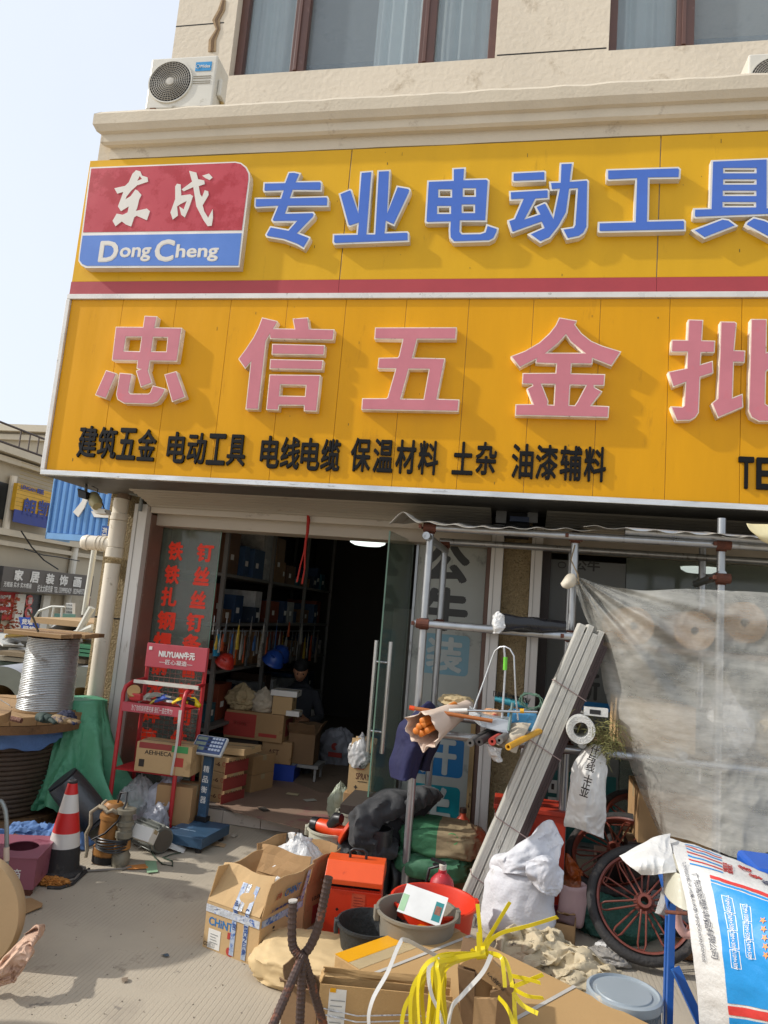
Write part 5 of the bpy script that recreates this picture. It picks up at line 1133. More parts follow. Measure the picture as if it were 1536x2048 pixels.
# navy jacket hanging
jk = thing('navy_jacket', 'dark navy work jacket hanging from the rack corner', 'jacket', (-.6, 4.3, 1), world=True)
navy = M('navy_cloth', '1C1E44', r=.85, var=.12, vs=6, bump=.3, bs=35)
sheet([[W(838, 1425, 4.42), W(852, 1400, 4.40), W(872, 1416, 4.42)], [W(806, 1450, 4.38), W(835, 1448, 4.22), W(862, 1455, 4.4)], [W(795, 1490, 4.36), W(826, 1495, 4.22), W(852, 1495, 4.38)], [W(784, 1520, 4.36), W(815, 1535, 4.22), W(838, 1520, 4.36)], [W(786, 1555, 4.36), W(812, 1562, 4.22), W(832, 1560, 4.36)]], 50, 50, .035, 5, 2, .02, 9).obj('body', navy, jk, smooth=True, solid=.01)
sheet([[W(850, 1480, 4.36), W(862, 1478, 4.34), W(872, 1480, 4.4)], [W(840, 1510, 4.38), W(855, 1512, 4.32), W(866, 1512, 4.38)], [W(834, 1535, 4.4), W(848, 1545, 4.34), W(858, 1545, 4.4)]], 24, 24, .03, 7, 5, .02, 10).obj('sleeve', M('navy_dark', '121330', r=.9), jk, smooth=True, solid=.01)
# black wrapped roll on the middle rail
rl = thing('wrapped_roll', 'black wrapped bundle with crumpled clear film end on the middle rail', 'wrapped bundle', (0, 0, 0), world=True)
a = W(1000, 1246, 4.30); b = W(1132, 1254, 4.42)
def rf(u, v):
    th = 2*pi*u; r_ = .052*(1+.25*noise.noise(V3((cos(th)*1.5, sin(th)*1.5, v*4))))*(1-.35*v); c = a+(b-a)*v
    return c+V3((.1*sin(th)*0, cos(th)*r_, sin(th)*r_+.0))
MB().grid(rf, 20, 26, wrapu=True).obj('roll', M('film_black_shiny', '17171A', r=.3, bump=.6, bs=18), rl, smooth=True)
MB().tube([a+V3((-.02, 0, 0)), a+V3((.02, 0, 0))], .035, 16).obj('core', M('foam_tan', 'C4A878', r=.9, bump=.6, bs=70), rl, smooth=40)
sheet([[W(983, 1232, 4.27), W(1000, 1226, 4.26), W(1012, 1236, 4.28)], [W(982, 1250, 4.24), W(992, 1248, 4.22), W(1008, 1252, 4.24)], [W(984, 1266, 4.26), W(996, 1268, 4.22), W(1006, 1262, 4.25)]], 20, 20, .025, 14, 7, .02, 24).obj('film', plast_w, rl, smooth=True, solid=.001)
# mesh roll, straw, printed bag on the right
meshr = M('mesh_roll_white', 'D4D3CB', r=.8, var=.08, bump=1.0, bs=140)
t = yroll(1162, 1460, .078, 'white fibre mesh roll on the shelf end right of the leaning sections', meshr, Y=4.25, L_=.32, nm='mesh_roll', inner=.52)
straw = thing('straw_bundle', 'tangled dried grass bundle beside the white mesh roll', 'straw', W(1206, 1478, 4.32)); rg = random.Random(2); B = MB()
for i in range(420):
    p = V3((rg.gauss(0, .055), rg.gauss(0, .05), rg.gauss(0, .05))); d = V3((rg.uniform(-1, 1), rg.uniform(-.6, .6), rg.uniform(-1, .6)))*.055
    B.tube([p, p+d*.5+V3((0, 0, .008)), p+d], .0016, 3, cap=False)
o = B.obj('stalks', M('straw_green', '7D7A48', r=.9, var=.4, vs=30), straw); o['kind'] = 'stuff'
t = thing('white_fitting', 'white plastic fitting lying above the mesh roll', 'plastic fitting', W(1168, 1430, 4.3)); MB().box((0, 0, 0), (.13, .05, .045)).box((.03, -.002, .01), (.09, -.0005, .035), 1).obj('body', [wplastic, blkp], t, bevel=.005)
pb = thing('hanging_sack', 'torn white plastic sack with a column of black characters hanging from the rack', 'sack', (.6, 4.3, .8), world=True)
white_w = crinkle(M('woven_white', 'D2CFC8', r=.6, var=.05, bump=.25, bs=40, alpha=.95), 9, .35, .012)
sheet([[W(1165, 1496, 4.36), W(1185, 1488, 4.30), W(1205, 1496, 4.36)], [W(1145, 1540, 4.30), W(1180, 1536, 4.24), W(1210, 1540, 4.30)], [W(1134, 1590, 4.28), W(1172, 1590, 4.20), W(1212, 1590, 4.28)], [W(1130, 1640, 4.28), W(1170, 1640, 4.22), W(1212, 1640, 4.28)], [W(1132, 1655, 4.3), W(1175, 1662, 4.24), W(1211, 1674, 4.3)]], 46, 60, .025, 6, 3, .02, 10).obj('body', white_w, pb, smooth=True, solid=.003)
for ch, (x, y) in zip('什与线·十正亚', ((1190, 1500), (1183, 1517), (1181, 1535), (1179, 1548), (1176, 1558), (1173, 1570), (1169, 1585))):
    if ch == '·': continue
    c = W(x, y, 4.175); letter(ch, MX(c, (.97, 0, -.22), (.22, 0, .97), (0, -1, 0)), .046, .046, inkb, pb, 'character', bold=.02)
# ================================================================== goods on the forecourt, middle and right
def zp(x, y, Y): return W(x, y, Y).z
GZ = lambda x, y, z=0.: G(x, y, z)
# printed carton, front left
tapeb = M('tape_blue_print', 'A9B4C4', r=.25, var=.3, vs=22, bump=.3, bs=30, spot='2F5FA6', spots=26, spot_amt=.55, alpha=.92)
tapeg = crinkle(M('tape_shiny', 'C9CDD2', r=.15, var=.2, vs=20, bump=.2, alpha=.8, spot='3A62A8', spots=20, spot_amt=.4), 40, .8, .006)
chb = M('print_cyan', '2B6FA6', r=.6, bump=0)
pa, pb = GZ(405, 1893), GZ(512, 1935); hch = zp(412, 1800, pa.y)
t1 = carton('printed_carton', 'large opened carton with blue lettering and shiny printed tape in the foreground', pa, pb, hch, .36, card_l, open_=(-.55, None, -.25, .22),
  prints=(('f', .30, .60, .15, .038, 'CHiNT', chb, .03), ('f', .20, .24, .075, .085, '#', whp), ('f', .50, .10, .04, .04, 'e', inkr, .05), ('f', .50, .42, .04, .03, 'F', inkr, .04), ('f', .12, .10, .07, .022, 'CO图20', inkb), ('r', .72, .80, .11, .035, 'CHiNT', chb, .03), ('r', .3, .84, .12, .02, 'B520OC', inkb), ('r', .5, .10, .355, .055, '#', M('carton_blue', '1F4F8C', r=.7)), ('f', .93, .10, .04, .055, '#', M('carton_blue')), ('r', .3, .45, .02, .1, 'Ī', inkb)))
w1 = (pb-pa).length
Tr = MX((w1, 0, hch), (0, 1, 0), (sin(.22), 0, cos(.22))); Tf = MX((0, 0, hch), (1, 0, 0), (0, sin(.55), cos(.55)))
letter('CHiNT', Tr @ Matrix.Translation((.2, .085, .012)), .13, .04, chb, t1, bold=.03); letter('正泰', Tr @ Matrix.Translation((.09, .085, .012)), .04, .03, inkr, t1, bold=.02)
letter('上海电器塑料股份', Tr @ Matrix.Translation((.18, .02, .012)), .26, .014, M('print_navy', '22407A', r=.6, bump=0), t1)
for xx, ww, mm in ((w1*.50, .028, tapeb), (w1*.60, .020, tapeg), (w1*.74, .022, tapeb)): MB().box((xx, .0, .009), (xx+ww, .12, .010), T=Tf).obj('tape', mm, t1)
MB().box((.30, .0, .012), (.325, .15, .013), T=Tr).obj('tape', tapeb, t1)
B = MB(); B.box((w1*.50, -.0030, .01), (w1*.58, -.0018, hch-.002)).obj('tape', tapeb, t1)
MB().box((w1*.72, -.0030, .01), (w1*.80, -.0018, hch-.002)).obj('tape', tapeb, t1)
MB().box((.001, -.0045, hch-.045), (w1-.001, -.0032, hch-.012)).obj('tape', tapeg, t1)
MB().box((w1+.0018, .01, hch-.045), (w1+.003, .34, hch-.015)).obj('tape', tapeb, t1)
for s_, x_, z_, hh in (('电器集团', .55, .17, .14), ('CARBON正泰', .76, .12, .2)):
    for i, ch in enumerate(s_): letter(ch, MX((w1*x_, -.0035, z_+hh*(.5-i/len(s_))), (0, 0, -1), (1, 0, 0), (0, -1, 0)), .026, .022, M('print_navy', '22407A', r=.6, bump=0), t1, bold=.03)
for i in range(4): MB().box((w1*.13, -.0032, hch*.16+.012*i), (w1*(.13+.14-.02*(i % 3)), -.0026, hch*.16+.012*i+.003)).obj('print_line', M('print_grey'), t1)
MB().tube([(w1*.5, -.02, hch+.02), (w1*.52, -.0, hch+.09), (w1*.6, .06, hch+.10)], .01, 6)
letter('CHiNT', MX((0, 0, 0), (1, 0, 0), (0, 1, 0)), .01, .01, chb, None, 'tmp'); bpy.data.objects.remove(bpy.data.objects['tmp'])
sheet([[(w1*.44, -.001, hch-.03), (w1*.5, -.006, hch-.03), (w1*.58, -.001, hch-.03)], [(w1*.42, .05, hch+.05), (w1*.5, .035, hch+.055), (w1*.6, .05, hch+.05)], [(w1*.45, .10, hch+.11), (w1*.52, .09, hch+.12), (w1*.62, .10, hch+.115)]], 20, 20, .01, 20, 3, .012, 30).obj('loose_tape', tapeg, t1, smooth=True)
q1 = V3((-1.0, 3.83, 0)); dq = (pb-pa).normalized()
t2 = carton('brown_carton', 'tall brown carton behind the printed one, holding a knotted white bag', q1-dq*.33, q1, .22, .27, card, open_=(-.2, .12, .1, .2), prints=(('r', .5, .25, .12, .09, '#', M('carton_red')), ('r', .5, .62, .14, .02, '10:06-28', inkb), ('r', .75, .95, .06, .05, 'o', inkb)))
bag('knotted_bag', 'white knotted plastic bag sitting in the brown carton', q1-dq*.165+V3((.04, .13, .12)), .155, .13, .15, plast_w, 21, amp=.14, cr=.12, ears=True)
# kraft sack
kraft = crinkle(M('kraft_pale', 'C9AF82', r=.8, var=.06, vs=4, bump=.2, bs=20, spot='B89B6C', spots=5, spot_amt=.2), 7, .4, .02)
sk = bag('kraft_sack', 'flat pale kraft paper sack with a green corner lying before the printed carton', GZ(634, 1955)+V3((0, .0, 0)), .29, .20, .085, kraft, 31, amp=.08, knot=False, cr=.06, crs=2.2, nu=90, nv=50, sq=.65)
sk.rotation_euler = (0, 0, -.12)
MB().box((.20, -.10, .045), (.25, .0, .075)).obj('green_corner', M('print_green', '3F8A4E', r=.6), sk, bevel=.01)
# red steel tool box with ridged lid
rb = M('paint_orange_red', 'D03A1A', r=.4, var=.06, vs=4, bump=.06, spot='B02A12', spots=6, spot_amt=.25); rb2 = M('paint_orange', 'DE5420', r=.4, var=.06, bump=.06, spot='B83A16', spots=7, spot_amt=.2)
ra = GZ(642, 1873); rc = V3((ra.x+.285, ra.y+.03, 0)); t = thing('steel_box', 'orange red steel box with a ridged lid and black handle', 'steel box', ra, (0, 0, atan2(rc.y-ra.y, rc.x-ra.x)))
wb = .285; hb = .27; db = .24
B = MB(); B.box((0, .012, 0), (wb, .020, hb-.03)).box((0, .021, 0), (.006, db, hb)).box((wb-.006, .021, 0), (wb, db, hb)).box((.007, db-.006, 0), (wb-.007, db, hb)).box((.007, .021, 0), (wb-.007, db-.007, .006)); B.obj('body', rb, t)
MB().box((-.004, -.004, .004), (wb+.004, .011, hb-.035)).obj('door', rb, t, bevel=.002)
MB().box((.006, .03, hb-.07), (wb-.006, .034, hb-.002)).obj('inner_panel', dark, t)
MB().lathe([(0, 0), (.009, 0)], 4, MX((.07, -.0055, .14), (1, 0, 0), (0, 0, 1), (0, -1, 0))).obj('keyhole', dark, t)
MB().box((.14, -.0052, .155), (.21, -.0042, .225)).obj('old_sticker', M('sticker_residue', 'C2502E', r=.7, var=.2, vs=30, spot='D8A088', spots=20, spot_amt=.2), t)
for i in range(4): MB().box((.15, -.0060, .165+.013*i), (.20-.008*(i % 2), -.0054, .168+.013*i)).obj('print_line', M('faded_print', '8A2A1A', r=.7, bump=0), t)
zl_ = hb-.0; pr = [(-.012, zl_-.01), (-.012, zl_+.015), (db*.28, zl_+.085), (db*.72, zl_+.085), (db+.012, zl_+.015), (db+.012, zl_-.01)]
MB().prism([(-.008, y, z) for y, z in pr], (wb+.016, 0, 0)).obj('lid', rb2, t, bevel=.003)
MB().tube([(wb*.36, db*.5, zl_+.086), (wb*.36, db*.5, zl_+.118), (wb*.42, db*.5, zl_+.130), (wb*.60, db*.5, zl_+.130), (wb*.66, db*.5, zl_+.118), (wb*.66, db*.5, zl_+.086)], .0075, 8).obj('handle', blkp, t, smooth=True)
# buckets
def bucket(name, label, x, y, h, r1, r0, mt_, hand=None, cat='bucket', lid=False, lugs=True, z0=0., tilt=(0, 0, 0), inner=None):
    p = G(x, y, z0+h); t = thing(name, label, cat, (p.x, p.y, z0), tilt)
    if lid:
        MB().lathe([(0, 0), (r0, 0), (r1*.985, h-.035), (r1*1.03, h-.034), (r1*1.03, h-.012), (r1, h-.011)], 40).obj('body', mt_, t, smooth=40)
        MB().lathe([(r1*1.05, h-.03), (r1*1.05, h), (r1*.97, h+.004), (r1*.95, h-.006), (r1*.78, h-.006), (r1*.76, h-.001), (0, h-.001)], 44).obj('lid', inner or mt_, t, smooth=40)
        B = MB()
        for k in range(70): a = 2*pi*k/70; B.box((r1*1.0, -.0012, h-.085), (r1*1.018, .0012, h-.040), T=Matrix.Rotation(a, 4, 'Z'))
        o = B.obj('ribs', mt_, t); o['kind'] = 'stuff'
    else:
        MB().lathe([(0, .004), (r0, .004), (r0*1.0, 0), (r0+(r1-r0)*.55, h*.55), (r0+(r1-r0)*.55+.004, h*.56), (r1*.985, h-.014), (r1*1.05, h-.012), (r1*1.055, h), (r1*.99, h+.001), (r1*.965, h-.01), (r0*.96, .008), (0, .008)], 44).obj('body', mt_, t, smooth=40)
    if lugs:
        for a in (.3, .3+pi):
            MB().box((r1*.98, -.022, h-.05), (r1*1.05+.010, .022, h+.006), T=Matrix.Rotation(a, 4, 'Z')).obj('lug', mt_, t, bevel=.004)
    if hand:
        pts = [((r1*1.07)*cos(a), (r1*1.07)*.12*0-.0-(r1*1.05)*sin(a)*.9, h-.03-(h*.55)*sin(a)) for a in [pi*i/16 for i in range(17)]]
        MB().tube(pts, .003, 6).obj('handle', hand, t, smooth=True)
    return t
gb = bucket('grey_bucket', 'taupe plastic bucket with a white leaflet in it', 835, 1818, .34, .178, .125, M('bucket_taupe', '7F796C', r=.5, var=.06, bump=.05, spot='6B6559', spots=5, spot_amt=.2))
lf = thing('leaflet', 'white folded leaflet with a small photo sticking out of the taupe bucket', 'leaflet', gb.location+V3((.01, -.045, .315)), (radians(38), radians(8), radians(-6)))
MB().box((-.10, 0, -.0), (.10, .14, .003)).obj('sheet', M('leaflet_white', 'DADAD6', r=.5, bump=.02), lf); MB().box((.055, .015, .0034), (.092, .105, .004)).obj('printed_panel', M('print_teal', '2A7F80', r=.5), lf); MB().box((.060, .045, .0041), (.087, .085, .0044)).obj('printed_photo', M('print_skin', '8A5A48', r=.5, var=.4, vs=60), lf); MB().box((-.098, .01, .0034), (-.07, .09, .004)).obj('printed_panel', M('print_greenish', '9CBF98', r=.5), lf)
bucket('rubber_bucket', 'black rubber bucket with a faint mesh pattern beside the red steel box', 742, 1843, .25, .150, .095, M('rubber_black', '26292A', r=.6, var=.15, vs=6, bump=.5, bs=50, spot='474B4A', spots=5, spot_amt=.25))
bucket('red_basin', 'orange red plastic tub standing behind the taupe bucket', 868, 1798, .31, .20, .15, M('plastic_vermilion', 'D4361C', r=.4, var=.05, bump=.05, spot='B03A2A', spots=5, spot_amt=.15))
t = bucket('grey_pail', 'grey lidded paint pail with a wire handle near the right front', 1248, 1982, .27, .135, .112, M('pail_grey', '7C878F', r=.4, var=.05, bump=.03), hand=M('wire_silver'), lid=True, lugs=False, inner=M('pail_lid', '96A0A6', r=.35, var=.05, bump=.03, spot='C0B8A6', spots=7, spot_amt=.25))
# extinguisher
ep = GZ(885, 1745, .33); t = thing('fire_extinguisher', 'dusty red fire extinguisher standing by the foot of the leaning sections', 'fire extinguisher', (ep.x, ep.y, 0))
MB().lathe([(0, 0), (.062, 0), (.066, .01), (.066, .26), (.058, .295), (.035, .32), (.022, .33), (.022, .345), (0, .345)], 32).obj('cylinder', M('red_dusty', 'A81E28', r=.5, var=.15, vs=10, bump=.1, spot='C9A0A0', spots=14, spot_amt=.3), t, smooth=40)
MB().lathe([(.018, .345), (.02, .37), (0, .375)], 16).obj('valve', M('valve_white', 'C8C2B4', r=.4), t, smooth=40)
MB().box((-.012, -.01, .372), (.075, .01, .384), T=Matrix.Rotation(2.6, 4, 'Z')).box((-.012, -.01, .352), (.06, .01, .362), T=Matrix.Rotation(2.6, 4, 'Z')).obj('lever', blkp, t)
MB().tube([(-.02, 0, .36), (-.07, .0, .34), (-.085, 0, .25), (-.075, 0, .15)], .008, 8).obj('hose', blkp, t, smooth=True)
# black pipe fittings
def elbow(name, label, p, up, r_, h, arm, armd, cat='pipe fitting'):
    t = thing(name, label, cat, p, (0, 0, up))
    MB().lathe([(r_*.86, h-.002), (r_, h-.002), (r_*1.02, h), (r_*1.02, h-.02), (r_, h-.022), (r_, r_), (r_*.96, .01), (0, .0)], 36).obj('socket', blkr_s, t, smooth=40)
    MB().lathe([(r_*.86, 0), (r_*.86, h-.001)], 36).obj('bore', dark, t, smooth=True)
    if arm:
        T = MX((0, 0, r_*.98), (0, 1, 0), (0, 0, 1), (armd, 0, 0)); x2, y2, z2 = frame((armd, -.75, 0)); T = MX((0, 0, r_*1.02), x2, y2, z2)
        MB().lathe([(r_, 0), (r_, arm-.03), (r_*1.06, arm-.028), (r_*1.06, arm), (r_*.9, arm+.001), (r_*.88, .02)], 36, T).obj('branch', blkr_s, t, smooth=40)
    return t
blkr_s = M('pipe_black', '2A2B2C', r=.38, var=.2, vs=7, bump=.12, bs=20, spot='5C5C59', spots=8, spot_amt=.35)
elbow('black_elbow', 'upright black pipe tee with a side opening behind the taupe bucket', GZ(815, 1790)+V3((.02, .10, 0)), 0, .088, .33, .19, -1)
elbow('black_elbow', 'tall black pipe socket standing behind the red steel box', GZ(738, 1800)+V3((0, .12, 0)), 0, .09, .37, 0, 1)
t = thing('red_fitting', 'red dusty pump housing lying between the steel box and the tub', 'fitting', GZ(800, 1845, .1))
MB().lathe([(.13, -.08), (.135, -.02), (.12, .02), (.07, .05), (.0, .06)], 28, ROT(.5, .2, 0)).obj('dome', M('red_dusty2', 'A8221E', r=.5, var=.15, vs=12, bump=.2, spot='C58A80', spots=14, spot_amt=.25), t, smooth=40)
for k in range(4): MB().box((-.02, -.14, -.03), (.02, -.11, .02), T=ROT(.5, .2, 0) @ Matrix.Rotation(k*pi/2, 4, 'Z')).obj('lug', M('red_dusty2'), t)
MB().tube([tuple(GZ(830, 1800, .0)+V3((0, 0, .1)))], .01, 3) if False else None
# grey flat case on the ground
t = thing('grey_case', 'grey plastic drill case on the ground beside the rubber bucket', 'case', GZ(765, 1915, 0)+V3((-.06, -.02, 0)), (0, 0, .65))
MB().box((0, 0, 0), (.34, .22, .045)).obj('lower_shell', M('case_grey', '66777A', r=.45, var=.08), t, bevel=.01); MB().box((0, 0, .047), (.34, .22, .09)).obj('upper_shell', M('case_grey'), t, bevel=.012)
MB().box((.12, .08, .091), (.22, .13, .096)).obj('recess', M('case_dark', '3E4A4C', r=.5), t)
# open bin with power tools by the step
bt = bucket('tool_tub', 'dirty white tub full of orange power tools beside the doorway step', 668, 1655, .27, .165, .13, M('tub_white', 'B5B2A0', r=.6, var=.1, spot='86806E', spots=6, spot_amt=.3))
oj = M('tool_orange', 'D8451A', r=.4, bump=.03)
pt = thing('power_tool', 'orange and black power saw sticking out of the white tub', 'power tool', bt.location+V3((.02, -.10, .27)), (.3, .2, -.3))
MB().tube([(-.11, 0, 0), (-.05, 0, .01), (.03, 0, .02), (.09, 0, .05)], [.04, .048, .045, .03], 14).obj('body', oj, pt, smooth=True)
MB().tube([(-.155, 0, -.01), (-.112, 0, 0)], .044, 14).obj('motor_cap', blkp, pt, smooth=40); MB().tube([(-.02, 0, .04), (.02, .0, .11), (.05, 0, .12)], [.034, .038, .03], 12).obj('grip', blkp, pt, smooth=True)
MB().lathe([(0, 0), (.085, 0), (.09, .006), (.085, .024), (0, .028)], 32, MX((.12, 0, .06), (.3, 0, 1), (0, 1, 0), (-1, 0, .3))).obj('blade_guard', oj, pt, smooth=40)
p2 = thing('power_tool', 'second orange power tool standing at the foot of the dark coat', 'power tool', GZ(650, 1730)+V3((0, .05, .13)), (0, 0, .1))
MB().tube([(-.10, 0, 0), (.06, 0, 0)], [.072, .075], 20).obj('body', oj, p2, smooth=40); MB().tube([(.061, 0, 0), (.12, 0, 0), (.16, 0, .02)], [.072, .05, .03], 18).obj('gearhead', M('alloy', '8A8B8B', r=.35, m=.7, spot='3A3A3A', spots=10, spot_amt=.3), p2, smooth=40)
MB().box((-.06, -.05, -.13), (.08, .05, -.074)).obj('stand', blkp, p2, bevel=.01)
for sx in (.0,): MB().tube([(-.06, -.07, .0), (-.06, -.078, 0)], .015, 12).obj('knob', blkp, p2)
cp = thing('torn_board', 'torn piece of pale carton lying over the white tub', 'carton piece', bt.location+V3((0, .02, .275)), (0, 0, .2)); MB().box((-.13, -.08, 0), (.14, .06, .008)).obj('board', card_l, cp)
MB().tube([W(632, 1648, 4.7), W(650, 1680, 4.6), W(668, 1705, 4.55), W(690, 1740, 4.5)], .007, 6).obj('green_rod', M('rod_green', '3E4A2E', r=.5), None); tag(bpy.data.objects['green_rod'], 'thin dark green rod leaning across the tool tub', 'rod')
MB().tube([W(690, 1690, 4.6), W(665, 1683, 4.55), W(645, 1690, 4.5), W(640, 1705, 4.5), W(655, 1706, 4.5)], .006, 6).obj('black_cable', blkp, None, smooth=True); tag(bpy.data.objects['black_cable'], 'black cable looping out beside the orange power tools', 'cable')
# black padded coat slung over a heap
coat_m = M('coat_black', '2A2B2D', r=.72, var=.15, vs=5, bump=.5, bs=26, sheen=.1)
ct = thing('padded_coat', 'black padded coat thrown over goods at the foot of the pipe rack', 'coat', (-.85, 4.7, 0), world=True)
Yc = 4.75
sheet([[W(735, 1590, Yc+.25), W(780, 1576, Yc+.25), W(820, 1578, Yc+.2), W(884, 1592, Yc+.05)],
       [W(708, 1612, Yc+.12), W(755, 1600, Yc-.02), W(812, 1598, Yc-.05), W(880, 1598, Yc+.0)],
       [W(705, 1650, Yc+.05), W(745, 1640, Yc-.14), W(800, 1620, Yc-.15), W(862, 1610, Yc-.02)],
       [W(690, 1685, Yc+.0), W(735, 1675, Yc-.18), W(785, 1665, Yc-.18), W(835, 1640, Yc-.04)],
       [W(672, 1712, Yc-.05), W(722, 1712, Yc-.2), W(775, 1705, Yc-.18), W(830, 1690, Yc-.02)],
       [W(700, 1745, Yc-.05), W(735, 1750, Yc-.15), W(790, 1750, Yc-.12), W(835, 1745, Yc+.0)]], 120, 120, .05, 4.5, 8, .06, 2.4).obj('body', coat_m, ct, smooth=True, solid=.02)
creased_tube([W(838, 1600, Yc-.12), W(775, 1612, Yc-.22), W(732, 1640, Yc-.27), W(738, 1684, Yc-.27), W(790, 1702, Yc-.22)], [.055, .075, .085, .085, .055], (1, .8), .34, 3).obj('sleeve', coat_m, ct, smooth=True)
creased_tube([W(886, 1592, Yc+.0), W(860, 1588, Yc-.08), W(826, 1602, Yc-.14), W(800, 1640, Yc-.2)], [.006, .06, .085, .04], (1, .6), .34, 5).obj('hood', coat_m, ct, smooth=True)
creased_tube([W(712, 1680, Yc-.15), W(688, 1710, Yc-.2), W(692, 1740, Yc-.2)], [.07, .06, .035], (1, .8), .34, 7).obj('sleeve', coat_m, ct, smooth=True)
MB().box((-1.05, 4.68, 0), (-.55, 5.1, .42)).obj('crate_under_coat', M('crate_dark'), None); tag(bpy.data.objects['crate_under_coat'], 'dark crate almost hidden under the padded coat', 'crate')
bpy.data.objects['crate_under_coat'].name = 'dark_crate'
# green and kraft cement bags
gbm = crinkle(M('bag_kraft_green', '8E7D5E', r=.8, var=.1, bump=.2, spot='76684C', spots=6, spot_amt=.2), 7, .4, .02); gre = M('print_green', '3F8A4E'); gbt = split_mat(crinkle(M('bag_kraft_half_green', '8E7D5E', r=.8, var=.1, bump=.2, spot='76684C', spots=6, spot_amt=.2), 7, .4, .02), '39704C', -.02)
grn = crinkle(M('bag_green', '3A6B4C', r=.65, var=.1, bump=.2), 8, .4, .02)
for i, (x, y, z0, rx, ry, rz, mt_, sd, lb) in enumerate(((890, 1735, 0, .26, .2, .11, gbm, 41, 'kraft bag at the bottom of the pile beside the leaning sections'), (868, 1722, .12, .24, .20, .09, grn, 43, 'green printed bag in the middle of the pile beside the leaning sections'), (885, 1680, .25, .25, .18, .10, gbt, 45, 'kraft bag with a green panel topmost of the pile'), (925, 1755, .0, .13, .15, .10, gbm, 47, 'small crumpled kraft bag squeezed against the leaning sections'))):
    p = G(x, y, z0+.06); p.z = z0; bg = bag('cement_bag', lb, p, rx, ry, rz, mt_, sd, amp=.10, cr=.10, knot=False, group='paper bags piled by the rack', sq=.6)
    if i == 2:
        MB().tube([(.07+.035*cos(a), -.165, .12+.03*sin(a)) for a in [2*pi*k/20 for k in range(20)]], .004, 5, closed=True).obj('emblem', gre, bg)
        letter('GREEN', MX((-.095, -.142, .06), (1, 0, 0), (0, .35, .94)), .1, .025, M('film_pale'), bg, bold=.03)
t = thing('orange_jug', 'dusty orange plastic jug standing behind the paper bags', 'jug', W(922, 1690, 5.1)+V3((0, 0, 0)))
t.location.z = .11
MB().lathe([(0, 0), (.055, 0), (.06, .02), (.06, .17), (.045, .21), (.022, .235), (.02, .26), (0, .26)], 20).obj('body', M('jug_orange', 'B8431E', r=.5, var=.15, vs=8, spot='6A3A28', spots=8, spot_amt=.4), t, smooth=40)
MB().lathe([(.024, .255), (.024, .285), (0, .285)], 16).obj('cap', M('cap_brown', '3E2A22', r=.5), t, smooth=40)
# spray carton, gloves and small bucket by the door leaf
sc0 = G(693, 1592, .34); 
t = carton('spray_carton', 'tan carton printed with a spray logo standing beside the open glass door', V3((sc0.x, sc0.y, .37)), V3((sc0.x+.17, sc0.y+.0, .37)), .32, .11, card_l, open_=(-.2, .6, None, None), prints=(('f', .6, .86, .11, .018, '生活先品 满', inkb), ('f', .5, .78, .1, .006, 'GREAT QUALITY FOR LIFE', inkb), ('f', .5, .55, .055, .03, '#', M('print_dullred', 'A85A40', r=.7)), ('f', .62, .36, .10, .045, 'SPRAY', M('print_brown')), ('f', .62, .25, .07, .008, 'GOODPAINT', inkb), ('f', .35, .12, .03, .03, '✦', inkb)))
t = bucket('small_bucket', 'small grey bucket with purple gloves on its rim near the glass door', 712, 1622, .26, .115, .09, M('bucket_pale', '8F8F80', r=.5, var=.08), z0=.108)
gpv = M('glove_purple', '7A2468', r=.6, var=.15, vs=9, bump=.3)
def glove(p, rot, s_, label, mt_):
    t = thing('work_glove', label, 'glove', p, rot)
    j = [(0, 0, 0, .032*s_), (.05*s_, 0, 0, .035*s_), (.09*s_, 0, 0, (.038*s_, .02*s_))]; e = [(0, 1), (1, 2)]; n0 = 3
    for k in range(4): j += [(.13*s_, (-.027+.018*k)*s_, .004, .010*s_), (.165*s_, (-.032+.021*k)*s_, -.006, .009*s_)]; e += [(2, n0), (n0, n0+1)]; n0 += 2
    j += [(.075*s_, -.04*s_, .004, .012*s_), (.105*s_, -.062*s_, 0, .010*s_)]; e += [(1, n0), (n0, n0+1)]
    skin_mesh('palm', j, e, mt_, t, 1); return t
glove(G(716, 1622, .38)+V3((-.04, -.10, .0)), (0, .1, .1), .9, 'purple glove with white cuff on the small bucket rim', gpv)
glove(G(690, 1600, .34), (0, .6, -.6), .9, 'purple glove hanging beside the spray carton', gpv)
bag('green_printed_bag', 'translucent bag with green print beside the small bucket', G(676, 1640, .108), .09, .07, .14, crinkle(M('bag_clear_green', 'A6AE98', r=.3, var=.1, alpha=.8, spot='2F9A4A', spots=6, spot_amt=.25), 12, .5, .01), 51)
t = thing('box_riser', 'low tan carton under the spray carton', 'carton', (sc0.x-.02, sc0.y-.02, .108)); MB().box((0, .0, 0), (.21, .15, .26)).obj('body', card, t, bevel=.003)
bag('white_rag_bag', 'black and white patterned bag hanging at the lower end of the door handle', W(722, 1500, 5.25)+V3((0, 0, -.12)), .085, .07, .12, crinkle(M('bag_patterned', 'B9B8B6', r=.4, var=.2, spot='2A2A2C', spots=11, spot_amt=.45), 12, .5, .01), 53)

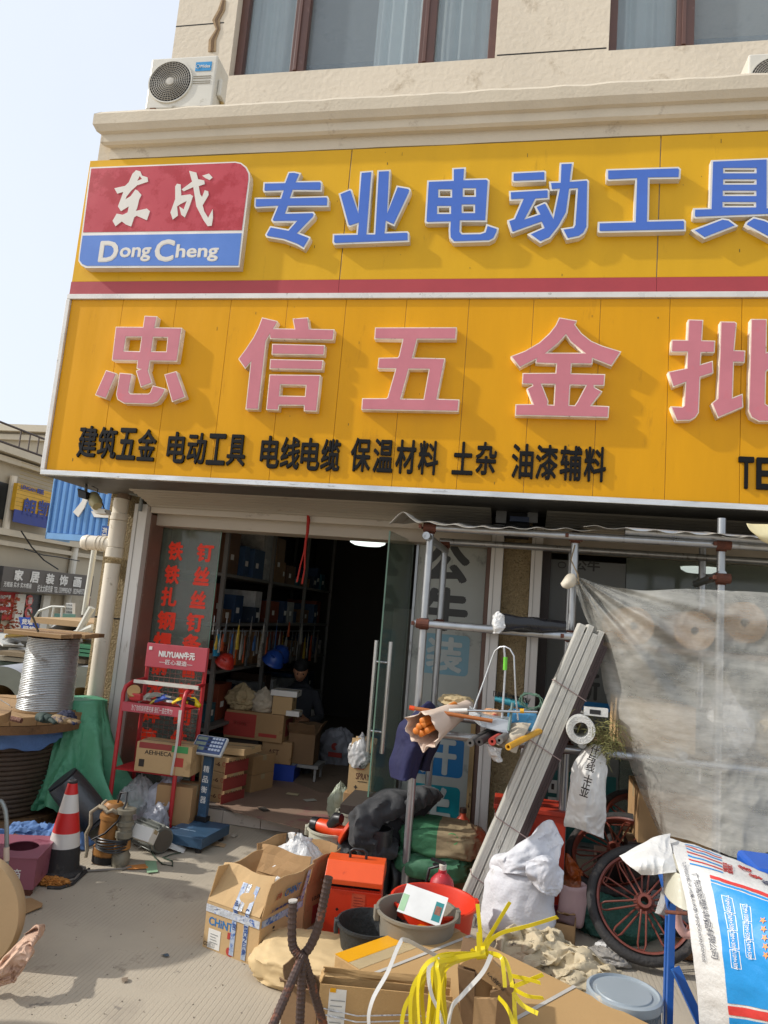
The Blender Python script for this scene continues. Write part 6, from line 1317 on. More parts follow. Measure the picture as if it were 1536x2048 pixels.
# ---- white woven sack, red steel box and cart wheels
wsk = crinkle(M('woven_sack', 'CFCFD2', r=.65, var=.04, bump=.3, bs=60, spot='9C968A', spots=4, spot_amt=.12), 6, .5, .02)
s0 = GZ(1035, 1895); t = thing('white_sack', 'full white woven sack with its crumpled mouth folded over, in front of a red box', 'sack', s0+V3((0, .16, 0)))
def sackf(u, v):
    th = 2*pi*u; prof = [(.02, 0), (.20, .0), (.245, .06), (.235, .18), (.215, .32), (.19, .42), (.15, .47)]; x = v*(len(prof)-1); i = min(int(x), len(prof)-2); f_ = x-i
    r_ = prof[i][0]*(1-f_)+prof[i+1][0]*f_; z = prof[i][1]*(1-f_)+prof[i+1][1]*f_; q = V3((cos(th), sin(th), z*4)); k = 1+.10*noise.noise(q*1.5+V3((5, 0, 0)))+.06*(ridge(q*1.1, 1.8)-.3)
    return (r_*k*cos(th), r_*.8*k*sin(th), z+.03*noise.noise(q*2)*(v > .7))
MB().grid(sackf, 64, 44, wrapu=True).obj('body', wsk, t, smooth=True)
mth = [[(-.20, .02, .40), (-.10, -.14, .43), (.06, -.16, .43), (.19, -.06, .38)], [(-.19, .06, .50), (-.12, -.10, .53), (.06, -.14, .55), (.22, -.10, .45)], [(-.08, .10, .50), (.0, .0, .60), (.12, -.02, .66), (.24, -.08, .55)], [(.02, .12, .52), (.08, .08, .68), (.17, .06, .76), (.25, .0, .62)]]
t.scale = (.84, .84, .80)
sheet(mth, 50, 50, .035, 6, 5, .03, 9).obj('mouth', wsk, t, smooth=True, solid=.004)
sheet([[(.02, -.17, .52), (.14, -.19, .58), (.25, -.14, .50)], [(.03, -.21, .46), (.14, -.23, .46), (.25, -.17, .40)], [(.10, -.20, .38), (.15, -.21, .35), (.22, -.17, .34)]], 34, 34, .03, 8, 9, .02, 12).obj('fold', wsk, t, smooth=True, solid=.004)
r0 = GZ(1000, 1850); rbx = V3((s0.x-.16, s0.y+.36, 0))
t = thing('red_cabinet', 'red orange steel cabinet standing behind the white sack', 'cabinet', rbx); hcab = .58
MB().box((0, .002, 0), (.40, .26, hcab)).obj('body', M('cabinet_red', 'BC3A22', r=.45, var=.07, vs=5, spot='8E2A18', spots=7, spot_amt=.2), t, bevel=.004); MB().box((-.01, -.01, hcab+.001), (.41, .27, hcab+.03)).obj('lid', M('cabinet_red'), t, bevel=.004)
MB().tube([(.17, .06, hcab+.03), (.17, .06, hcab+.07), (.21, .06, hcab+.04)], .003, 5).obj('pull_ring', steel, t)
# wheels
redw = M('wheel_red', '6E3426', r=.5, var=.15, vs=8, bump=.1, spot='5E2A1E', spots=14, spot_amt=.3)
tyrem = M('tyre_rubber', '2E2C2B', r=.8, var=.2, vs=6, bump=.6, bs=55, spot='5A544D', spots=6, spot_amt=.35)
def wheel(p, axis, R_, label, spin=0.):
    x2, y2, z2 = frame(axis); t = thing('cart_wheel', label, 'wheel', p, group='spoked cart wheels'); t.rotation_mode = 'QUATERNION'
    t.rotation_quaternion = Matrix((x2, y2, z2)).transposed().to_quaternion()
    circ = [2*pi*i/56 for i in range(56)]
    MB().tube([((R_-.03)*cos(a), (R_-.03)*sin(a), 0) for a in circ], .026, 12, closed=True).obj('tyre', tyrem, t, smooth=True)
    ri = R_-.062
    MB().lathe([(ri+.006, -.024), (ri-.004, -.020), (ri-.010, 0), (ri-.004, .020), (ri+.006, .024), (ri+.002, 0), (ri+.006, -.024)], 56).obj('rim', redw, t, smooth=True)
    MB().lathe([(0.02, -.05), (.034, -.05), (.036, 0), (.034, .05), (.02, .05), (.02, -.05)], 24).obj('hub', redw, t, smooth=40)
    MB().lathe([(.036, -.004), (.052, -.003), (.052, .003), (.036, .004)], 24).obj('hub_flange', redw, t, smooth=40)
    n = 10
    for k in range(n):
        a = 2*pi*k/n+spin; da = .10
        z_ = .022 if k % 2 else -.022
        MB().tube([(.04*cos(a-.3), .04*sin(a-.3), z_), ((ri-.035)*cos(a-da), (ri-.035)*sin(a-da), z_*.3), ((ri-.012)*cos(a-da*.6), (ri-.012)*sin(a-da*.6), 0), ((ri-.012)*cos(a+da*.6), (ri-.012)*sin(a+da*.6), 0), ((ri-.035)*cos(a+da), (ri-.035)*sin(a+da), z_*.3), (.04*cos(a+.3), .04*sin(a+.3), z_)], .0052, 7).obj('spoke', redw, t, smooth=True)
    return t
wheel(W(1288, 1806, 4.16), (-.10, -1, .62), .292, 'spoked red cart wheel with black tyre leaning upright at the front', .2)
wheel(W(1230, 1704, 4.62), (-.35, -.55, .9), .30, 'spoked red cart wheel lying tilted behind the upright one', .5)
wheel(W(1300, 1656, 4.98), (.1, -.50, .9), .33, 'spoked red cart wheel deepest in the shade under the plastic sheet', .1)
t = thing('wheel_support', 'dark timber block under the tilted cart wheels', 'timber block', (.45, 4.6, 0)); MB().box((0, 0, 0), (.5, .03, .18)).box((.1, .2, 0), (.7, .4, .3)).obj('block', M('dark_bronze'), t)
bag('green_net_bag', 'green mesh bag of goods lying behind the front cart wheel', GZ(1235, 1890)+V3((0, .12, 0)), .24, .13, .13, M('net_green', '2C5A4C', r=.7, var=.2, vs=10, bump=.8, bs=90), 61, knot=False)
bag('clear_bag', 'clear crumpled bag of white parts seen through the wheel spokes', GZ(1335, 1880)+V3((0, .14, 0)), .18, .12, .12, plast_c, 63, knot=False)
t = thing('orange_film', 'crumpled orange plastic sheeting between the red cabinet and the wheels', 'plastic film', (.35, 4.5, 0), world=True)
sheet([[W(1122, 1712, 4.55), W(1140, 1715, 4.5), W(1155, 1740, 4.5)], [W(1120, 1745, 4.5), W(1145, 1752, 4.42), W(1165, 1765, 4.48)], [W(1122, 1790, 4.48), W(1145, 1795, 4.4), W(1168, 1800, 4.45)]], 30, 30, .05, 6, 3, .03, 12).obj('film', crinkle(M('film_orange', 'A5501C', r=.35, alpha=.95), 16, .6), t, smooth=True)
t = thing('pink_paper_roll', 'curled pinkish paper beside the white sack', 'paper', W(1140, 1800, 4.35), (0, 0, 0)); 
def pk(u, v): a = -2.6+3.6*u; r_ = .085-.01*u; return (r_*cos(a)+.02*v, r_*sin(a)*.8, -.11+.20*v+.02*noise.noise(V3((u*3, v*2, 0))))
MB().grid(pk, 30, 10).obj('sheet', crinkle(M('paper_pink', 'C4A4A2', r=.7, var=.08, bump=.1), 9, .3), t, smooth=True, solid=.002)
MB().lathe([(0, 0), (.05, 0), (.055, .11), (0, .11)], 16).obj('purple_tub', M('tub_purple', '7A3048', r=.4), None); o = bpy.data.objects['purple_tub']; o.location = GZ(1120, 1858)+V3((0, .06, 0)); tag(o, 'small purple tub next to the white sack and little carton', 'tub')
e0, e1 = GZ(1107, 1890), GZ(1148, 1899)
carton('small_carton', 'little open tan carton on the ground right of the white sack', e0, e1, .11, .15, card, open_=(None, -1.2, None, None))
bag('crumpled_paper', 'heap of grey crumpled film and dust on the ground before the wheel', GZ(1213, 1925), .12, .07, .04, crinkle(M('dust_film', '8F8A82', r=.7, var=.2, bump=.5), 22, .6), 67, knot=False)
bag('paper_ball', 'crumpled white paper on top of the dusty heap', GZ(1208, 1915)+V3((0, 0, .02)), .05, .04, .035, plast_w, 68, knot=False)
pbm = crinkle(M('bag_printed_cream', 'BEB092', r=.75, var=.1, vs=8, bump=.3, spot='3A342C', spots=16, spot_amt=.25), 7, .7, .03)
for i, (x, y, rx, ry, rz, sd, lb) in enumerate(((1068, 1905, .17, .12, .10, 71, 'crumpled printed cream sack nearest the white sack'), (1125, 1945, .22, .13, .10, 72, 'crumpled printed cream sack behind the big taped carton'), (1175, 1975, .16, .12, .09, 73, 'crumpled printed cream sack next to the grey pail'))):
    t = thing('empty_sack', lb, 'sack', GZ(x, y), (0, 0, -.3+.2*i), group='crumpled printed sacks on the ground'); crumple(rx*1.1, ry*1.15, rz*1.5, sd, fr=1.0).obj('cloth', pbm, t, smooth=True, solid=.004)
MB().box((-.06, -.13, .1), (.02, -.12, .15)) 

# ---- big flat carton with yellow tape
A0, Bq, Cq = G(872, 1838, .26), G(1330, 2062, .26), G(745, 1980, .26)
x_ = (Bq-A0); x_.z = 0; Lx = x_.length; x_.normalize(); y_ = V3((x_.y, -x_.x, 0)); Ly = .62
bx = thing('flat_carton', 'big flat tan carton with a wide yellow tape stripe lying in the foreground', 'carton', A0, world=True)
T = MX((A0.x, A0.y, 0), x_, y_, (0, 0, 1)); T = Matrix.Translation((0, 0, 0)) @ MX((A0.x, A0.y, 0), x_, -y_, (0, 0, 1))
def bb_(lo, hi): return MB().box(lo, hi, T=T)
cardf = M('cardboard_big', 'B08E5E', r=.8, var=.06, vs=2, bump=.12, bs=100, spot='A08054', spots=3, spot_amt=.3)
bb_((0, -Ly, 0), (Lx+.5, 0, .26)).obj('body', cardf, bx, bevel=.006)
bb_((.0, -Ly, .2608), (.085, -.0, .2616)).obj('yellow_tape', M('tape_yellow', 'E0A010', r=.3, var=.05, bump=.1), bx)
bb_((.0865, -Ly, .2608), (.15, -.0, .2613)).obj('clear_tape', tape_c, bx)
for xs in (.20, Lx*.66, Lx*1.0): bb_((xs, -Ly, .2618), (xs+.016, .002, .2628)).obj('white_strap', M('strap_white', 'B9B6AE', r=.4), bx)
# labelled carton at the bottom edge
h2 = zp(640, 1968, 2.72); c0 = V3((W(640, 1968, 2.72).x, 2.72, 0)); c1 = V3((W(905, 1958, 2.72).x, 2.80, 0))
t = carton('labelled_carton', 'open tan carton with a handwritten white label at the bottom edge of the view', c0, c1, h2, .06, cardf, open_=(None, .1, -.3, None), prints=(('f', .14, .66, .062, .19, '#', whp),))
wl = (c1-c0).length
MB().box((wl*.10-.01, -.0035, h2-.022), (wl*.10+.012, -.0026, h2-.008)).obj('label_stripe', M('tape_yellow'), t)
letter('1-30', MX((wl*.15, -.004, h2-.165), (1, 0, 0), (0, 0, 1), (0, -1, 0)), .042, .024, inkb, t, bold=0.0)
for i in range(5): MB().box((wl*.09, -.0038, h2-.05-.018*i), (wl*(.20-.02*(i % 3)), -.0034, h2-.047-.018*i)).obj('print_line', M('print_grey'), t)
for z_ in (h2-.075, h2-.095): MB().strip([(-.002, -.003, z_), (wl*.3, -.012, z_-.012), (wl*.7, -.006, z_+.006), (wl, -.003, z_)], (0, 0, .002), .0006).obj('thin_tape', tapeg, t)
c2 = V3((c0.x-.15, 2.78, 0)); t = carton('dark_side_carton', 'narrow brown carton left of the labelled carton in the foreground', c2, c0+V3((-.008, .02, 0)), h2-.05, .12, card_d, open_=(.9, None, .2, None))
# rebar trestle
rebm = M('rebar_steel', '4A3A34', r=.55, m=.35, var=.2, vs=12, bump=.2, spot='7A4A34', spots=16, spot_amt=.35)
rt = thing('rebar_trestle', 'welded stand of ribbed reinforcing bars spreading in a cross at the front', 'rebar stand', (-.8, 2.6, 0), world=True)
def rebar(pts, r_=.0145):
    P = [V3(p) for p in pts]; out_ = []; rr = []
    for i in range(len(P)-1):
        n_ = max(2, int((P[i+1]-P[i]).length/.0045))
        for k in range(n_): out_.append(P[i].lerp(P[i+1], k/n_)); rr.append(r_*(1.09 if (len(rr) % 3) < 1 else .98))
    out_.append(P[-1]); rr.append(r_)
    MB().tube(out_, rr, 10).obj('bar', rebm, rt, smooth=25)
def smoothp(px, Y):
    P = [W(x, y, Y) for x, y in px]; o_ = []
    for i in range(len(P)-1):
        p0, p1, p2, p3 = P[max(i-1, 0)], P[i], P[i+1], P[min(i+2, len(P)-1)]
        for k in range(5):
            f = k/5; o_.append(.5*((2*p1)+(p2-p0)*f+(2*p0-5*p1+4*p2-p3)*f*f+(3*p1-p0-3*p2+p3)*f**3))
    return o_+[P[-1]]
YR = 2.45
rebar(smoothp([(586, 1802), (584, 1850), (585, 1888), (594, 1906), (606, 1916)], YR)); rebar(smoothp([(657, 1754), (644, 1820), (634, 1862), (618, 1896), (603, 1912)], YR+.02))
jn = W(604, 1913, YR); 
for px_, Yf in (((520, 2110), YR-.22), ((596, 2110), YR-.02), ((664, 2110), YR+.15)):
    q = W(*px_, Yf); d = (q-jn); q = jn+d*(jn.z/(jn.z-q.z)); rebar([jn+V3((0, .01, 0)), q])
MB().tube([W(586, 1800, YR), W(586, 1803.5, YR)], .0155, 10).obj('cut_end', M('steel_cut', 'B9B4AC', r=.4), rt)
# yellow strapping bundle
ysm = M('strap_yellow', 'D9C41C', r=.35, var=.06, bump=.05, bs=200); ysd = M('strap_white2', 'CFCDC8', r=.35, bump=.03)
sb = thing('strap_bundle', 'tied bundle of yellow plastic strapping splaying over torn carton in the foreground', 'strapping', (-.1, 2.6, 0), world=True)
def strap(px, Y=2.62, mt_=None, wv=(.0075, 0, .0), tw=0.):
    if Y and not isinstance(Y, (list, tuple)): Y = [Y]*len(px)
    P = [W(x, y, yy) for (x, y), yy in zip(px, Y)]; o_ = []
    for i in range(len(P)-1):
        p0, p1, p2, p3 = P[max(i-1, 0)], P[i], P[i+1], P[min(i+2, len(P)-1)]
        for k in range(7):
            f = k/7; o_.append(.5*((2*p1)+(p2-p0)*f+(2*p0-5*p1+4*p2-p3)*f*f+(3*p1-p0-3*p2+p3)*f**3))
    o_.append(P[-1]); wl_ = []
    for i in range(len(o_)):
        d = (o_[min(i+1, len(o_)-1)]-o_[max(0, i-1)]).normalized(); a = tw*i/len(o_); s_ = d.cross(V3((0, 1, 0))).normalized()*.0066
        wl_.append(Matrix.Rotation(a, 3, d) @ s_)
    MB().strip(o_, wl_, .0006).obj('strap', mt_ or ysm, sb)
strap([(962, 1905), (960, 1860), (955, 1808)], 2.6); strap([(955, 1912), (985, 1862), (1020, 1804)], 2.6, tw=.5); strap([(970, 1905), (978, 1885), (1003, 1866), (1060, 1851), (1115, 1834)], [2.6, 2.6, 2.58, 2.55, 2.5], tw=.4); strap([(958, 1905), (957, 1880), (957, 1865)], 2.58); strap([(950, 1908), (943, 1898)], 2.6)
rg = random.Random(11)
for i in range(17):
    x1 = 905-rg.uniform(0, 40); y1 = 1912+rg.uniform(-3, 14); x2 = 880-rg.uniform(0, 62)+i*1.2; y2 = 1990+rg.uniform(-25, 25); x3 = x2-rg.uniform(-25, 22); yy = 2.6-rg.uniform(0, .14)
    strap([(962-rg.uniform(0, 6), 1907+rg.uniform(-2, 4)), (x1+22, y1-2), ((x1+x2)/2, (y1+y2)/2-18), (x2, y2), (x3, 2100)], [2.6, yy, yy-.03, yy-.03, yy], tw=rg.uniform(-.9, .9))
strap([(960, 1907), (880, 1925), (835, 1975), (808, 2020), (800, 2100)], 2.5)
for px in ([(966, 1905), (1000, 1912), (1007, 1940), (1010, 1975)], [(966, 1906), (1008, 1918), (1022, 1960), (1024, 1975)], [(1024, 1952), (1050, 1957), (1081, 1966)], [(1026, 1974), (1055, 1962), (1086, 1949)], [(1028, 1978), (1055, 1992), (1087, 1996)], [(1026, 1984), (1045, 2010), (1076, 2027)], [(996, 1994), (1012, 2012), (1024, 2040), (1034, 2100)], [(1028, 1985), (1030, 2030), (1036, 2100)]): strap(px, [2.6-.02*k for k in range(len(px))], tw=rg.uniform(-.5, .5))
strap([(982, 1910), (965, 1945), (925, 1990), (902, 2020), (892, 2100)], 2.48, ysd, tw=.8); strap([(880, 1918), (858, 1936), (862, 1985), (880, 2030), (895, 2100)], 2.46, ysd, tw=.7)
strap([(905, 1925), (860, 1905), (812, 1880), (798, 1890), (775, 1945), (745, 2000), (738, 2050), (760, 2110)], [2.75, 2.7, 2.62, 2.6, 2.58, 2.55, 2.55, 2.55], M('strap_white2'), tw=.5)
MB().tube([W(952, 1906, 2.6), W(972, 1904, 2.6)], .02, 10).obj('knot', ysm, sb, smooth=40)
tc_ = thing('torn_carton', 'torn folded brown carton pieces under the yellow strapping', 'carton pieces', (0, 2.6, 0), world=True)
for px, Y0, th_, mt_ in (([(918, 1930), (945, 1910), (985, 1922), (1030, 1965), (1000, 1982), (965, 1960), (950, 1940)], 2.66, .02, card), ([(948, 1996), (995, 1998), (985, 2110), (942, 2110)], 2.52, .012, card), ([(915, 1935), (950, 1945), (948, 2110), (925, 2110)], 2.66, .25, card_d), ([(980, 1985), (1030, 1968), (1035, 2110), (985, 2110)], 2.66, .02, card_d), ([(885, 2000), (915, 2010), (940, 2110), (905, 2110)], 2.58, .01, card_l), ([(950, 1945), (985, 1965), (985, 2110), (950, 2110)], 2.70, .01, card)):
    MB().prism([W(x, y, Y0) for x, y in px], (0, th_, 0)).obj('board', mt_, tc_, bevel=.002)
for i, s_ in enumerate(('LASH', 'RED.05')): letter(s_, MX(W(985+14*i, 1958+12*i, 2.655), (.7, 0, -.7), (.7, 0, .7), (0, -1, 0)), .045, .009, inkb, tc_, bold=.01)

# ---- blue steel stand with the printed bag of sheeting on it
bf = M('frame_blue', '1F5AA8', r=.4, var=.08, vs=6, bump=.05, spot='3F6FB0', spots=9, spot_amt=.15)
fs = thing('blue_stand', 'bright blue angle steel stand carrying the printed bag at the right edge', 'stand', (.7, 3.2, 0), world=True)
def blk(a, b, w_, nm='bar'):
    a = V3(a); b = V3(b); x2, y2, z2 = frame(b-a, (1, 0, 0)); T = MX(a, x2, y2, z2); L_ = (b-a).length
    MB().box((-w_, -.002, 0), (w_, .002, L_), T=T).box((-w_, .003, 0), (-w_+.004, .03, L_), T=T).obj(nm, bf, fs)
X0 = W(1342, 1950, 3.15).x; ZP = W(1342, 1808, 3.15).z
blk((X0, 3.15, 0), (X0, 3.15, ZP), .011, 'post'); blk((X0+.9, 3.0, 0), (X0+.9, 3.0, ZP), .016, 'post'); blk((X0+.02, 3.30, 0), (X0+.02, 3.30, ZP), .012, 'post')
blk((X0, 3.148, ZP+.005), (X0+.95, 3.0, ZP+.005), .02, 'rail'); blk((X0, 3.15, ZP+.01), (X0+.06, 3.75, ZP+.01), .02, 'rail')
blk(W(1350, 1935, 3.14), W(1412, 2070, 3.10), .018, 'brace')
pbr = [[(1335, 1672, 3.42), (1440, 1706, 3.30), (1540, 1754, 3.2), (1700, 1835, 3.0)], [(1354, 1728, 3.18), (1446, 1760, 3.05), (1545, 1795, 2.95), (1700, 1865, 2.8)], [(1374, 1815, 3.06), (1460, 1838, 2.94), (1550, 1865, 2.82), (1700, 1910, 2.68)], [(1387, 1915, 3.0), (1472, 1928, 2.88), (1555, 1948, 2.76), (1700, 1985, 2.62)], [(1397, 2020, 3.0), (1482, 2032, 2.88), (1562, 2048, 2.76), (1700, 2080, 2.62)], [(1404, 2120, 3.04), (1490, 2130, 2.92), (1570, 2145, 2.8), (1700, 2175, 2.66)]]
pbw = [[W(*q) for q in r] for r in pbr]
def catm(P, t):
    k = len(P)-1; x = min(max(t, 0)*k, k-1e-6); i = int(x); f = x-i; p0, p1, p2, p3 = P[max(i-1, 0)], P[i], P[i+1], P[min(i+2, k)]
    return .5*((2*p1)+(p2-p0)*f+(2*p0-5*p1+4*p2-p3)*f*f+(3*p1-p0-3*p2+p3)*f**3)
def BS(u, v):
    p = catm([catm(r, u) for r in pbw], v); return p
def BSn(u, v, off=0.):
    a = BS(u, v); du = (BS(u+.02, v)-a).normalized(); dv = (BS(u, v+.02)-a).normalized(); n = dv.cross(du)
    if n.y > 0: n = -n
    n.normalize(); p = a+n*(.010*noise.noise(a*7)+.006*(ridge(a, 9)-.3)+off)
    return p, du, dv, n
bgm = crinkle(M('woven_bag_white', 'CBCBC8', r=.5, var=.03, bump=.3, bs=80), 6, .4, .012)
bgg = thing('printed_bag', 'big white woven bag printed with a blue panel and stars lying on the blue stand', 'bag', (1.0, 3.2, .75), world=True)
MB().grid(lambda u, v: BSn(u, v)[0], 70, 80).obj('body', bgm, bgg, smooth=True, solid=.003)
def patch(u0, u1, v0, v1, mt_, off=.004, nm='printed_panel'):
    MB().grid(lambda u, v: BSn(u0+(u1-u0)*u, v0+(v1-v0)*v, off)[0], max(4, int(60*(u1-u0))+3), max(4, int(70*(v1-v0))+3)).obj(nm, mt_, bgg, smooth=True)
bpb = M('bag_blue', '1C86C8', r=.5, var=.05, bump=.15, bs=60); bpr = M('bag_red', 'C23A38', r=.5, bump=.15, bs=60); bpn = M('bag_navy', '23305E', r=.5, bump=0); stm = M('star_orange', 'D98A4A', r=.5, bump=0)
patch(.25, 1, .245, .755, bpb)
for i, (v0, v1, m_) in enumerate(((.205, .222, bpr), (.228, .238, bpb), (.765, .80, bpr), (.81, .835, bpb), (.85, .875, bpr), (.885, .90, bpb))): patch(.25, 1, v0, v1, m_)
for i in range(7): patch(.13+.0*i, .34, .03+.022*i, .037+.022*i, bpr if i % 2 else bpb, nm='printed_stripe')
def sletter(ch, u, v, w_, h_, mt_, off=.0065, bold=.02, nm='character'):
    p, du, dv, n = BSn(u, v, off); xd = dv; yd = (du-dv*du.dot(dv)).normalized(); zd = xd.cross(yd)
    letter(ch, MX(p, xd, yd, zd), w_, h_, mt_, bgg, nm, bold=bold)
for i, ch in enumerate('广东瑞辰塑料制品有限公司'): sletter(ch, .150+.004*i, .235+.031*i, .024, .026, M('bag_ink', '2A3040', r=.6, bump=0), bold=0)
for i, wd_ in enumerate(('GUANGDONG', 'RUICHEN', 'SULIAO', 'ZHIPIN', 'YOUXIAN', 'GONGSI')): sletter(wd_, .085+.006*i, (.225, .305, .37, .43, .50, .575)[i], .012*len(wd_)*.78, .013, M('bag_ink'), bold=0, nm='lettering')
wsm = M('bag_print_white', 'DADAD8', r=.5, bump=0)
def frame_row(u, items, v0, dv_, w_):
    for i, s_ in enumerate(items):
        v = v0+dv_*i; patch(u-.040, u+.040, v-dv_*.46, v+dv_*.46, wsm, .0045, 'size_box'); patch(u-.034, u+.034, v-dv_*.43, v+dv_*.43, bpb, .0052, 'size_box_inside'); sletter(s_, u, v, w_*.86, .017, wsm, .0075, 0, 'lettering')
frame_row(.345, ('□5M×50M', '□6M×50M', '□8M×30M', '□10M×30M'), .33, .083, .068)
frame_row(.475, ('□2M×100M', '□3M×50M', '□4M×50M'), .345, .088, .068)
def star(u, v, r_):
    p, du, dv, n = BSn(u, v, .0065); yd = (du-dv*du.dot(dv)).normalized()
    MB().prism([p+dv*(r_*(1 if k % 2 == 0 else .42)*cos(pi*k/5))+yd*(r_*(1 if k % 2 == 0 else .42)*sin(pi*k/5)) for k in range(10)], n*.0006).obj('star', stm, bgg)
for i in range(5): star(.60, .36+.042*i, .0125)
for i, (ch, m_) in enumerate((('彩', bpr), ('条', bpr), ('布', bpn), ('水', bpn), ('塔', bpn), ('专', bpn))): sletter(ch, .50+.075*i, .075+.028*i, .046, .050, m_, bold=.03)
for i, ch in enumerate('用新一代'): sletter(ch, .80, .27+.05*i, .032, .034, M('bag_ink'), bold=.01)
for i, s_ in enumerate(('彩条篷布', 'CAITIAOBU')): sletter(s_, .36+.035*i, .12, .09, .018, bpr, bold=.01, nm='lettering')
# floppy open mouth
sheet([[W(1338, 1674, 3.40), W(1305, 1678, 3.36), W(1275, 1692, 3.32), W(1238, 1716, 3.30)], [W(1350, 1712, 3.22), W(1320, 1718, 3.20), W(1285, 1726, 3.2), W(1262, 1733, 3.22)], [W(1356, 1745, 3.16), W(1336, 1752, 3.15), W(1310, 1756, 3.17), W(1284, 1752, 3.20)]], 90, 70, .03, 6, 4, .045, 4).obj('mouth', bgm, bgg, smooth=True, solid=.003)
MB().grid(lambda u, v: W(1352+5*v, 1745+70*v, 3.17-.1*v)+V3((.11*cos(2*pi*u)*.5+.03, .14*sin(2*pi*u)+.12, .0)), 24, 4, wrapu=True).obj('inner_roll', M('inner_clear', 'B5B2A0', r=.3, var=.1, bump=.2), bgg, smooth=True)
t = thing('film_scrap', 'clear plastic film hanging from the mouth of the printed bag', 'plastic film', (.7, 3.3, .6), world=True)
sheet([[W(1318, 1770, 3.3), W(1335, 1768, 3.26), W(1352, 1772, 3.3)], [W(1310, 1800, 3.3), W(1328, 1802, 3.25), W(1345, 1800, 3.3)], [W(1306, 1828, 3.3), W(1320, 1834, 3.26), W(1338, 1834, 3.3)]], 24, 26, .02, 9, 7, .014, 16).obj('film', plast_c, t, smooth=True, solid=.001)
t = thing('pink_hose', 'pale pink hose loop beside the blue stand', 'hose', (.8, 3.3, .6), world=True)
MB().tube(smoothp([(1362, 1808), (1354, 1822), (1356, 1845), (1368, 1866), (1382, 1868)], 3.22), .018, 12).obj('hose', M('hose_pink', 'D5A9A0', r=.4), t, smooth=True)
MB().tube([W(1332, 1824, 3.12), W(1376, 1827, 3.05)], .007, 8).obj('rusty_rod', rust, None); tag(bpy.data.objects['rusty_rod'], 'rusty rod poking out by the blue stand', 'rod')
for i, (x, y) in enumerate(((1390, 1935), (1395, 1975))):
    t = thing('plastic_bottle', ('dark shiny bottle lying under the blue stand', 'brown shiny roll lying under the blue stand, lower one')[i], 'bottle', G(x, y, 0)+V3((.05, .3, .05))); MB().tube([(-.15, 0, 0), (-.1, 0, 0), (.15, 0, 0)], [.02, .05, .05], 14).obj('body', M(('bottle_dark', 'bottle_brown')[i], ('3A3430', '6A4A30')[i], r=.25), t, smooth=40)
t = thing('blue_tarp', 'folded bright blue sheet behind the printed bag', 'sheet', W(1512, 1738, 3.6)); bx_ = MB().box((0, 0, -.5), (.4, .3, 0)).obj('folds', M('tarp_blue', '1C58B8', r=.4), t, bevel=.02)

# grit and litter gathered on the ground
rg = random.Random(33); B = MB(); B2 = MB()
for i in range(380):
    x, y = rg.uniform(60, 1330), rg.uniform(1640, 2040); p = G(x, y)
    if p.y > 5.28: continue
    s_ = rg.uniform(.0012, .0038); T = Matrix.Translation((p.x, p.y, s_*.4)) @ ROT(rg.uniform(-1, 1), rg.uniform(-1, 1), rg.uniform(0, 6))
    (B if i % 4 else B2).box((-s_, -s_*.7, -s_*.4), (s_, s_*.7, s_*.4), T=T)
o = tag(B.obj('grit', M('grit_dark', '857B6C', r=.9, var=.4, vs=9), None), 'scattered grit on the forecourt', 'grit', kind='stuff'); o = tag(B2.obj('grit', M('grit_pale', 'B4A88E', r=.9, var=.3, vs=9), None), 'pale chips scattered on the forecourt', 'grit', kind='stuff')
for i, (x, y, w_, c_, lb) in enumerate(((437, 1690, .05, 'A88C6A', 'tan leaf of cardboard in front of the step by the scale'), (468, 1672, .03, 'B0A898', 'grey paper scrap against the step tiles'), (330, 1912, .018, '4A5660', 'small dark blue chip alone on the bare concrete'), (590, 1695, .035, '9C7A58', 'brown scrap near the knotted white bag'), (250, 1960, .02, '7A6A58', 'tiny brown flake on the sunlit concrete'), (1180, 1905, .04, 'A79C84', 'beige scrap by the crumpled sacks'))):
    t = thing('litter_scrap', lb, 'litter', G(x, y, .004), (.05, .03, i*1.3)); sheet([[(-w_, -w_*.6, 0), (0, -w_*.7, .006), (w_, -w_*.4, .0)], [(-w_*.8, w_*.5, .002), (0, w_*.6, .008), (w_*.9, w_*.6, .003)]], 8, 6, .004, 20, i).obj('scrap', M('scrap2_'+c_, c_, r=.8), t, solid=.001)
# ================================================================== left side of the forecourt
# drain pipe on the pillar
pvc = M('pvc_cream', 'DAD1BF', r=.4, var=.05, bump=.05, spot='A99D85', spots=8, spot_amt=.12); pvd = M('pvc_brown', '6E5A48', r=.7, var=.2, vs=12, spot='A89880', spots=14, spot_amt=.3)
dp_ = thing('drain_pipe', 'cream plastic drain pipe with a stubby side branch on the pebbledash pillar', 'drain pipe', (-3.27, 5.26, 0), world=True)
px_ = W(228, 1100, 5.24).x; R_ = .060; PYY = 5.25
MB().tube([(px_, PYY, 0), (px_, PYY, 1.86)], R_, 24).obj('pipe', pvc, dp_, smooth=40)
def coupling(z0, z1, r_=R_+.009): MB().tube([(px_, PYY, z0), (px_, PYY, z0+.004), (px_, PYY, z1-.004), (px_, PYY, z1)], [r_-.004, r_, r_, r_-.004], 24).obj('coupling', pvc, dp_, smooth=40)
zc = W(222, 1100, PYY).z
coupling(zc-.06, zc+.02); coupling(zc+.022, zc+.24, R_+.006); coupling(zc+.242, zc+.30); MB().tube([(px_, PYY, zc+.30), (px_, PYY, zc+.42)], R_, 24).obj('pipe', pvc, dp_, smooth=40)
MB().tube([(px_+.02, PYY, zc+.42), (px_+.025, PYY, 2.43)], R_*.92, 24).obj('brown_pipe', pvd, dp_, smooth=40)  # top length of the pipe in a mottled darker brown
zb_ = W(190, 1086, PYY).z; xe = W(166, 1086, PYY).x
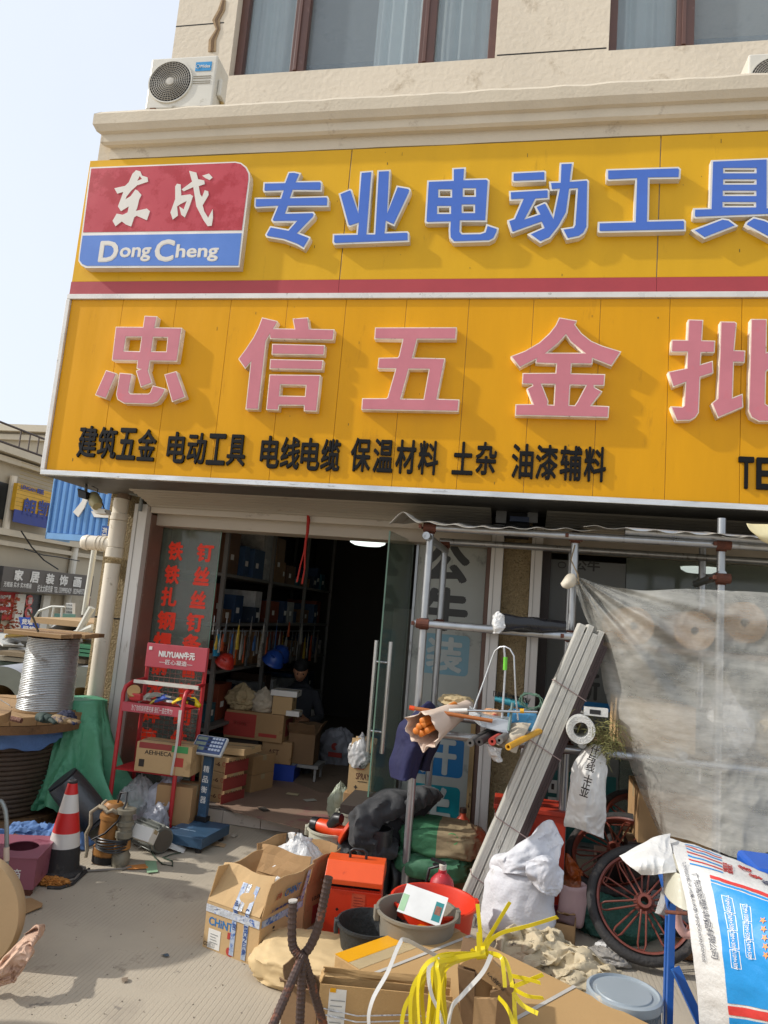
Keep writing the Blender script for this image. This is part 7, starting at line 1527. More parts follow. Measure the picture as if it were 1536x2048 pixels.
MB().tube([(px_-.03, PYY, zb_-.01), (px_-.1, PYY, zb_), (xe+.05, PYY, zb_+.0)], R_*.98, 22).obj('branch', pvc, dp_, smooth=True)
MB().lathe([(R_*1.04, 0), (R_*1.04, .03), (R_*.9, .055), (R_*.5, .07), (0, .074)], 22, MX((xe+.06, PYY, zb_), (0, 1, 0), (0, 0, 1), (-1, 0, 0))).obj('cap', pvc, dp_, smooth=40)
for k in range(3): MB().tube([(px_-.075-.035*k, PYY, zb_), (px_-.082-.035*k, PYY, zb_)], R_*1.06, 22).obj('ring', pvc, dp_, smooth=40)
# blue door plate, flood light and cable under the sign
t = thing('number_plate', 'small blue enamel address plate on the pillar behind the drain pipe', 'plate', W(209, 1066, 5.34)); MB().box((-.03, 0, -.07), (.05, .006, .06)).obj('plate', M('enamel_blue', '1F4E96', r=.35), t); letter('邦瓦', MX((.0, -.002, 0), (0, 0, -1), (1, 0, 0), (0, -1, 0)), .09, .045, wtxt, t)
fl_ = thing('flood_lamp', 'cream flood lamp hanging on a bracket under the left end of the sign', 'flood lamp', (-3.3, 4.9, 2.3), world=True)
MB().tube([W(172, 965, 4.85), W(172, 985, 4.8)], .012, 8).obj('bracket', steel, fl_); 
MB().prism([W(154, 976, 4.75), W(172, 984, 4.75), W(172, 999, 4.75), W(156, 994, 4.75)], (0, .1, 0)).obj('camera_body', blkp, fl_, bevel=.004)
MB().tube([W(187, 992, 4.85), W(191, 1004, 4.8), W(195, 1013, 4.78)], [.04, .05, .035], 12).obj('lamp_head', M('lamp_tan', 'A39A72', r=.4), fl_, smooth=40)
MB().prism([W(180, 1014, 4.8), W(211, 1018, 4.8), W(211, 1028, 4.8), W(190, 1027, 4.8)], (0, .08, 0)).obj('lamp_base', M('ac_white'), fl_, bevel=.004)
MB().tube([W(176, 968, 4.9), W(196, 978, 4.9), W(193, 990, 4.86), W(204, 1005, 4.82), W(211, 1024, 4.8)], .004, 6).obj('cable', blkp, fl_, smooth=True)
t = thing('grey_conduit', 'grey elbow conduit where the shutter meets the left guide rail', 'conduit', (-3.1, 5.2, 2.4), world=True)
MB().tube([W(250, 962, 5.1), W(252, 975, 5.12), W(262, 986, 5.18), W(284, 993, 5.24), (W(284, 993, 5.24)+V3((0, 0, -.12)))], .017, 10).obj('conduit', M('conduit_grey', '7C8280', r=.5), t, smooth=True)

# ---- big rope reel
wood = M('reel_wood', '9C7C54', r=.85, var=.18, vs=3, bump=.3, bs=30, stretch=(.15, 1, 1), spot='6A5034', spots=5, spot_amt=.3); wood_d = M('reel_wood_rim', '7A5C3C', r=.85, var=.25, vs=6, bump=.4, spot='4A3422', spots=9, spot_amt=.3)
ropeb = M('rope_brown', '4E3F30', r=.6, m=.1, var=.2, vs=9, bump=.7, bs=40, spot='382C22', spots=6, spot_amt=.3)
rc = W(0, 1448, 4.72); RX, RYY = rc.x, 4.80; Rd = W(152, 1446, RYY).x-RX; Rb = W(109, 1500, RYY).x-RX; zt_ = W(60, 1432, RYY-Rd*.8).z; 
zt_ = G(60, 1464, 0).z; zt_ = W(60, 1448, RYY-Rd).z
big = thing('wooden_reel', 'big wooden reel wound with thick brown wire rope at the left edge', 'cable reel', (RX, RYY, 0), world=True)
def board_disc(zc0, th, R0, nm, n=9):
    for k in range(n):
        y0 = -R0+2*R0*k/n; y1 = -R0+2*R0*(k+1)/n-.006; pts = []
        for i in range(9):
            y = y0+(y1-y0)*i/8; pts.append((RX+sqrt(max(0, R0*R0-y*y)), RYY+y, zc0))
        for i in range(9):
            y = y1-(y1-y0)*i/8; pts.append((RX-sqrt(max(0, R0*R0-y*y)), RYY+y, zc0))
        MB().prism(pts, (0, 0, th+.003*((k*5) % 3))).obj('plank', wood, big, bevel=.002)
board_disc(zt_-.055, .05, Rd, 'upper'); 
MB().lathe([(Rd*1.0, -.075), (Rd*1.005, -.02), (Rd*.98, -.016)], 56, Matrix.Translation((RX, RYY, zt_-.04))).obj('rim', wood_d, big)
MB().lathe([(0, -.05), (Rd*.99, -.05), (Rd*.99, -.012), (0, -.012)], 56, Matrix.Translation((RX, RYY, zt_-.065))).obj('lower_layer', wood_d, big)
MB().lathe([(0, 0), (Rd*.8, 0), (Rd*.8, .05), (0, .05)], 48, Matrix.Translation((RX, RYY, .002))).obj('bottom_flange', wood_d, big)
def wound(cx, cy, z0, z1, r0, r1, rr, mt_, parent, nm='winding', n=56):
    pr = []; k = int((z1-z0)/(2*rr))
    for i in range(k):
        zc_ = z0+(i+.5)*(z1-z0)/k; rad = r0+(r1-r0)*(i+.5)/k+.0015*sin(i*1.7)
        for a in (-80, -45, -10, 25, 60, 85): an = radians(a); pr.append((rad+rr*cos(an)*.9, zc_+rr*sin(an)))
    return MB().lathe(pr, n, Matrix.Translation((cx, cy, 0)) @ Matrix.Rotation(.008, 4, 'X')).obj(nm, mt_, parent, smooth=70)
wound(RX, RYY, .06, zt_-.12, Rb*.86, Rb, .0155, ropeb, big, 'wire_rope')
# blue cloth wrapped under the disc
blc = crinkle(M('cloth_blue', '5B7DAE', r=.85, var=.15, vs=6, bump=.3), 8, .3, .02)
t = thing('blue_wrap', 'faded blue cloth tucked round the top of the brown rope winding', 'cloth', (RX, RYY, .6), world=True)
def bw(u, v): a = -pi*.95+pi*1.2*u; r_ = Rb+.03+.02*noise.noise(V3((u*9, v*2, 1)))+.02*v; return (RX+r_*cos(a), RYY+r_*sin(a), zt_-.115-(.10+.07*noise.noise(V3((u*7, 3, 0)))+.03*noise.noise(V3((u*30, 3, 0))))*v)
MB().grid(bw, 120, 8).obj('cloth', blc, t, smooth=True, solid=.004)
# silver reel on top
silver = M('wire_silver_rope', 'B4B7B7', r=.36, m=.65, var=.12, vs=10, bump=.12, bs=60, spot='86827C', spots=5, spot_amt=.3)
sx, sy = W(80, 1415, 4.72).x, 4.78; Rs = (W(126, 1400, sy).x-W(34, 1400, sy).x)/2; zs1 = W(100, 1272, sy-.1).z
sr = thing('steel_rope_reel', 'tall reel of shiny steel wire rope standing on the big wooden reel', 'cable reel', (sx, sy, zt_), world=True)
wound(sx, sy, zt_+.012, zs1-.015, Rs, Rs*.93, .0058, silver, sr, 'wire_rope', 64)
MB().lathe([(0, 0), (Rs*1.15, 0), (Rs*1.15, .012), (0, .012)], 40, Matrix.Translation((sx, sy, zt_+.0))).obj('bottom_flange', wood, sr)
for k in range(5):
    y0 = -.27+.108*k; MB().box((sx-.26+.02*abs(k-2), sy+y0, zs1), (sx+.27-.02*abs(k-2), sy+y0+.10, zs1+.028+.004*(k % 2))).obj('plank', [wood, wood_d, wood][k % 3], sr, bevel=.003)
MB().tube([(sx+Rs*1.04*cos(a), sy+Rs*1.04*sin(a), zt_+.06+.085*(a+2.9)/1.9+ (.02 if a < -2.5 else 0)) for a in [-2.9+1.95*i/20 for i in range(21)]], .0055, 8).obj('loose_strand', M('strand_white', 'B9BABA', r=.35, m=.4), sr, smooth=True)
MB().tube([(sx+.03, sy-.24, zs1+.03), (sx-.01, sy-.26, zs1+.12), (sx-.05, sy-.28, zs1+.18)], .008, 5).obj('stick', M('stick_dark', '4A4030', r=.8), sr)
# rags, gloves and rod on the disc
glove(V3((W(66, 1438, 4.35).x, 4.38, zt_+.03)), (0, .05, -.2), 1.3, 'dark green work glove lying on the big wooden reel', M('glove_dark', '2B3A34', r=.8, var=.2, bump=.3))
glove(V3((W(98, 1438, 4.35).x, 4.36, zt_+.03)), (0, .05, .1), 1.2, 'tan and blue work glove lying on the big wooden reel', M('glove_tan', '8A7452', r=.8, var=.3, spot='20284A', spots=7, spot_amt=.5))
bag('rag_ball', 'dark blue crumpled rag at the edge of the big wooden reel', V3((W(128, 1440, 4.4).x, 4.42, zt_)), .07, .05, .045, M('rag_navy', '2A2C3E', r=.9, var=.3, vs=30, bump=.5), 81, knot=False)
MB().tube([V3((W(-20, 1440, 4.3).x, 4.28, zt_+.03)), V3((W(50, 1448, 4.3).x, 4.26, zt_+.012))], .016, 10).obj('threaded_rod', M('rod_rust', '6E4432', r=.7, var=.2, bump=1, bs=80), None); tag(bpy.data.objects['threaded_rod'], 'rusty threaded rod lying on the big wooden reel', 'rod')
MB().tube([V3((sx-.25, sy-.25, zt_+.02)), V3((sx-.15, sy-.32, zt_+.10)), V3((sx-.02, sy-.36, zt_+.07)), V3((sx+.04, sy-.42, zt_+.01))], .003, 5).obj('wire_offcut', M('wire_dark', '3A3630', r=.5), None, smooth=True); tag(bpy.data.objects['wire_offcut'], 'bent thin dark wire rising in front of the steel rope reel', 'wire')

# ---- drum under green tarpaulin
gtm = crinkle(M('tarp_green', '559B76', r=.55, var=.12, vs=4, bump=.3, bs=50, spot='3C8460', spots=3, spot_amt=.4), 5, .35, .03)
gx = W(165, 1404, 5.0); gd = thing('covered_drum', 'drum covered with a green tarpaulin between the wooden reel and the pipe', 'covered drum', (gx.x, 5.0, 0), world=True)
Rg = (W(206, 1404, 5.0).x-W(124, 1404, 5.0).x)/2; zg = gx.z+.03
def drape(u, v):
    th = 2*pi*u; t_ = max(0, (v-.16)/.84); side = max(0, cos(th-.0)); fold = sin(th*7+2*sin(th*2))*.5+.5
    r_ = Rg*min(1, v/.16) if v < .16 else Rg*(1.0+.02)+t_*(.12+.22*side*t_)*(.35+1.0*fold)+.02*noise.noise(V3((th*2, v*3, 2)))
    r_ *= 1+.05*noise.noise(V3((cos(th)*2, sin(th)*2, v*3)))*t_; r_ += .10*t_*ridge(V3((cos(th)*1.5, sin(th)*1.5, v*1.2)), 2.2)
    z = zg-.004*(v < .16)*sin(th*3)-(zg-.02)*t_*(1-.25*(1-side)*t_*(.5+.5*noise.noise(V3((cos(th)*2, sin(th)*2, 7)))))
    return (gx.x+r_*cos(th), 5.0+r_*.85*sin(th), max(.012, z))
MB().grid(drape, 140, 60, wrapu=True).obj('tarpaulin', gtm, gd, smooth=True)
# grey coil leaning in front
co = thing('wire_coil', 'dark grey coil of steel wire leaning between the reel and the cone', 'wire coil', W(158, 1600, 4.62), (radians(20), radians(-38), 0))
pr = []; 
for i in range(34):
    zc_ = -.17+.34*(i+.5)/34; rad = .09+.02*cos((zc_)*5)
    for a in (-70, 0, 70): pr.append((rad+.006*cos(radians(a)), zc_+.006*sin(radians(a))))
MB().lathe(pr, 48).obj('winding', M('coil_grey', '5E6265', r=.35, m=.7, var=.15, bump=.3), co, smooth=70)
MB().lathe([(0, .175), (.100, .175), (.105, .185), (0, .19)], 40).obj('flange', M('flange_dark', '33363A', r=.5), co, smooth=40); MB().lathe([(0, -.175), (.13, -.175), (.132, -.19), (0, -.195)], 40).obj('flange', M('flange_dark'), co, smooth=40)
t = thing('blue_bag_pile', 'blue torn sheeting crushed on the ground beside the reel', 'sheeting', GZ(40, 1705)+V3((0, .12, 0))); crumple(.30, .2, .14, 85).obj('cloth', blc, t, smooth=True, solid=.004)
bag('leaf_heap', 'brown dry leaves and rubbish beside the blue sheeting', GZ(35, 1715)+V3((-.05, .0, 0)), .16, .10, .06, M('leaves_brown', '6A4A2E', r=.9, var=.4, vs=40, bump=1, bs=50), 86, knot=False, cr=.4)
# ---- cone
cp_ = GZ(110, 1752)+V3((0, .05, 0)); cn_ = thing('traffic_cone', 'red and white banded traffic cone with a black base', 'traffic cone', cp_)
zz = [0, .03, .155, .235, .345, .445, .505]; rr_ = [.112, .098, .086, .075, .056, .038, .026]
def ring(i, j, m_, nm): MB().lathe([(rr_[i], zz[i]), (rr_[j], zz[j])], 36).obj(nm, m_, cn_, smooth=True)
cred = M('cone_red', 'C41E1E', r=.45, var=.06, vs=9, bump=.1, bs=30); cwh = M('cone_white', 'CFCBC4', r=.5, var=.04, bump=.1, spot='9E968A', spots=10, spot_amt=.15)
MB().lathe([(0, .0), (.125, .0), (.125, .012), (.100, .03), (.087, .154), (0, .154)], 36).obj('base', blkr, cn_, smooth=40)
ring(2, 3, cwh, 'white_band'); ring(3, 4, cred, 'red_band'); ring(4, 5, cwh, 'white_band'); ring(5, 6, cred, 'red_band')
MB().lathe([(.026, .505), (.028, .515), (.02, .522), (0, .515)], 24).obj('tip', blkr, cn_, smooth=True)
# ---- extinguisher box
pur = M('box_purple_red', '945A68', r=.45, var=.07, vs=4, bump=.06, spot='6A2638', spots=6, spot_amt=.2)
xa = GZ(64, 1792); xb = GZ(106, 1742); ey_ = (xb-xa); ey_.z = 0; le = ey_.length; ang = atan2(ey_.y, ey_.x)-pi/2
eb = thing('extinguisher_box', 'purple red fire extinguisher box with two round holes and white characters', 'extinguisher box', xa, (0, 0, ang)); he = W(72, 1718, xa.y).z
MB().box((-.52, 0, .03), (0, .006, he)).box((-.52, le-.006, .03), (0, le, he)).box((-.006, .007, .03), (0, le-.007, he)).box((-.52, .007, .03), (-.514, le-.007, he)).box((-.513, .007, .03), (-.007, le-.007, .036)).obj('body', pur, eb)
me = fill([[(-.525, -.005), (.005, -.005), (.005, le+.005), (-.525, le+.005)]]+[[(cx+.085*cos(a), le/2+.085*sin(a)) for a in [2*pi*i/28 for i in range(28)]] for cx in (-.135, -.37)], he+.006, .005); link_mesh('top', me, pur, eb)
for x_ in (-.50, -.06): MB().box((x_, .0, 0), (x_+.05, .04, .029)).obj('foot', rust, eb)
for i, ch in enumerate('灭火器箱'): letter(ch, MX((-.335+.078*i, -.002, he*.56), (1, 0, 0), (0, 0, 1), (0, -1, 0)), .055, .06, wtxt, eb, 'character', bold=.01)
for i, ch in enumerate(('火', '警', '119')): letter(ch, MX((-.30+.065*i+(.02 if i == 2 else 0), -.002, he*.26), (1, 0, 0), (0, 0, 1), (0, -1, 0)), .06 if i == 2 else .036, .034, wtxt, eb, 'character', bold=.01)
# ---- pumps
pmp = M('pump_ochre', '9A6A34', r=.5, var=.12, vs=6, bump=.1, spot='6A4626', spots=9, spot_amt=.3); pmp2 = M('pump_grey', '7F7A6A', r=.5, var=.1, m=.2, spot='5A5448', spots=9, spot_amt=.3)
pp = GZ(200, 1728)+V3((0, .05, 0)); t = thing('submersible_pump', 'ochre submersible pump with rope round its top standing behind the cone', 'pump', pp, (.0, .05, 0)); hp_ = W(203, 1600, pp.y).z
MB().lathe([(0, 0), (.075, 0), (.075, .05), (.082, .052), (.082, .09), (.068, .10), (.066, hp_*.72), (.074, hp_*.73), (.074, hp_*.80), (.064, hp_*.81), (.062, hp_-.02), (.045, hp_), (0, hp_)], 32).obj('casing', pmp, t, smooth=40)
MB().lathe([(.078, .004), (.079, .045)], 32).obj('intake_grid', dark, t, smooth=True)
ropew = M('rope_dirty', '9C907A', r=.95, bump=1, bs=120); rg = random.Random(4)
MB().tube([(.08*cos(a)+rg.uniform(-.01, .01), .08*sin(a), hp_-.03+rg.uniform(-.015, .015)) for a in [2*pi*i/16 for i in range(17)]], .013, 8).obj('rope', ropew, t, smooth=True)
MB().tube([(-.08, -.02, hp_-.03), (-.12, -.05, hp_*.8), (-.10, -.06, hp_*.6), (-.12, -.06, hp_*.45), (-.09, -.07, hp_*.2), (-.085, -.08, .03)], .011, 8).obj('rope', ropew, t, smooth=True)
MB().tube([(.02, 0, hp_), (.03, .0, hp_+.06), (.07, 0, hp_+.07), (.09, -.03, hp_+.02), (.08, -.07, hp_-.08), (.02, -.09, hp_*.55), (-.06, -.09, hp_*.4)], .006, 8).obj('cable', blkp, t, smooth=True)
p2_ = pp+V3((.115, -.02, 0)); t = thing('small_pump', 'smaller grey topped pump strapped beside the ochre pump', 'pump', p2_)
MB().lathe([(0, 0), (.05, 0), (.055, .06), (.042, .08), (.042, .16), (.05, .165), (.05, .20), (.042, .205), (.042, .23), (.052, .235), (.052, .26), (.04, .265), (.04, .30), (.058, .305), (.058, .33), (.045, .335), (.03, .33), (0, .33)], 28).obj('casing', pmp2, t, smooth=40); MB().lathe([(.0505, .10), (.0445, .15)], 28).obj('lower_body', pmp, t)
for k in range(6):
    MB().tube([V3((-.115, 0, .10+.012*k))+V3((.10*cos(a)*1.0+.055, .10*sin(a), .006*sin(a*2+k))) for a in [2*pi*i/24 for i in range(24)]], .0055, 6, closed=True).obj('cable_turn', blkp, t, smooth=True)
# floor cable
MB().tube(smoothp([(150, 1752), (175, 1748), (200, 1742), (245, 1740), (285, 1736)], 4.0) if False else [GZ(x, y, .01) for x, y in ((135, 1762), (150, 1758), (170, 1735), (150, 1725), (175, 1742), (205, 1740), (245, 1738), (262, 1734))], .007, 6).obj('grey_cable', M('cable_grey', '7A746C', r=.6), None, smooth=True); tag(bpy.data.objects['grey_cable'], 'grey cable snaking on the ground from the pumps', 'cable')
MB().tube([GZ(x, y, .008) for x, y in ((95, 1775), (120, 1776), (145, 1768), (165, 1750), (178, 1738))], .009, 6).obj('dark_hose', blkr, None, smooth=True); tag(bpy.data.objects['dark_hose'], 'dark hose lying round the base of the cone', 'hose')
MB().tube([GZ(x, y, .008) for x, y in ((300, 1700), (310, 1715), (325, 1728), (345, 1732), (345, 1722), (325, 1715), (345, 1708), (362, 1705))], .004, 5).obj('green_string', M('cord_green', '2E4030', r=.7), None, smooth=True); tag(bpy.data.objects['green_string'], 'thin dark green string looped on the ground beyond the pumps', 'cord')
def flatp(nm, lb, cat, pts, mt_, z=.006, th=.002):
    o = MB().prism([GZ(x, y, z+.002*((i*3) % 2)) for i, (x, y) in enumerate(pts)], (0, 0, th)).obj(nm, mt_, None); return tag(o, lb, cat)
flatp('green_note', 'pale green printed slip on the ground', 'paper slip', [(290, 1722), (312, 1722), (316, 1744), (294, 1746)], M('slip_green', '8FB08C', r=.7))
flatp('orange_ribbon', 'flat orange ribbon on the ground between cable and green slip', 'ribbon', [(245, 1737), (258, 1731), (297, 1728), (296, 1737), (262, 1739)], M('ribbon_orange', 'C98446', r=.6))
flatp('cardboard_scrap', 'folded grey brown cardboard scrap at the left on the ground', 'cardboard piece', [(44, 1800), (62, 1797), (85, 1808), (84, 1814), (48, 1829)], card, .008, .004)
flatp('white_chip', 'small white scrap beside the cone on the ground', 'scrap', [(148, 1750), (153, 1746), (160, 1749), (155, 1752)], whp)
bag('orange_tassel', 'frayed orange plastic twine on the ground before the cone', GZ(103, 1768), .10, .05, .018, M('twine_orange', 'C0813A', r=.7, var=.3, vs=40, bump=1, bs=60), 88, knot=False, cr=.5, crs=6)
# motor
mo = GZ(275, 1705)+V3((.02, .10, .085)); t = thing('electric_motor', 'finned grey electric motor lying on its side between pumps and scale', 'motor', mo, (0, radians(90), radians(-28)))
MB().lathe([(0, -.14), (.06, -.14), (.07, -.135), (.07, .12), (.078, .125), (.078, .145), (0, .145)], 30).obj('housing', M('motor_grey', '6E706A', r=.45, m=.3, var=.12, spot='4E4A42', spots=8, spot_amt=.3), t, smooth=40)
for k in range(16): MB().box((.068, -.0025, -.12), (.086, .0025, .115), T=Matrix.Rotation(2*pi*k/16, 4, 'Z')).obj('fin', M('motor_grey'), t)
MB().lathe([(0, .148), (.066, .148), (.066, .152), (0, .153)], 30).obj('end_cap', M('motor_end', '554F46', r=.6), t)
# bags and papers by the rack
bag('film_bag', 'clear crumpled plastic bag beside the pumps', GZ(262, 1660)+V3((0, .05, 0)), .15, .12, .19, plast_c, 91, cr=.2)
bag('grey_bag', 'pale grey plastic bag slumped in front of the red rack', GZ(325, 1662)+V3((0, .02, 0)), .18, .13, .20, crinkle(M('plastic_pale', 'B4B5BC', r=.35, var=.05, bump=.1, alpha=.95), 10, .6, .014), 92, cr=.16, ears=True)
bag('grey_bag', 'second grey plastic bag lying lower beside the scale platform', GZ(305, 1680), .10, .09, .13, M('plastic_grey'), 93, knot=False)
carton('white_packet', 'white paper packet on top of the motor', GZ(245, 1680, .16)+V3((0, .08, 0)), GZ(283, 1688, .16)+V3((0, .08, 0)), .08, .08, whp, tilt=(-.5, .1), cat='packet')
t = thing('white_board', 'bent white card lying on the ground left of the scale', 'card', GZ(330, 1700)); sheet([[(-.17, .02, .02), (-.05, .04, .07), (.12, .06, .01)], [(-.16, -.06, .005), (-.05, -.05, .045), (.14, -.02, .004)]], 16, 10, .006, 8, 3).obj('sheet', whp, t, solid=.003)
flatp('yellow_card', 'white and yellow printed card between the rack and the scale post', 'card', [(375, 1640), (392, 1626), (430, 1630), (425, 1645), (385, 1650)], M('card_yellow', 'C9B460', r=.6, var=.2), .004)
# ---- platform scale
sb_ = M('scale_blue', '355068', r=.45, var=.12, vs=5, bump=.1, spot='4A6A88', spots=4, spot_amt=.3)
c1_ = G(325, 1663, .10); c2_ = G(404.5, 1678.5, .10); c3_ = G(438, 1646, .10); dx__ = (c2_-c1_); dx__.z = 0; wS = dx__.length; angS = atan2(dx__.y, dx__.x); dS = (c3_-c2_).length
sc_ = thing('platform_scale', 'blue platform scale with a slim post and tilted digital display', 'platform scale', (c1_.x, c1_.y, 0), (0, 0, angS))
MB().box((0, 0, .035), (wS, dS, .10)).obj('platform', sb_, sc_, bevel=.004)
for x_ in (.04, wS-.04):
    for y_ in (.04, dS-.04): MB().lathe([(0, 0), (.02, 0), (.02, .034), (0, .034)], 14, Matrix.Translation((x_, y_, 0))).obj('foot', blkr, sc_)
MB().box((wS*.0, dS*.3, .1006), (wS*.6, dS*.32, .1009)).obj('scratch', M('scale_scratch', '8AA0B4', r=.6), sc_)
pw = G(404, 1642, .1); inv = Matrix.LocRotScale(sc_.location, sc_.rotation_euler, None).inverted(); pl = inv @ pw; zh = W(428, 1508, pw.y).z
MB().box((pl.x-.033, pl.y-.02, .101), (pl.x+.033, pl.y+.02, zh)).obj('post', sb_, sc_, bevel=.003); MB().box((pl.x-.045, pl.y-.03, .101), (pl.x+.045, pl.y+.03, .135)).obj('post_base', blkp, sc_, bevel=.004)
for i, ch in enumerate('精品衡器'):
    q = W(415.5-5.3*i, 1537+20*i, pw.y); letter(ch, MX((pl.x, pl.y-.022, q.z), (1, 0, 0), (0, 0, 1), (0, -1, 0)), .046, .046, wtxt, sc_, 'character', bold=.015)
hd_ = Matrix.Translation((pl.x+.005, pl.y-.02, zh+.05)) @ ROT(radians(-52), 0, radians(-4))
hd_ = Matrix.Translation((pl.x+.005, pl.y-.01, zh+.045)) @ Matrix.Rotation(radians(50), 4, 'X')
MB().box((-.125, -.075, 0), (.125, .075, .03), T=hd_).obj('display', M('display_shell', 'B9BBB8', r=.4), sc_, bevel=.012)
MB().box((-.113, -.064, .0302), (.113, .064, .0318), T=hd_).obj('display_face', M('display_blue', '26406E', r=.3), sc_)
for j in range(3): MB().box((-.105, .030-.038*j, .0322), (-.025, .055-.038*j, .0335), T=hd_).obj('screen', M('lcd', '7C887C', r=.2), sc_)
for i in range(4):
    for j in range(4): MB().box((.012+.024*i, .042-.028*j, .0322), (.030+.024*i, .058-.028*j, .036), T=hd_).obj('key', M('key_white', 'B8C4D4', r=.5), sc_)
for j in range(4): MB().box((-.014, .042-.028*j, .0322), (.004, .054-.028*j, .035), T=hd_).obj('key', M('key_dark', '16243E', r=.5), sc_)
# ---- red display rack
rr = M('rack_red', 'B22A2E', r=.4, var=.07, vs=5, bump=.05, spot='8E2026', spots=8, spot_amt=.15)
hdr = M('header_red', 'B44A54', r=.45, var=.05, bump=.04, spot='A43A44', spots=4, spot_amt=.2)
rk = thing('red_rack', 'red wire display rack with a printed header board, holding tools and papers', 'display rack', (-2.6, 5.0, 0), world=True)
YB, YF = 5.12, 4.86
a = W(298, 1285, YB); b = W(418, 1299, YB); xl, xr = a.x, b.x; zt2 = a.z; zh0 = W(291, 1332, YB).z
for x_ in (xl+.012, xr-.012): MB().tube([(x_, YB, 0), (x_, YB, zt2)], .016, 4).obj('upright', rr, rk)
MB().box((xl, YB-.022, zh0), (xr, YB-.012, zt2)).obj('header_board', hdr, rk, bevel=.003)
wall_letter('NIUYUAN牛元', 317, 1302, 390, 1318, YB-.024, wtxt, rk, 'lettering', bold=.05)
wall_letter('—匠心凝造—', 318, 1321, 385, 1331, YB-.024, wtxt, rk, 'lettering', bold=.01)
MB().box((xl+.02, YB-.0245, zt2-.05), (xl+.045, YB-.0225, zt2-.025)).obj('sticker', whp, rk)
for i in range(11): x_ = xl+.03+(xr-xl-.06)*i/10; MB().tube([(x_, YB, .42), (x_, YB, zh0)], .0022, 4).obj('mesh_wire', M('mesh_wire', '8A5A50', r=.5, m=.3), rk)
for i in range(20): z_ = .42+(zh0-.42)*i/20; MB().tube([(xl+.015, YB-.003, z_), (xr-.015, YB-.003, z_)], .0022, 4).obj('mesh_wire', M('mesh_wire'), rk)
ztr = W(245, 1402, YF).z; xf0, xf1 = W(245, 1402, YF).x, W(366, 1419, YF).x
for x_, xb_ in ((xf0, xl+.012), (xf1, xr-.012)): MB().tube([(x_, YF, 0), (x_, YF, ztr+.06), (x_, YF+.02, ztr+.10), (x_+(xb_-x_)*.5, YF+.09, ztr+.13), (xb_, YB, ztr+.14)], .016, 8).obj('side_frame', rr, rk, smooth=True)
MB().box((xf0, YF-.012, ztr-.065), (xf1, YF-.004, ztr)).obj('tray_front', hdr, rk); 
MB().prism([(xf0, YF, ztr-.02), (xf1, YF, ztr-.02), (xr, YB-.025, ztr-.02), (xl, YB-.025, ztr-.02)], (0, 0, .012)).obj('tray', rr, rk)
wall_letter('为了你的装修更完美 我们一直在努力!', 262, 1413, 345, 1425, YF-.0135, wtxt, rk, 'lettering', bold=.0)
MB().prism([(xf0, YF, .40), (xf1, YF, .40), (xr, YB-.025, .40), (xl, YB-.025, .40)], (0, 0, .012)).obj('shelf', rr, rk)
MB().prism([(xf0, YF, .06), (xf1, YF, .06), (xr, YB-.025, .06), (xl, YB-.025, .06)], (0, 0, .012)).obj('shelf', rr, rk)
q = W(275, 1364, YF+.0).z; MB().box((xf0+.05, YF+.03, q-.012), (xf1+.08, YF+.045, q+.012)).obj('white_ruler', M('ruler_white', 'D0CDC0', r=.5, var=.1), None); tag(bpy.data.objects['white_ruler'], 'long white ruler strip laid across the red rack', 'ruler')
# goods on the tray
t = thing('tape_reel', 'wooden tape reel with red body on the left of the rack tray', 'reel', W(268, 1385, 4.86)); MB().lathe([(0, -.03), (.045, -.03), (.045, .03), (0, .03)], 24, ROT(.9, .5, 0)).obj('side', M('reel_tan', 'A98450', r=.6), t, smooth=40); MB().box((-.01, -.04, -.05), (.075, .01, .0)).obj('body', rr, t, bevel=.008)
rg = random.Random(9)
for i in range(9):
    p = W(285+11*i, 1392+2*(i % 3)+i*.6, 4.92); c_ = ['C9C6BC', 'B4B9A8', '8F9488', 'D2C25A', '34509A', '6C6A64', 'C8C9C6', 'E0C020', '2A2C30'][i]
    t = thing('loose_packet', ['white torn packet', 'pale green leaflet', 'grey folded sleeve', 'yellowish packet', 'blue pen pack', 'dark grey packet', 'white paper wrap', 'yellow tape measure', 'black handled tool'][i]+' in the clutter on the red rack tray', 'packet', V3((p.x, p.y, ztr+.012+.012*(i % 3))), (rg.uniform(-.3, .3), rg.uniform(-.4, .4), rg.uniform(-1, 1)))
    sheet([[(-.06, -.03, 0), (0, -.035, .02), (.06, -.02, .01)], [(-.05, .03, .01), (0, .03, .03), (.06, .035, 0)]], 12, 8, .012, 12, i, .008, 20).obj('packet', M('pk_'+c_, c_, r=.5, var=.1), t, solid=.012)
t = thing('yellow_tool', 'bright yellow and black tool at the right end of the rack tray', 'tool', V3((W(395, 1402, 4.95).x-.03, 4.95, ztr+.03)), (.1, .1, -.2)); MB().tube([(-.06, 0, 0), (0, 0, .01), (.06, 0, -.01)], [.022, .03, .014], 12).obj('body', M('tool_yellow', 'E0C018', r=.4), t, smooth=True); MB().box((-.02, -.033, -.01), (.03, -.024, .02)).obj('grip', blkp, t)
sheet([[W(358, 1420, 4.83), W(364, 1421, 4.83)], [W(352, 1480, 4.82), W(357, 1481, 4.82)], [W(340, 1550, 4.82), W(344, 1551, 4.82)]], 3, 20, .004, 5, 1).obj('white_strap', M('strap_white'), None, solid=.001); o = bpy.data.objects.get('white_strap.003') or bpy.data.objects['white_strap']
for o in [o for o in C.objects if o.name.startswith('white_strap') and o.parent is None]: tag(o, 'thin white strap hanging from the rack tray', 'strap')
ca, cb = W(268, 1590, 4.84), W(372, 1600, 4.84); zca = .415
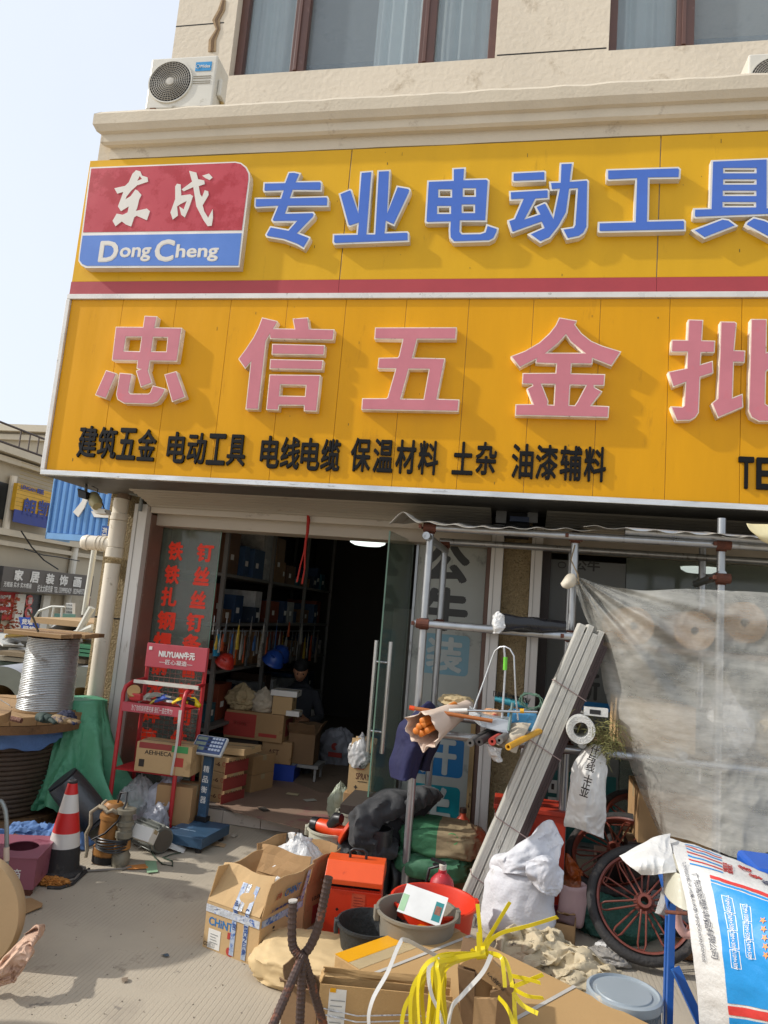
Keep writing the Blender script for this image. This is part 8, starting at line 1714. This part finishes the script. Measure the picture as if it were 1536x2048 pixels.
carton('rack_carton', 'tan carton with a red top band and green corner on the rack shelf', V3((ca.x-.02, 4.83, zca)), V3((cb.x+.0, 4.85, zca)), .20, .2, card_l, prints=(('f', .35, .90, .25, .04, '#', M('carton_red')), ('f', .4, .68, .20, .030, 'AEHHECA', inkb), ('f', .78, .88, .12, .045, '#', M('print_green')), ('f', .78, .45, .07, .06, '#', inkr), ('f', .12, .3, .04, .05, '#', inkb)))
carton('rack_carton', 'plain tan carton on the bottom shelf of the red rack', V3((ca.x+.15, 4.87, .075)), V3((cb.x+.02, 4.89, .075)), .26, .2, card)
# ---- bent steel tube and cardboard wrapped coil at the left border
t = thing('bent_tube', 'bent grey steel tube standing at the left border', 'steel tube', (-2.7, 3.5, 0), world=True)
MB().tube(smoothp([(-12, 1720), (-9, 1640), (-3, 1605), (6, 1608), (13, 1640), (13, 1740)], 3.5), .011, 10).obj('tube', M('tube_grey', '8F9694', r=.4, m=.4), t, smooth=True); MB().tube([W(13, 1695, 3.49), W(13, 1722, 3.49)], .014, 10).obj('label', M('paper_cream'), t)
cdz = M('board_tan', 'A58A66', r=.85, var=.05, vs=2, bump=.08)
kR = (W(0, 1727, 3.0).z-W(0, 1925, 3.0).z)/2*1.2; _k = W(42, 1835, 3.0)
kd = thing('boxed_coil', 'big coil wrapped in tan board at the lower left border', 'wrapped coil', (_k.x-kR, 3.0, W(0, 1835, 3.0).z))
MB().lathe([(0, .24), (kR*.985, .243), (kR, .25), (kR, .28), (kR*.98, .29), (0, .29)], 56, MX((0, 0, 0), (1, 0, 0), (0, 0, 1), (0, -1, 0)) @ Matrix.Translation((0, 0, -.28)) @ Matrix.Rotation(0, 4, 'Z')).obj('board', cdz, kd, smooth=40)
kp = thing('kraft_wrapping', 'crumpled pinkish kraft paper under the wrapped coil at the lower left', 'wrapping paper', (-2, 2.9, 0), world=True)
kpm = crinkle(M('kraft_pink', 'C2A088', r=.8, var=.14, vs=6, bump=.3), 16, 1., .02)
sheet([[W(48, 1850, 3.0), W(66, 1852, 2.98), W(82, 1856, 3.02)], [W(30, 1880, 2.9), W(55, 1890, 2.88), W(76, 1880, 2.98)], [W(-10, 1930, 2.84), W(35, 1930, 2.8), W(62, 1915, 2.9)], [W(-60, 1965, 2.8), W(-10, 1975, 2.78), W(35, 1958, 2.82)], [W(-90, 1990, 2.8), W(-40, 1995, 2.78), W(0, 1986, 2.8)]], 130, 150, .05, 9, 4, .11, 6.5).obj('paper', kpm, kp, smooth=True, solid=.002)

# ---- off to the left, outside the frame: unseen drums added to cast the shade on the ground
def drum_off(x, y, r_, h, lb): 
    t = thing('shade_drum', lb, 'cable drum', (x, y, 0)); MB().lathe([(0, 0), (r_, 0), (r_, .05), (r_*.7, .06), (r_*.7, h-.06), (r_, h-.05), (r_, h), (0, h)], 48).obj('drum', wood, t, smooth=40)
drum_off(-3.15, 3.35, .52, .95, 'unseen wooden drum added outside the left border to shade the ground'); drum_off(-3.0, 2.0, .42, 1.0, 'second unseen wooden drum added for shade outside the left border, nearer the camera')
# ================================================================== background beyond the left corner
bst = M('back_stucco', 'B0A692', r=.9, var=.06, vs=.8, bump=.1, spot='9D927E', spots=.8, spot_amt=.2); bst2 = M('back_trim', 'C2B8A4', r=.85, var=.05, bump=.05)
KX = -13.0
def PB(x, y): return WX(x, y, KX)
# side block whose front looks across the lane (front plane x = KX)
sbk = thing('side_building', 'beige two storey building with shop signs along the lane at the left', 'building', (KX, 16, 0), world=True)
z_c = PB(30, 1075).z; zroof = PB(20, 912).z; yb0 = PB(0, 1000).y-6; yb1 = PB(240, 1150).y+6
MB().box((KX-8, yb0, -1.6), (KX, yb1, zroof)).obj('wall', bst, sbk)
for zz, dd, tt in ((zroof-.02, .35, .18), (zroof-.22, .2, .14), (z_c+.0, .25, .16), (z_c-.25, .14, .12)): MB().box((KX-.01, yb0, zz), (KX+dd, yb1, zz+tt)).obj('cornice', bst2, sbk)
for k in range(40): y_ = yb0+6+k*.35; MB().tube([(KX+.3, y_, zroof+.16), (KX+.3, y_, zroof+.66)], .02, 5).obj('baluster', M('rail_brown', '4A3E38', r=.6), sbk)
for z_ in (.2, .66): MB().tube([(KX+.3, yb0+5, zroof+z_), (KX+.3, yb0+21, zroof+z_)], .03, 5).obj('balcony_rail', M('rail_brown'), sbk)
MB().tube([(KX+.12, PB(18, 960).y, z_c), (KX+.12, PB(18, 960).y, zroof-.5)], .09, 10).obj('downpipe', M('pvc_cream'), sbk); MB().tube([(KX+.12, PB(145, 1080).y, -1), (KX+.12, PB(145, 1080).y, z_c)], .10, 10).obj('downpipe', M('ac_white'), sbk)
def bsign(x0, y0, x1, y1, d, mt_, nm, lb):
    a, b = WX(x0, y0, KX+.28+d), WX(x1, y1, KX+.28+d); t = thing(nm, lb, 'sign', (KX, (a.y+b.y)/2, a.z), world=True)
    MB().box((KX+.28, min(a.y, b.y), min(a.z, b.z)), (KX+.28+d, max(a.y, b.y), max(a.z, b.z))).obj('board', mt_, t); return t, a, b
sgy, a, b = bsign(36, 966, 118, 1040, .12, M('sign_yellow_far', 'C79A24', r=.5, var=.08, bump=0), 'yellow_shop_sign', 'yellow sign with large blue characters and a blue bottom band, far left')
MB().box((KX+.405, a.y, min(a.z, b.z)-.30), (KX+.42, b.y, min(a.z, b.z)+.02)).obj('blue_band', M('far_blue', '24347E', r=.5, bump=0), sgy)
fb_ = M('far_blue'); xf = KX+.43
def bl_(ch, x0, y0, x1, y1, mt_, par, xx=xf, bold=.04, nm='character'):
    c = WX((x0+x1)/2, (y0+y1)/2, xx); w_ = abs(WX(x1, (y0+y1)/2, xx).y-WX(x0, (y0+y1)/2, xx).y); h_ = abs(WX((x0+x1)/2, y0, xx).z-WX((x0+x1)/2, y1, xx).z)
    letter(ch, MX(c, (0, 1, 0), (0, 0, 1), (1, 0, 0)), w_, h_*.9, mt_, par, nm, bold=bold)
bl_('朗', 46, 995, 72, 1035, fb_, sgy, bold=.03); bl_('凯', 76, 1000, 104, 1042, fb_, sgy, bold=.03); bl_('LENGAN 朗凯', 42, 973, 90, 985, fb_, sgy, nm='lettering')
for k in range(12): MB().box((KX+.402, a.y, min(a.z, b.z)+.12+.1*k), (KX+.404, b.y, min(a.z, b.z)+.13+.1*k)).obj('board_line', M('sign_line', '8E7420', r=.6), sgy)
sgg, a, b = bsign(8, 1132, 182, 1193, .3, M('sign_grey_far', '5A544E', r=.6, var=.05, bump=0), 'grey_shop_sign', 'long dark grey sign with five pale characters at the far left')
far_w = M('far_white', 'D4D2CC', r=.6, bump=0)
for ch, q in zip('家居装饰画', ((29, 1138, 47, 1163), (61, 1142, 79, 1167), (92, 1146, 109, 1170), (119, 1149, 136, 1173), (147, 1153, 163, 1176))): bl_(ch, *q, far_w, sgg, KX+.60)
bl_('无框画 实木 实木框画', 8, 1164, 64, 1176, far_w, sgg, KX+.60, .02, 'lettering'); bl_('好太太晾衣架  TEL 13399983429  18209489373', 77, 1172, 172, 1188, far_w, sgg, KX+.60, .02, 'lettering')
t, a, b = bsign(-30, 1118, -8, 1165, .30, M('far_lightblue', '5A92CC', r=.5, bump=0), 'blue_sign_edge', 'light blue sign edge at the left border')
def bpanel(x0, y0, x1, y1, mt_, nm, par, d=.05, off=.01): a, b = PB(x0, y0), PB(x1, y1); return MB().box((KX+off, min(a.y, b.y), min(a.z, b.z)), (KX+off+d, max(a.y, b.y), max(a.z, b.z))).obj(nm, mt_, par)
ba = thing('red_banner', 'red banner with rows of white characters on the far shop window', 'banner', (KX, 12, 0), world=True); bpanel(-12, 1182, 25, 1240, M('banner_red', 'A82420', r=.6), 'banner', ba, .04, .05)
for i in range(3): bl_('FAST优惠', 1, 1189+15*i, 22, 1199+15*i, far_w, ba, KX+.11, .05, 'lettering')
dw_ = thing('dark_doorway', 'dark glazed shop entrance with four pink stickers at the far left', 'doorway', (KX, 13, 0), world=True); bpanel(30, 1187, 76, 1262, M('far_dark', '24282A', r=.3), 'glazing', dw_, .04, .05)
for x_, y_ in ((42, 1199), (59, 1201), (40, 1221), (57, 1224)):
    c = WX(x_, y_, KX+.12); MB().lathe([(.0, 0), (.16, 0)], 8, MX(c, (0, 1, 0), (0, 0, 1), (1, 0, 0))).obj('pink_sticker', M('sticker_pink', 'C8605C', r=.6, bump=0), dw_); letter('福', MX(c+V3((.02, 0, 0)), (0, 1, 0), (0, 0, 1), (1, 0, 0)), .18, .18, M('far_white'), dw_, bold=.02)
bpanel(25, 1187, 30, 1262, M('ac_white'), 'frame', dw_, .12, .05); bpanel(78, 1190, 81, 1262, M('ac_white'), 'frame', dw_, .12, .05)
for x_ in (-6,): bpanel(-14, 960, 6, 1040, M('far_dark'), 'window', sbk, .05)
MB().tube([PB(8, 1060)+V3((.5, 0, 0)), PB(30, 1092)+V3((.5, 0, 0)), PB(55, 1118)+V3((.5, 0, 0)), PB(84, 1136)+V3((.5, 0, 0))], .02, 5).obj('overhead_cable', blkp, None); tag(bpy.data.objects['overhead_cable'], 'sagging black cable on the far beige building, left', 'cable')
MB().tube([PB(22, 1096)+V3((.4, 0, 0)), PB(60, 1108)+V3((.4, 0, 0)), PB(90, 1112)+V3((.4, 0, 0)), PB(134, 1120)+V3((.4, 0, 0))], .015, 5).obj('overhead_cable', blkp, None); tag(bpy.data.objects['overhead_cable.001'], 'thinner cable sagging towards the downpipe of the far building', 'cable')
MB().box((KX+.02, PB(168, 1200).y, -1.4), (KX+.12, PB(168, 1200).y+.15, PB(168, 1195).z)).obj('brown_post', brown_frame, sbk)
# rear block behind
rbk = thing('rear_building', 'pale building with a cornice closing the lane in the far left background', 'building', (-40, 46, 0), world=True)
zr = W(50, 866, 46).z; MB().box((-60, 46, -2), (-12, 60, zr)).obj('wall', bst, rbk); MB().box((-60.5, 45.4, zr), (-11.5, 60, zr+.5)).box((-60.2, 45.7, zr-.6), (-11.8, 45.99, zr-.2)).obj('cornice', bst2, rbk)
for k in range(5): MB().box((-44+5*k, 45.9, zr-3.6), (-41.5+5*k, 45.99, zr-1.6)).obj('window', M('far_dark'), rbk)
# blue corrugated hoarding
bh = thing('blue_hoarding', 'blue corrugated sign box with big white strokes hanging over the lane', 'sign box', (-6.5, 9.5, 3), world=True)
HY = 9.0; a = W(100, 1070, HY); b = W(222, 1082, HY); zt_h = W(115, 940, HY).z+.4; zb_h = W(160, 1078, HY).z
hbm = M('hoarding_blue', '5E92CC', r=.5, var=.05, bump=.03); x0 = a.x; x1 = b.x+.6; n = 16
for k in range(n):
    xa_ = x0+(x1-x0)*k/n; xb_ = x0+(x1-x0)*(k+1)/n; m_ = (xb_-xa_)
    MB().prism([(xa_, HY, zb_h+.06), (xa_+m_*.25, HY-.035, zb_h+.06), (xa_+m_*.7, HY-.035, zb_h+.06), (xb_, HY, zb_h+.06)], (0, 0, zt_h-zb_h-.06)).obj('rib', hbm, bh)
MB().box((x0-.02, HY+.001, zb_h), (x1, HY+.5, zt_h)).obj('box', hbm, bh); MB().box((x0-.03, HY-.05, zb_h-.03), (x1, HY-.0, zb_h+.055)).obj('bottom_trim', M('hoarding_light', '76A6D8', r=.4), bh); MB().box((x0-.035, HY-.05, zb_h-.03), (x0-.021, HY+.5, zt_h)).obj('side_trim', M('hoarding_light'), bh)
def wst(px, mt_): MB().prism([W(x, y, HY-.06) for x, y in px], (0, .02, 0)).obj('stroke', mt_, bh)
wst([(146, 1024), (156, 1034), (168, 1016), (176, 996), (180, 985), (170, 984), (163, 1003)], far_w); wst([(182, 1022), (188, 1034), (222, 1036), (222, 1026), (196, 1024)], far_w)
# strut frame beside the pillar
fr = thing('strut_frame', 'white steel strut frame bolted to the side of the pillar', 'strut frame', (-3.6, 6, 1), world=True)
FYY = 6.0
def ft_(a, b, r_=.03): MB().tube([W(*a, FYY), W(*b, FYY)], r_, 8).obj('strut', M('strut_white', 'C2C2B8', r=.5, var=.06), fr, smooth=40)
ft_((190, 1090), (168, 1230), .025); ft_((184, 1215), (143, 1290), .032); ft_((148, 1268), (186, 1254), .03); ft_((100, 1440), (176, 1405), .04) if False else ft_((128, 1432), (176, 1412), .035); ft_((-5, 1470), (60, 1425), .03)
# goods heap and steel sheet coils behind the reels
cgm = M('sheet_grey_end', '6E7268', r=.6, var=.1, bump=.1); cwm = M('coil_white', 'B4BAC4', r=.35, m=.3, var=.05, bump=.03)
def coil(x, y, Y, r_, L_, lb, ax=(-.35, -1, 0)):
    c = W(x, y, Y); x2, y2, z2 = frame(ax); t = thing('sheet_coil', lb, 'steel coil', c, group='coils of coated sheet steel'); T = MX((0, 0, 0), x2, y2, z2)
    MB().lathe([(r_*.52, -L_), (r_, -L_), (r_, 0)], 48, T).obj('outer_skin', cwm, t, smooth=40); MB().lathe([(r_*.52, .002), (r_*.78, .004), (r_*.999, .002)], 48, T).obj('end_face', cgm, t); MB().lathe([(r_*.52, -L_), (r_*.52, .001)], 48, T).obj('bore', M('coil_core', '8E7A58', r=.7), t, smooth=True)
    return t
coil(-5, 1410, 6.2, .36, 1.3, 'coil of pale blue sheet steel at the left border behind the reels', (.15, -1, 0)); coil(160, 1420, 6.6, .42, 1.3, 'coil of grey sheet steel between the steel rope reel and the pillar', (.1, -1, 0))
hp_ = thing('plank_stack', 'stack of weathered boards behind the steel rope reel', 'board stack', (-6, 7.6, .9), world=True)
for i in range(5):
    a = W(20, 1300+9*i, 7.4+.1*i); b = W(196, 1290+9*i, 7.4+.1*i)
    MB().box((a.x, 7.2+.05*i, a.z-.045), (b.x+.1*(i % 2), 8.6, a.z)).obj('board', M(['board_a', 'board_b', 'board_c'][i % 3], ['7A6A52', '8F8878', '3E4A40'][i % 3], r=.85, var=.15, vs=3, bump=.2, stretch=(.3, 1, 1)), hp_)
a = W(128, 1240, 7.0); b = W(196, 1244, 7.0); MB().box((a.x-.4, 7.0, a.z-.06), (b.x+.2, 8.2, a.z)).obj('board', M('board_tan', 'A58A66'), hp_)
t = thing('green_board', 'green edged boards between the reel and the pillar', 'boards', (-4.5, 6.9, 1), world=True)
for i in range(3): a = W(140, 1288+8*i, 6.9); b = W(184, 1290+8*i, 6.9); MB().box((a.x, 6.9, a.z-.03), (b.x, 8, a.z)).obj('board', M('board_green', '2F6A4A', r=.6), t)
a = W(-20, 1300, 7.1); t = thing('dark_heap', 'dark heap of goods on the ground behind the coils', 'goods heap', (-6.5, 8, 0), world=True)
MB().box((-9.5, 7.9, -.6), (-3.9, 9.0, .95)).obj('crates', M('heap_dark', '3A3832', r=.9, var=.3, vs=4, bump=.5, bs=10), t)
rg = random.Random(6)
for i in range(16):
    x = rg.uniform(0, 190); y = rg.uniform(1262, 1305); c = W(x, y, 7.3+rg.uniform(0, .4)); c_ = ['B6B6B0', '8E8E86', 'C8C8C8', 'A0843A', '4A4A46', '7C6A50'][i % 6]
    t = thing('scrap_bundle', ['white', 'grey', 'pale', 'ochre', 'charcoal', 'brown'][i % 6]+' '+['sheet offcut', 'bag', 'pipe offcut'][i % 3]+' in the heap of goods behind the reels, '+['low down', 'at mid height', 'near the top', 'towards the pillar'][(i//4) % 4], 'scrap', c, (rg.uniform(-.2, .2), rg.uniform(-.2, .2), rg.uniform(-1, 1)))
    if i % 3 == 2: MB().tube([(-.25, 0, 0), (.25, 0, .02)], .035, 8).obj('pipe', M('hp_'+c_, c_, r=.5), t)
    elif i % 3 == 1: blob((0, 0, 0), .18, .12, .07, .2, 2, i, 20, 12, .1).obj('bag', M('hp_'+c_, c_, r=.5), t, smooth=True)
    else: MB().box((-.25, -.12, -.01), (.25, .12, .015)).obj('sheet', M('hp_'+c_, c_, r=.5), t)
t = thing('blue_board_sign', 'small blue sign with white characters on the goods heap', 'sign', (-6.8, 9, 1.6), world=True)
MB().prism([W(37, 1234, 8.2), W(70, 1236, 8.2), W(76, 1262, 8.2), W(44, 1262, 8.2)], (0, .04, 0)).obj('board', M('sign_blue_small', '1C48A0', r=.5), t)
wall_letter('货堆', 43, 1238, 66, 1250, 8.18, far_w, t, bold=.04); wall_letter('码放', 45, 1252, 70, 1262, 8.18, far_w, t, bold=.04)
t = thing('cart_canopy', 'curved clear cart canopy on a white frame in front of the far shops', 'canopy', (-9, 11, 1), world=True)
CYY = 10.5
def cf(u, v): x = 60+72*u; y = 1250-38*sin(min(1, u*1.25)*pi/2); return W(x, y, CYY+v*1.2)
MB().grid(cf, 20, 3).obj('cover', M('cover_cream', 'A8A690', r=.4, alpha=.55), t, smooth=True)
for a, b in (((60, 1250), (78, 1222)), ((78, 1222), (104, 1213)), ((104, 1213), (130, 1214)), ((108, 1213), (101, 1252)), ((124, 1214), (121, 1250))): MB().tube([W(*a, CYY-.02), W(*b, CYY-.02)], .02, 6).obj('frame', M('strut_white'), t)
MB().box(tuple(W(106, 1248, CYY+.1)), tuple(W(122, 1228, CYY+.1)+V3((0, .4, 0)))).obj('seat_back', M('teal_seat', '5E8C84', r=.5), t)
t = thing('notice_board', 'white notice board with black dots of writing before the far shops', 'notice board', (-9, 12, 1.5), world=True)
MB().prism([W(132, 1206, 11), W(145, 1206, 11), W(144, 1238, 11), W(129, 1237, 11)], (0, .08, 0)).obj('board', M('far_white'), t)
for i in range(3): wall_letter('正点五金', 132, 1208+7*i, 144, 1212+7*i, 10.98, inkb, t, bold=.03)
t = thing('orange_shrub', 'reddish shrub at the left border before the far banner', 'shrub', WX(2, 1225, -11.5)); rg = random.Random(12); B = MB()
for i in range(260):
    p = V3((rg.gauss(0, .25), rg.gauss(0, .25), rg.uniform(-.6, .35))); n_ = V3((rg.uniform(-1, 1), rg.uniform(-1, 1), rg.uniform(0, 1))).normalized(); x2, y2, z2 = frame(n_)
    B.add([p-x2*.05, p+y2*.03, p+x2*.05, p-y2*.03], [(0, 1, 2, 3)])
o = B.obj('leaves', M('leaf_rust', '8A3E1E', r=.8, var=.3), t); o['kind'] = 'stuff'; MB().tube([(0, 0, -1.6), (0, 0, 0)], .03, 6).obj('stem', M('stick_dark'), t)
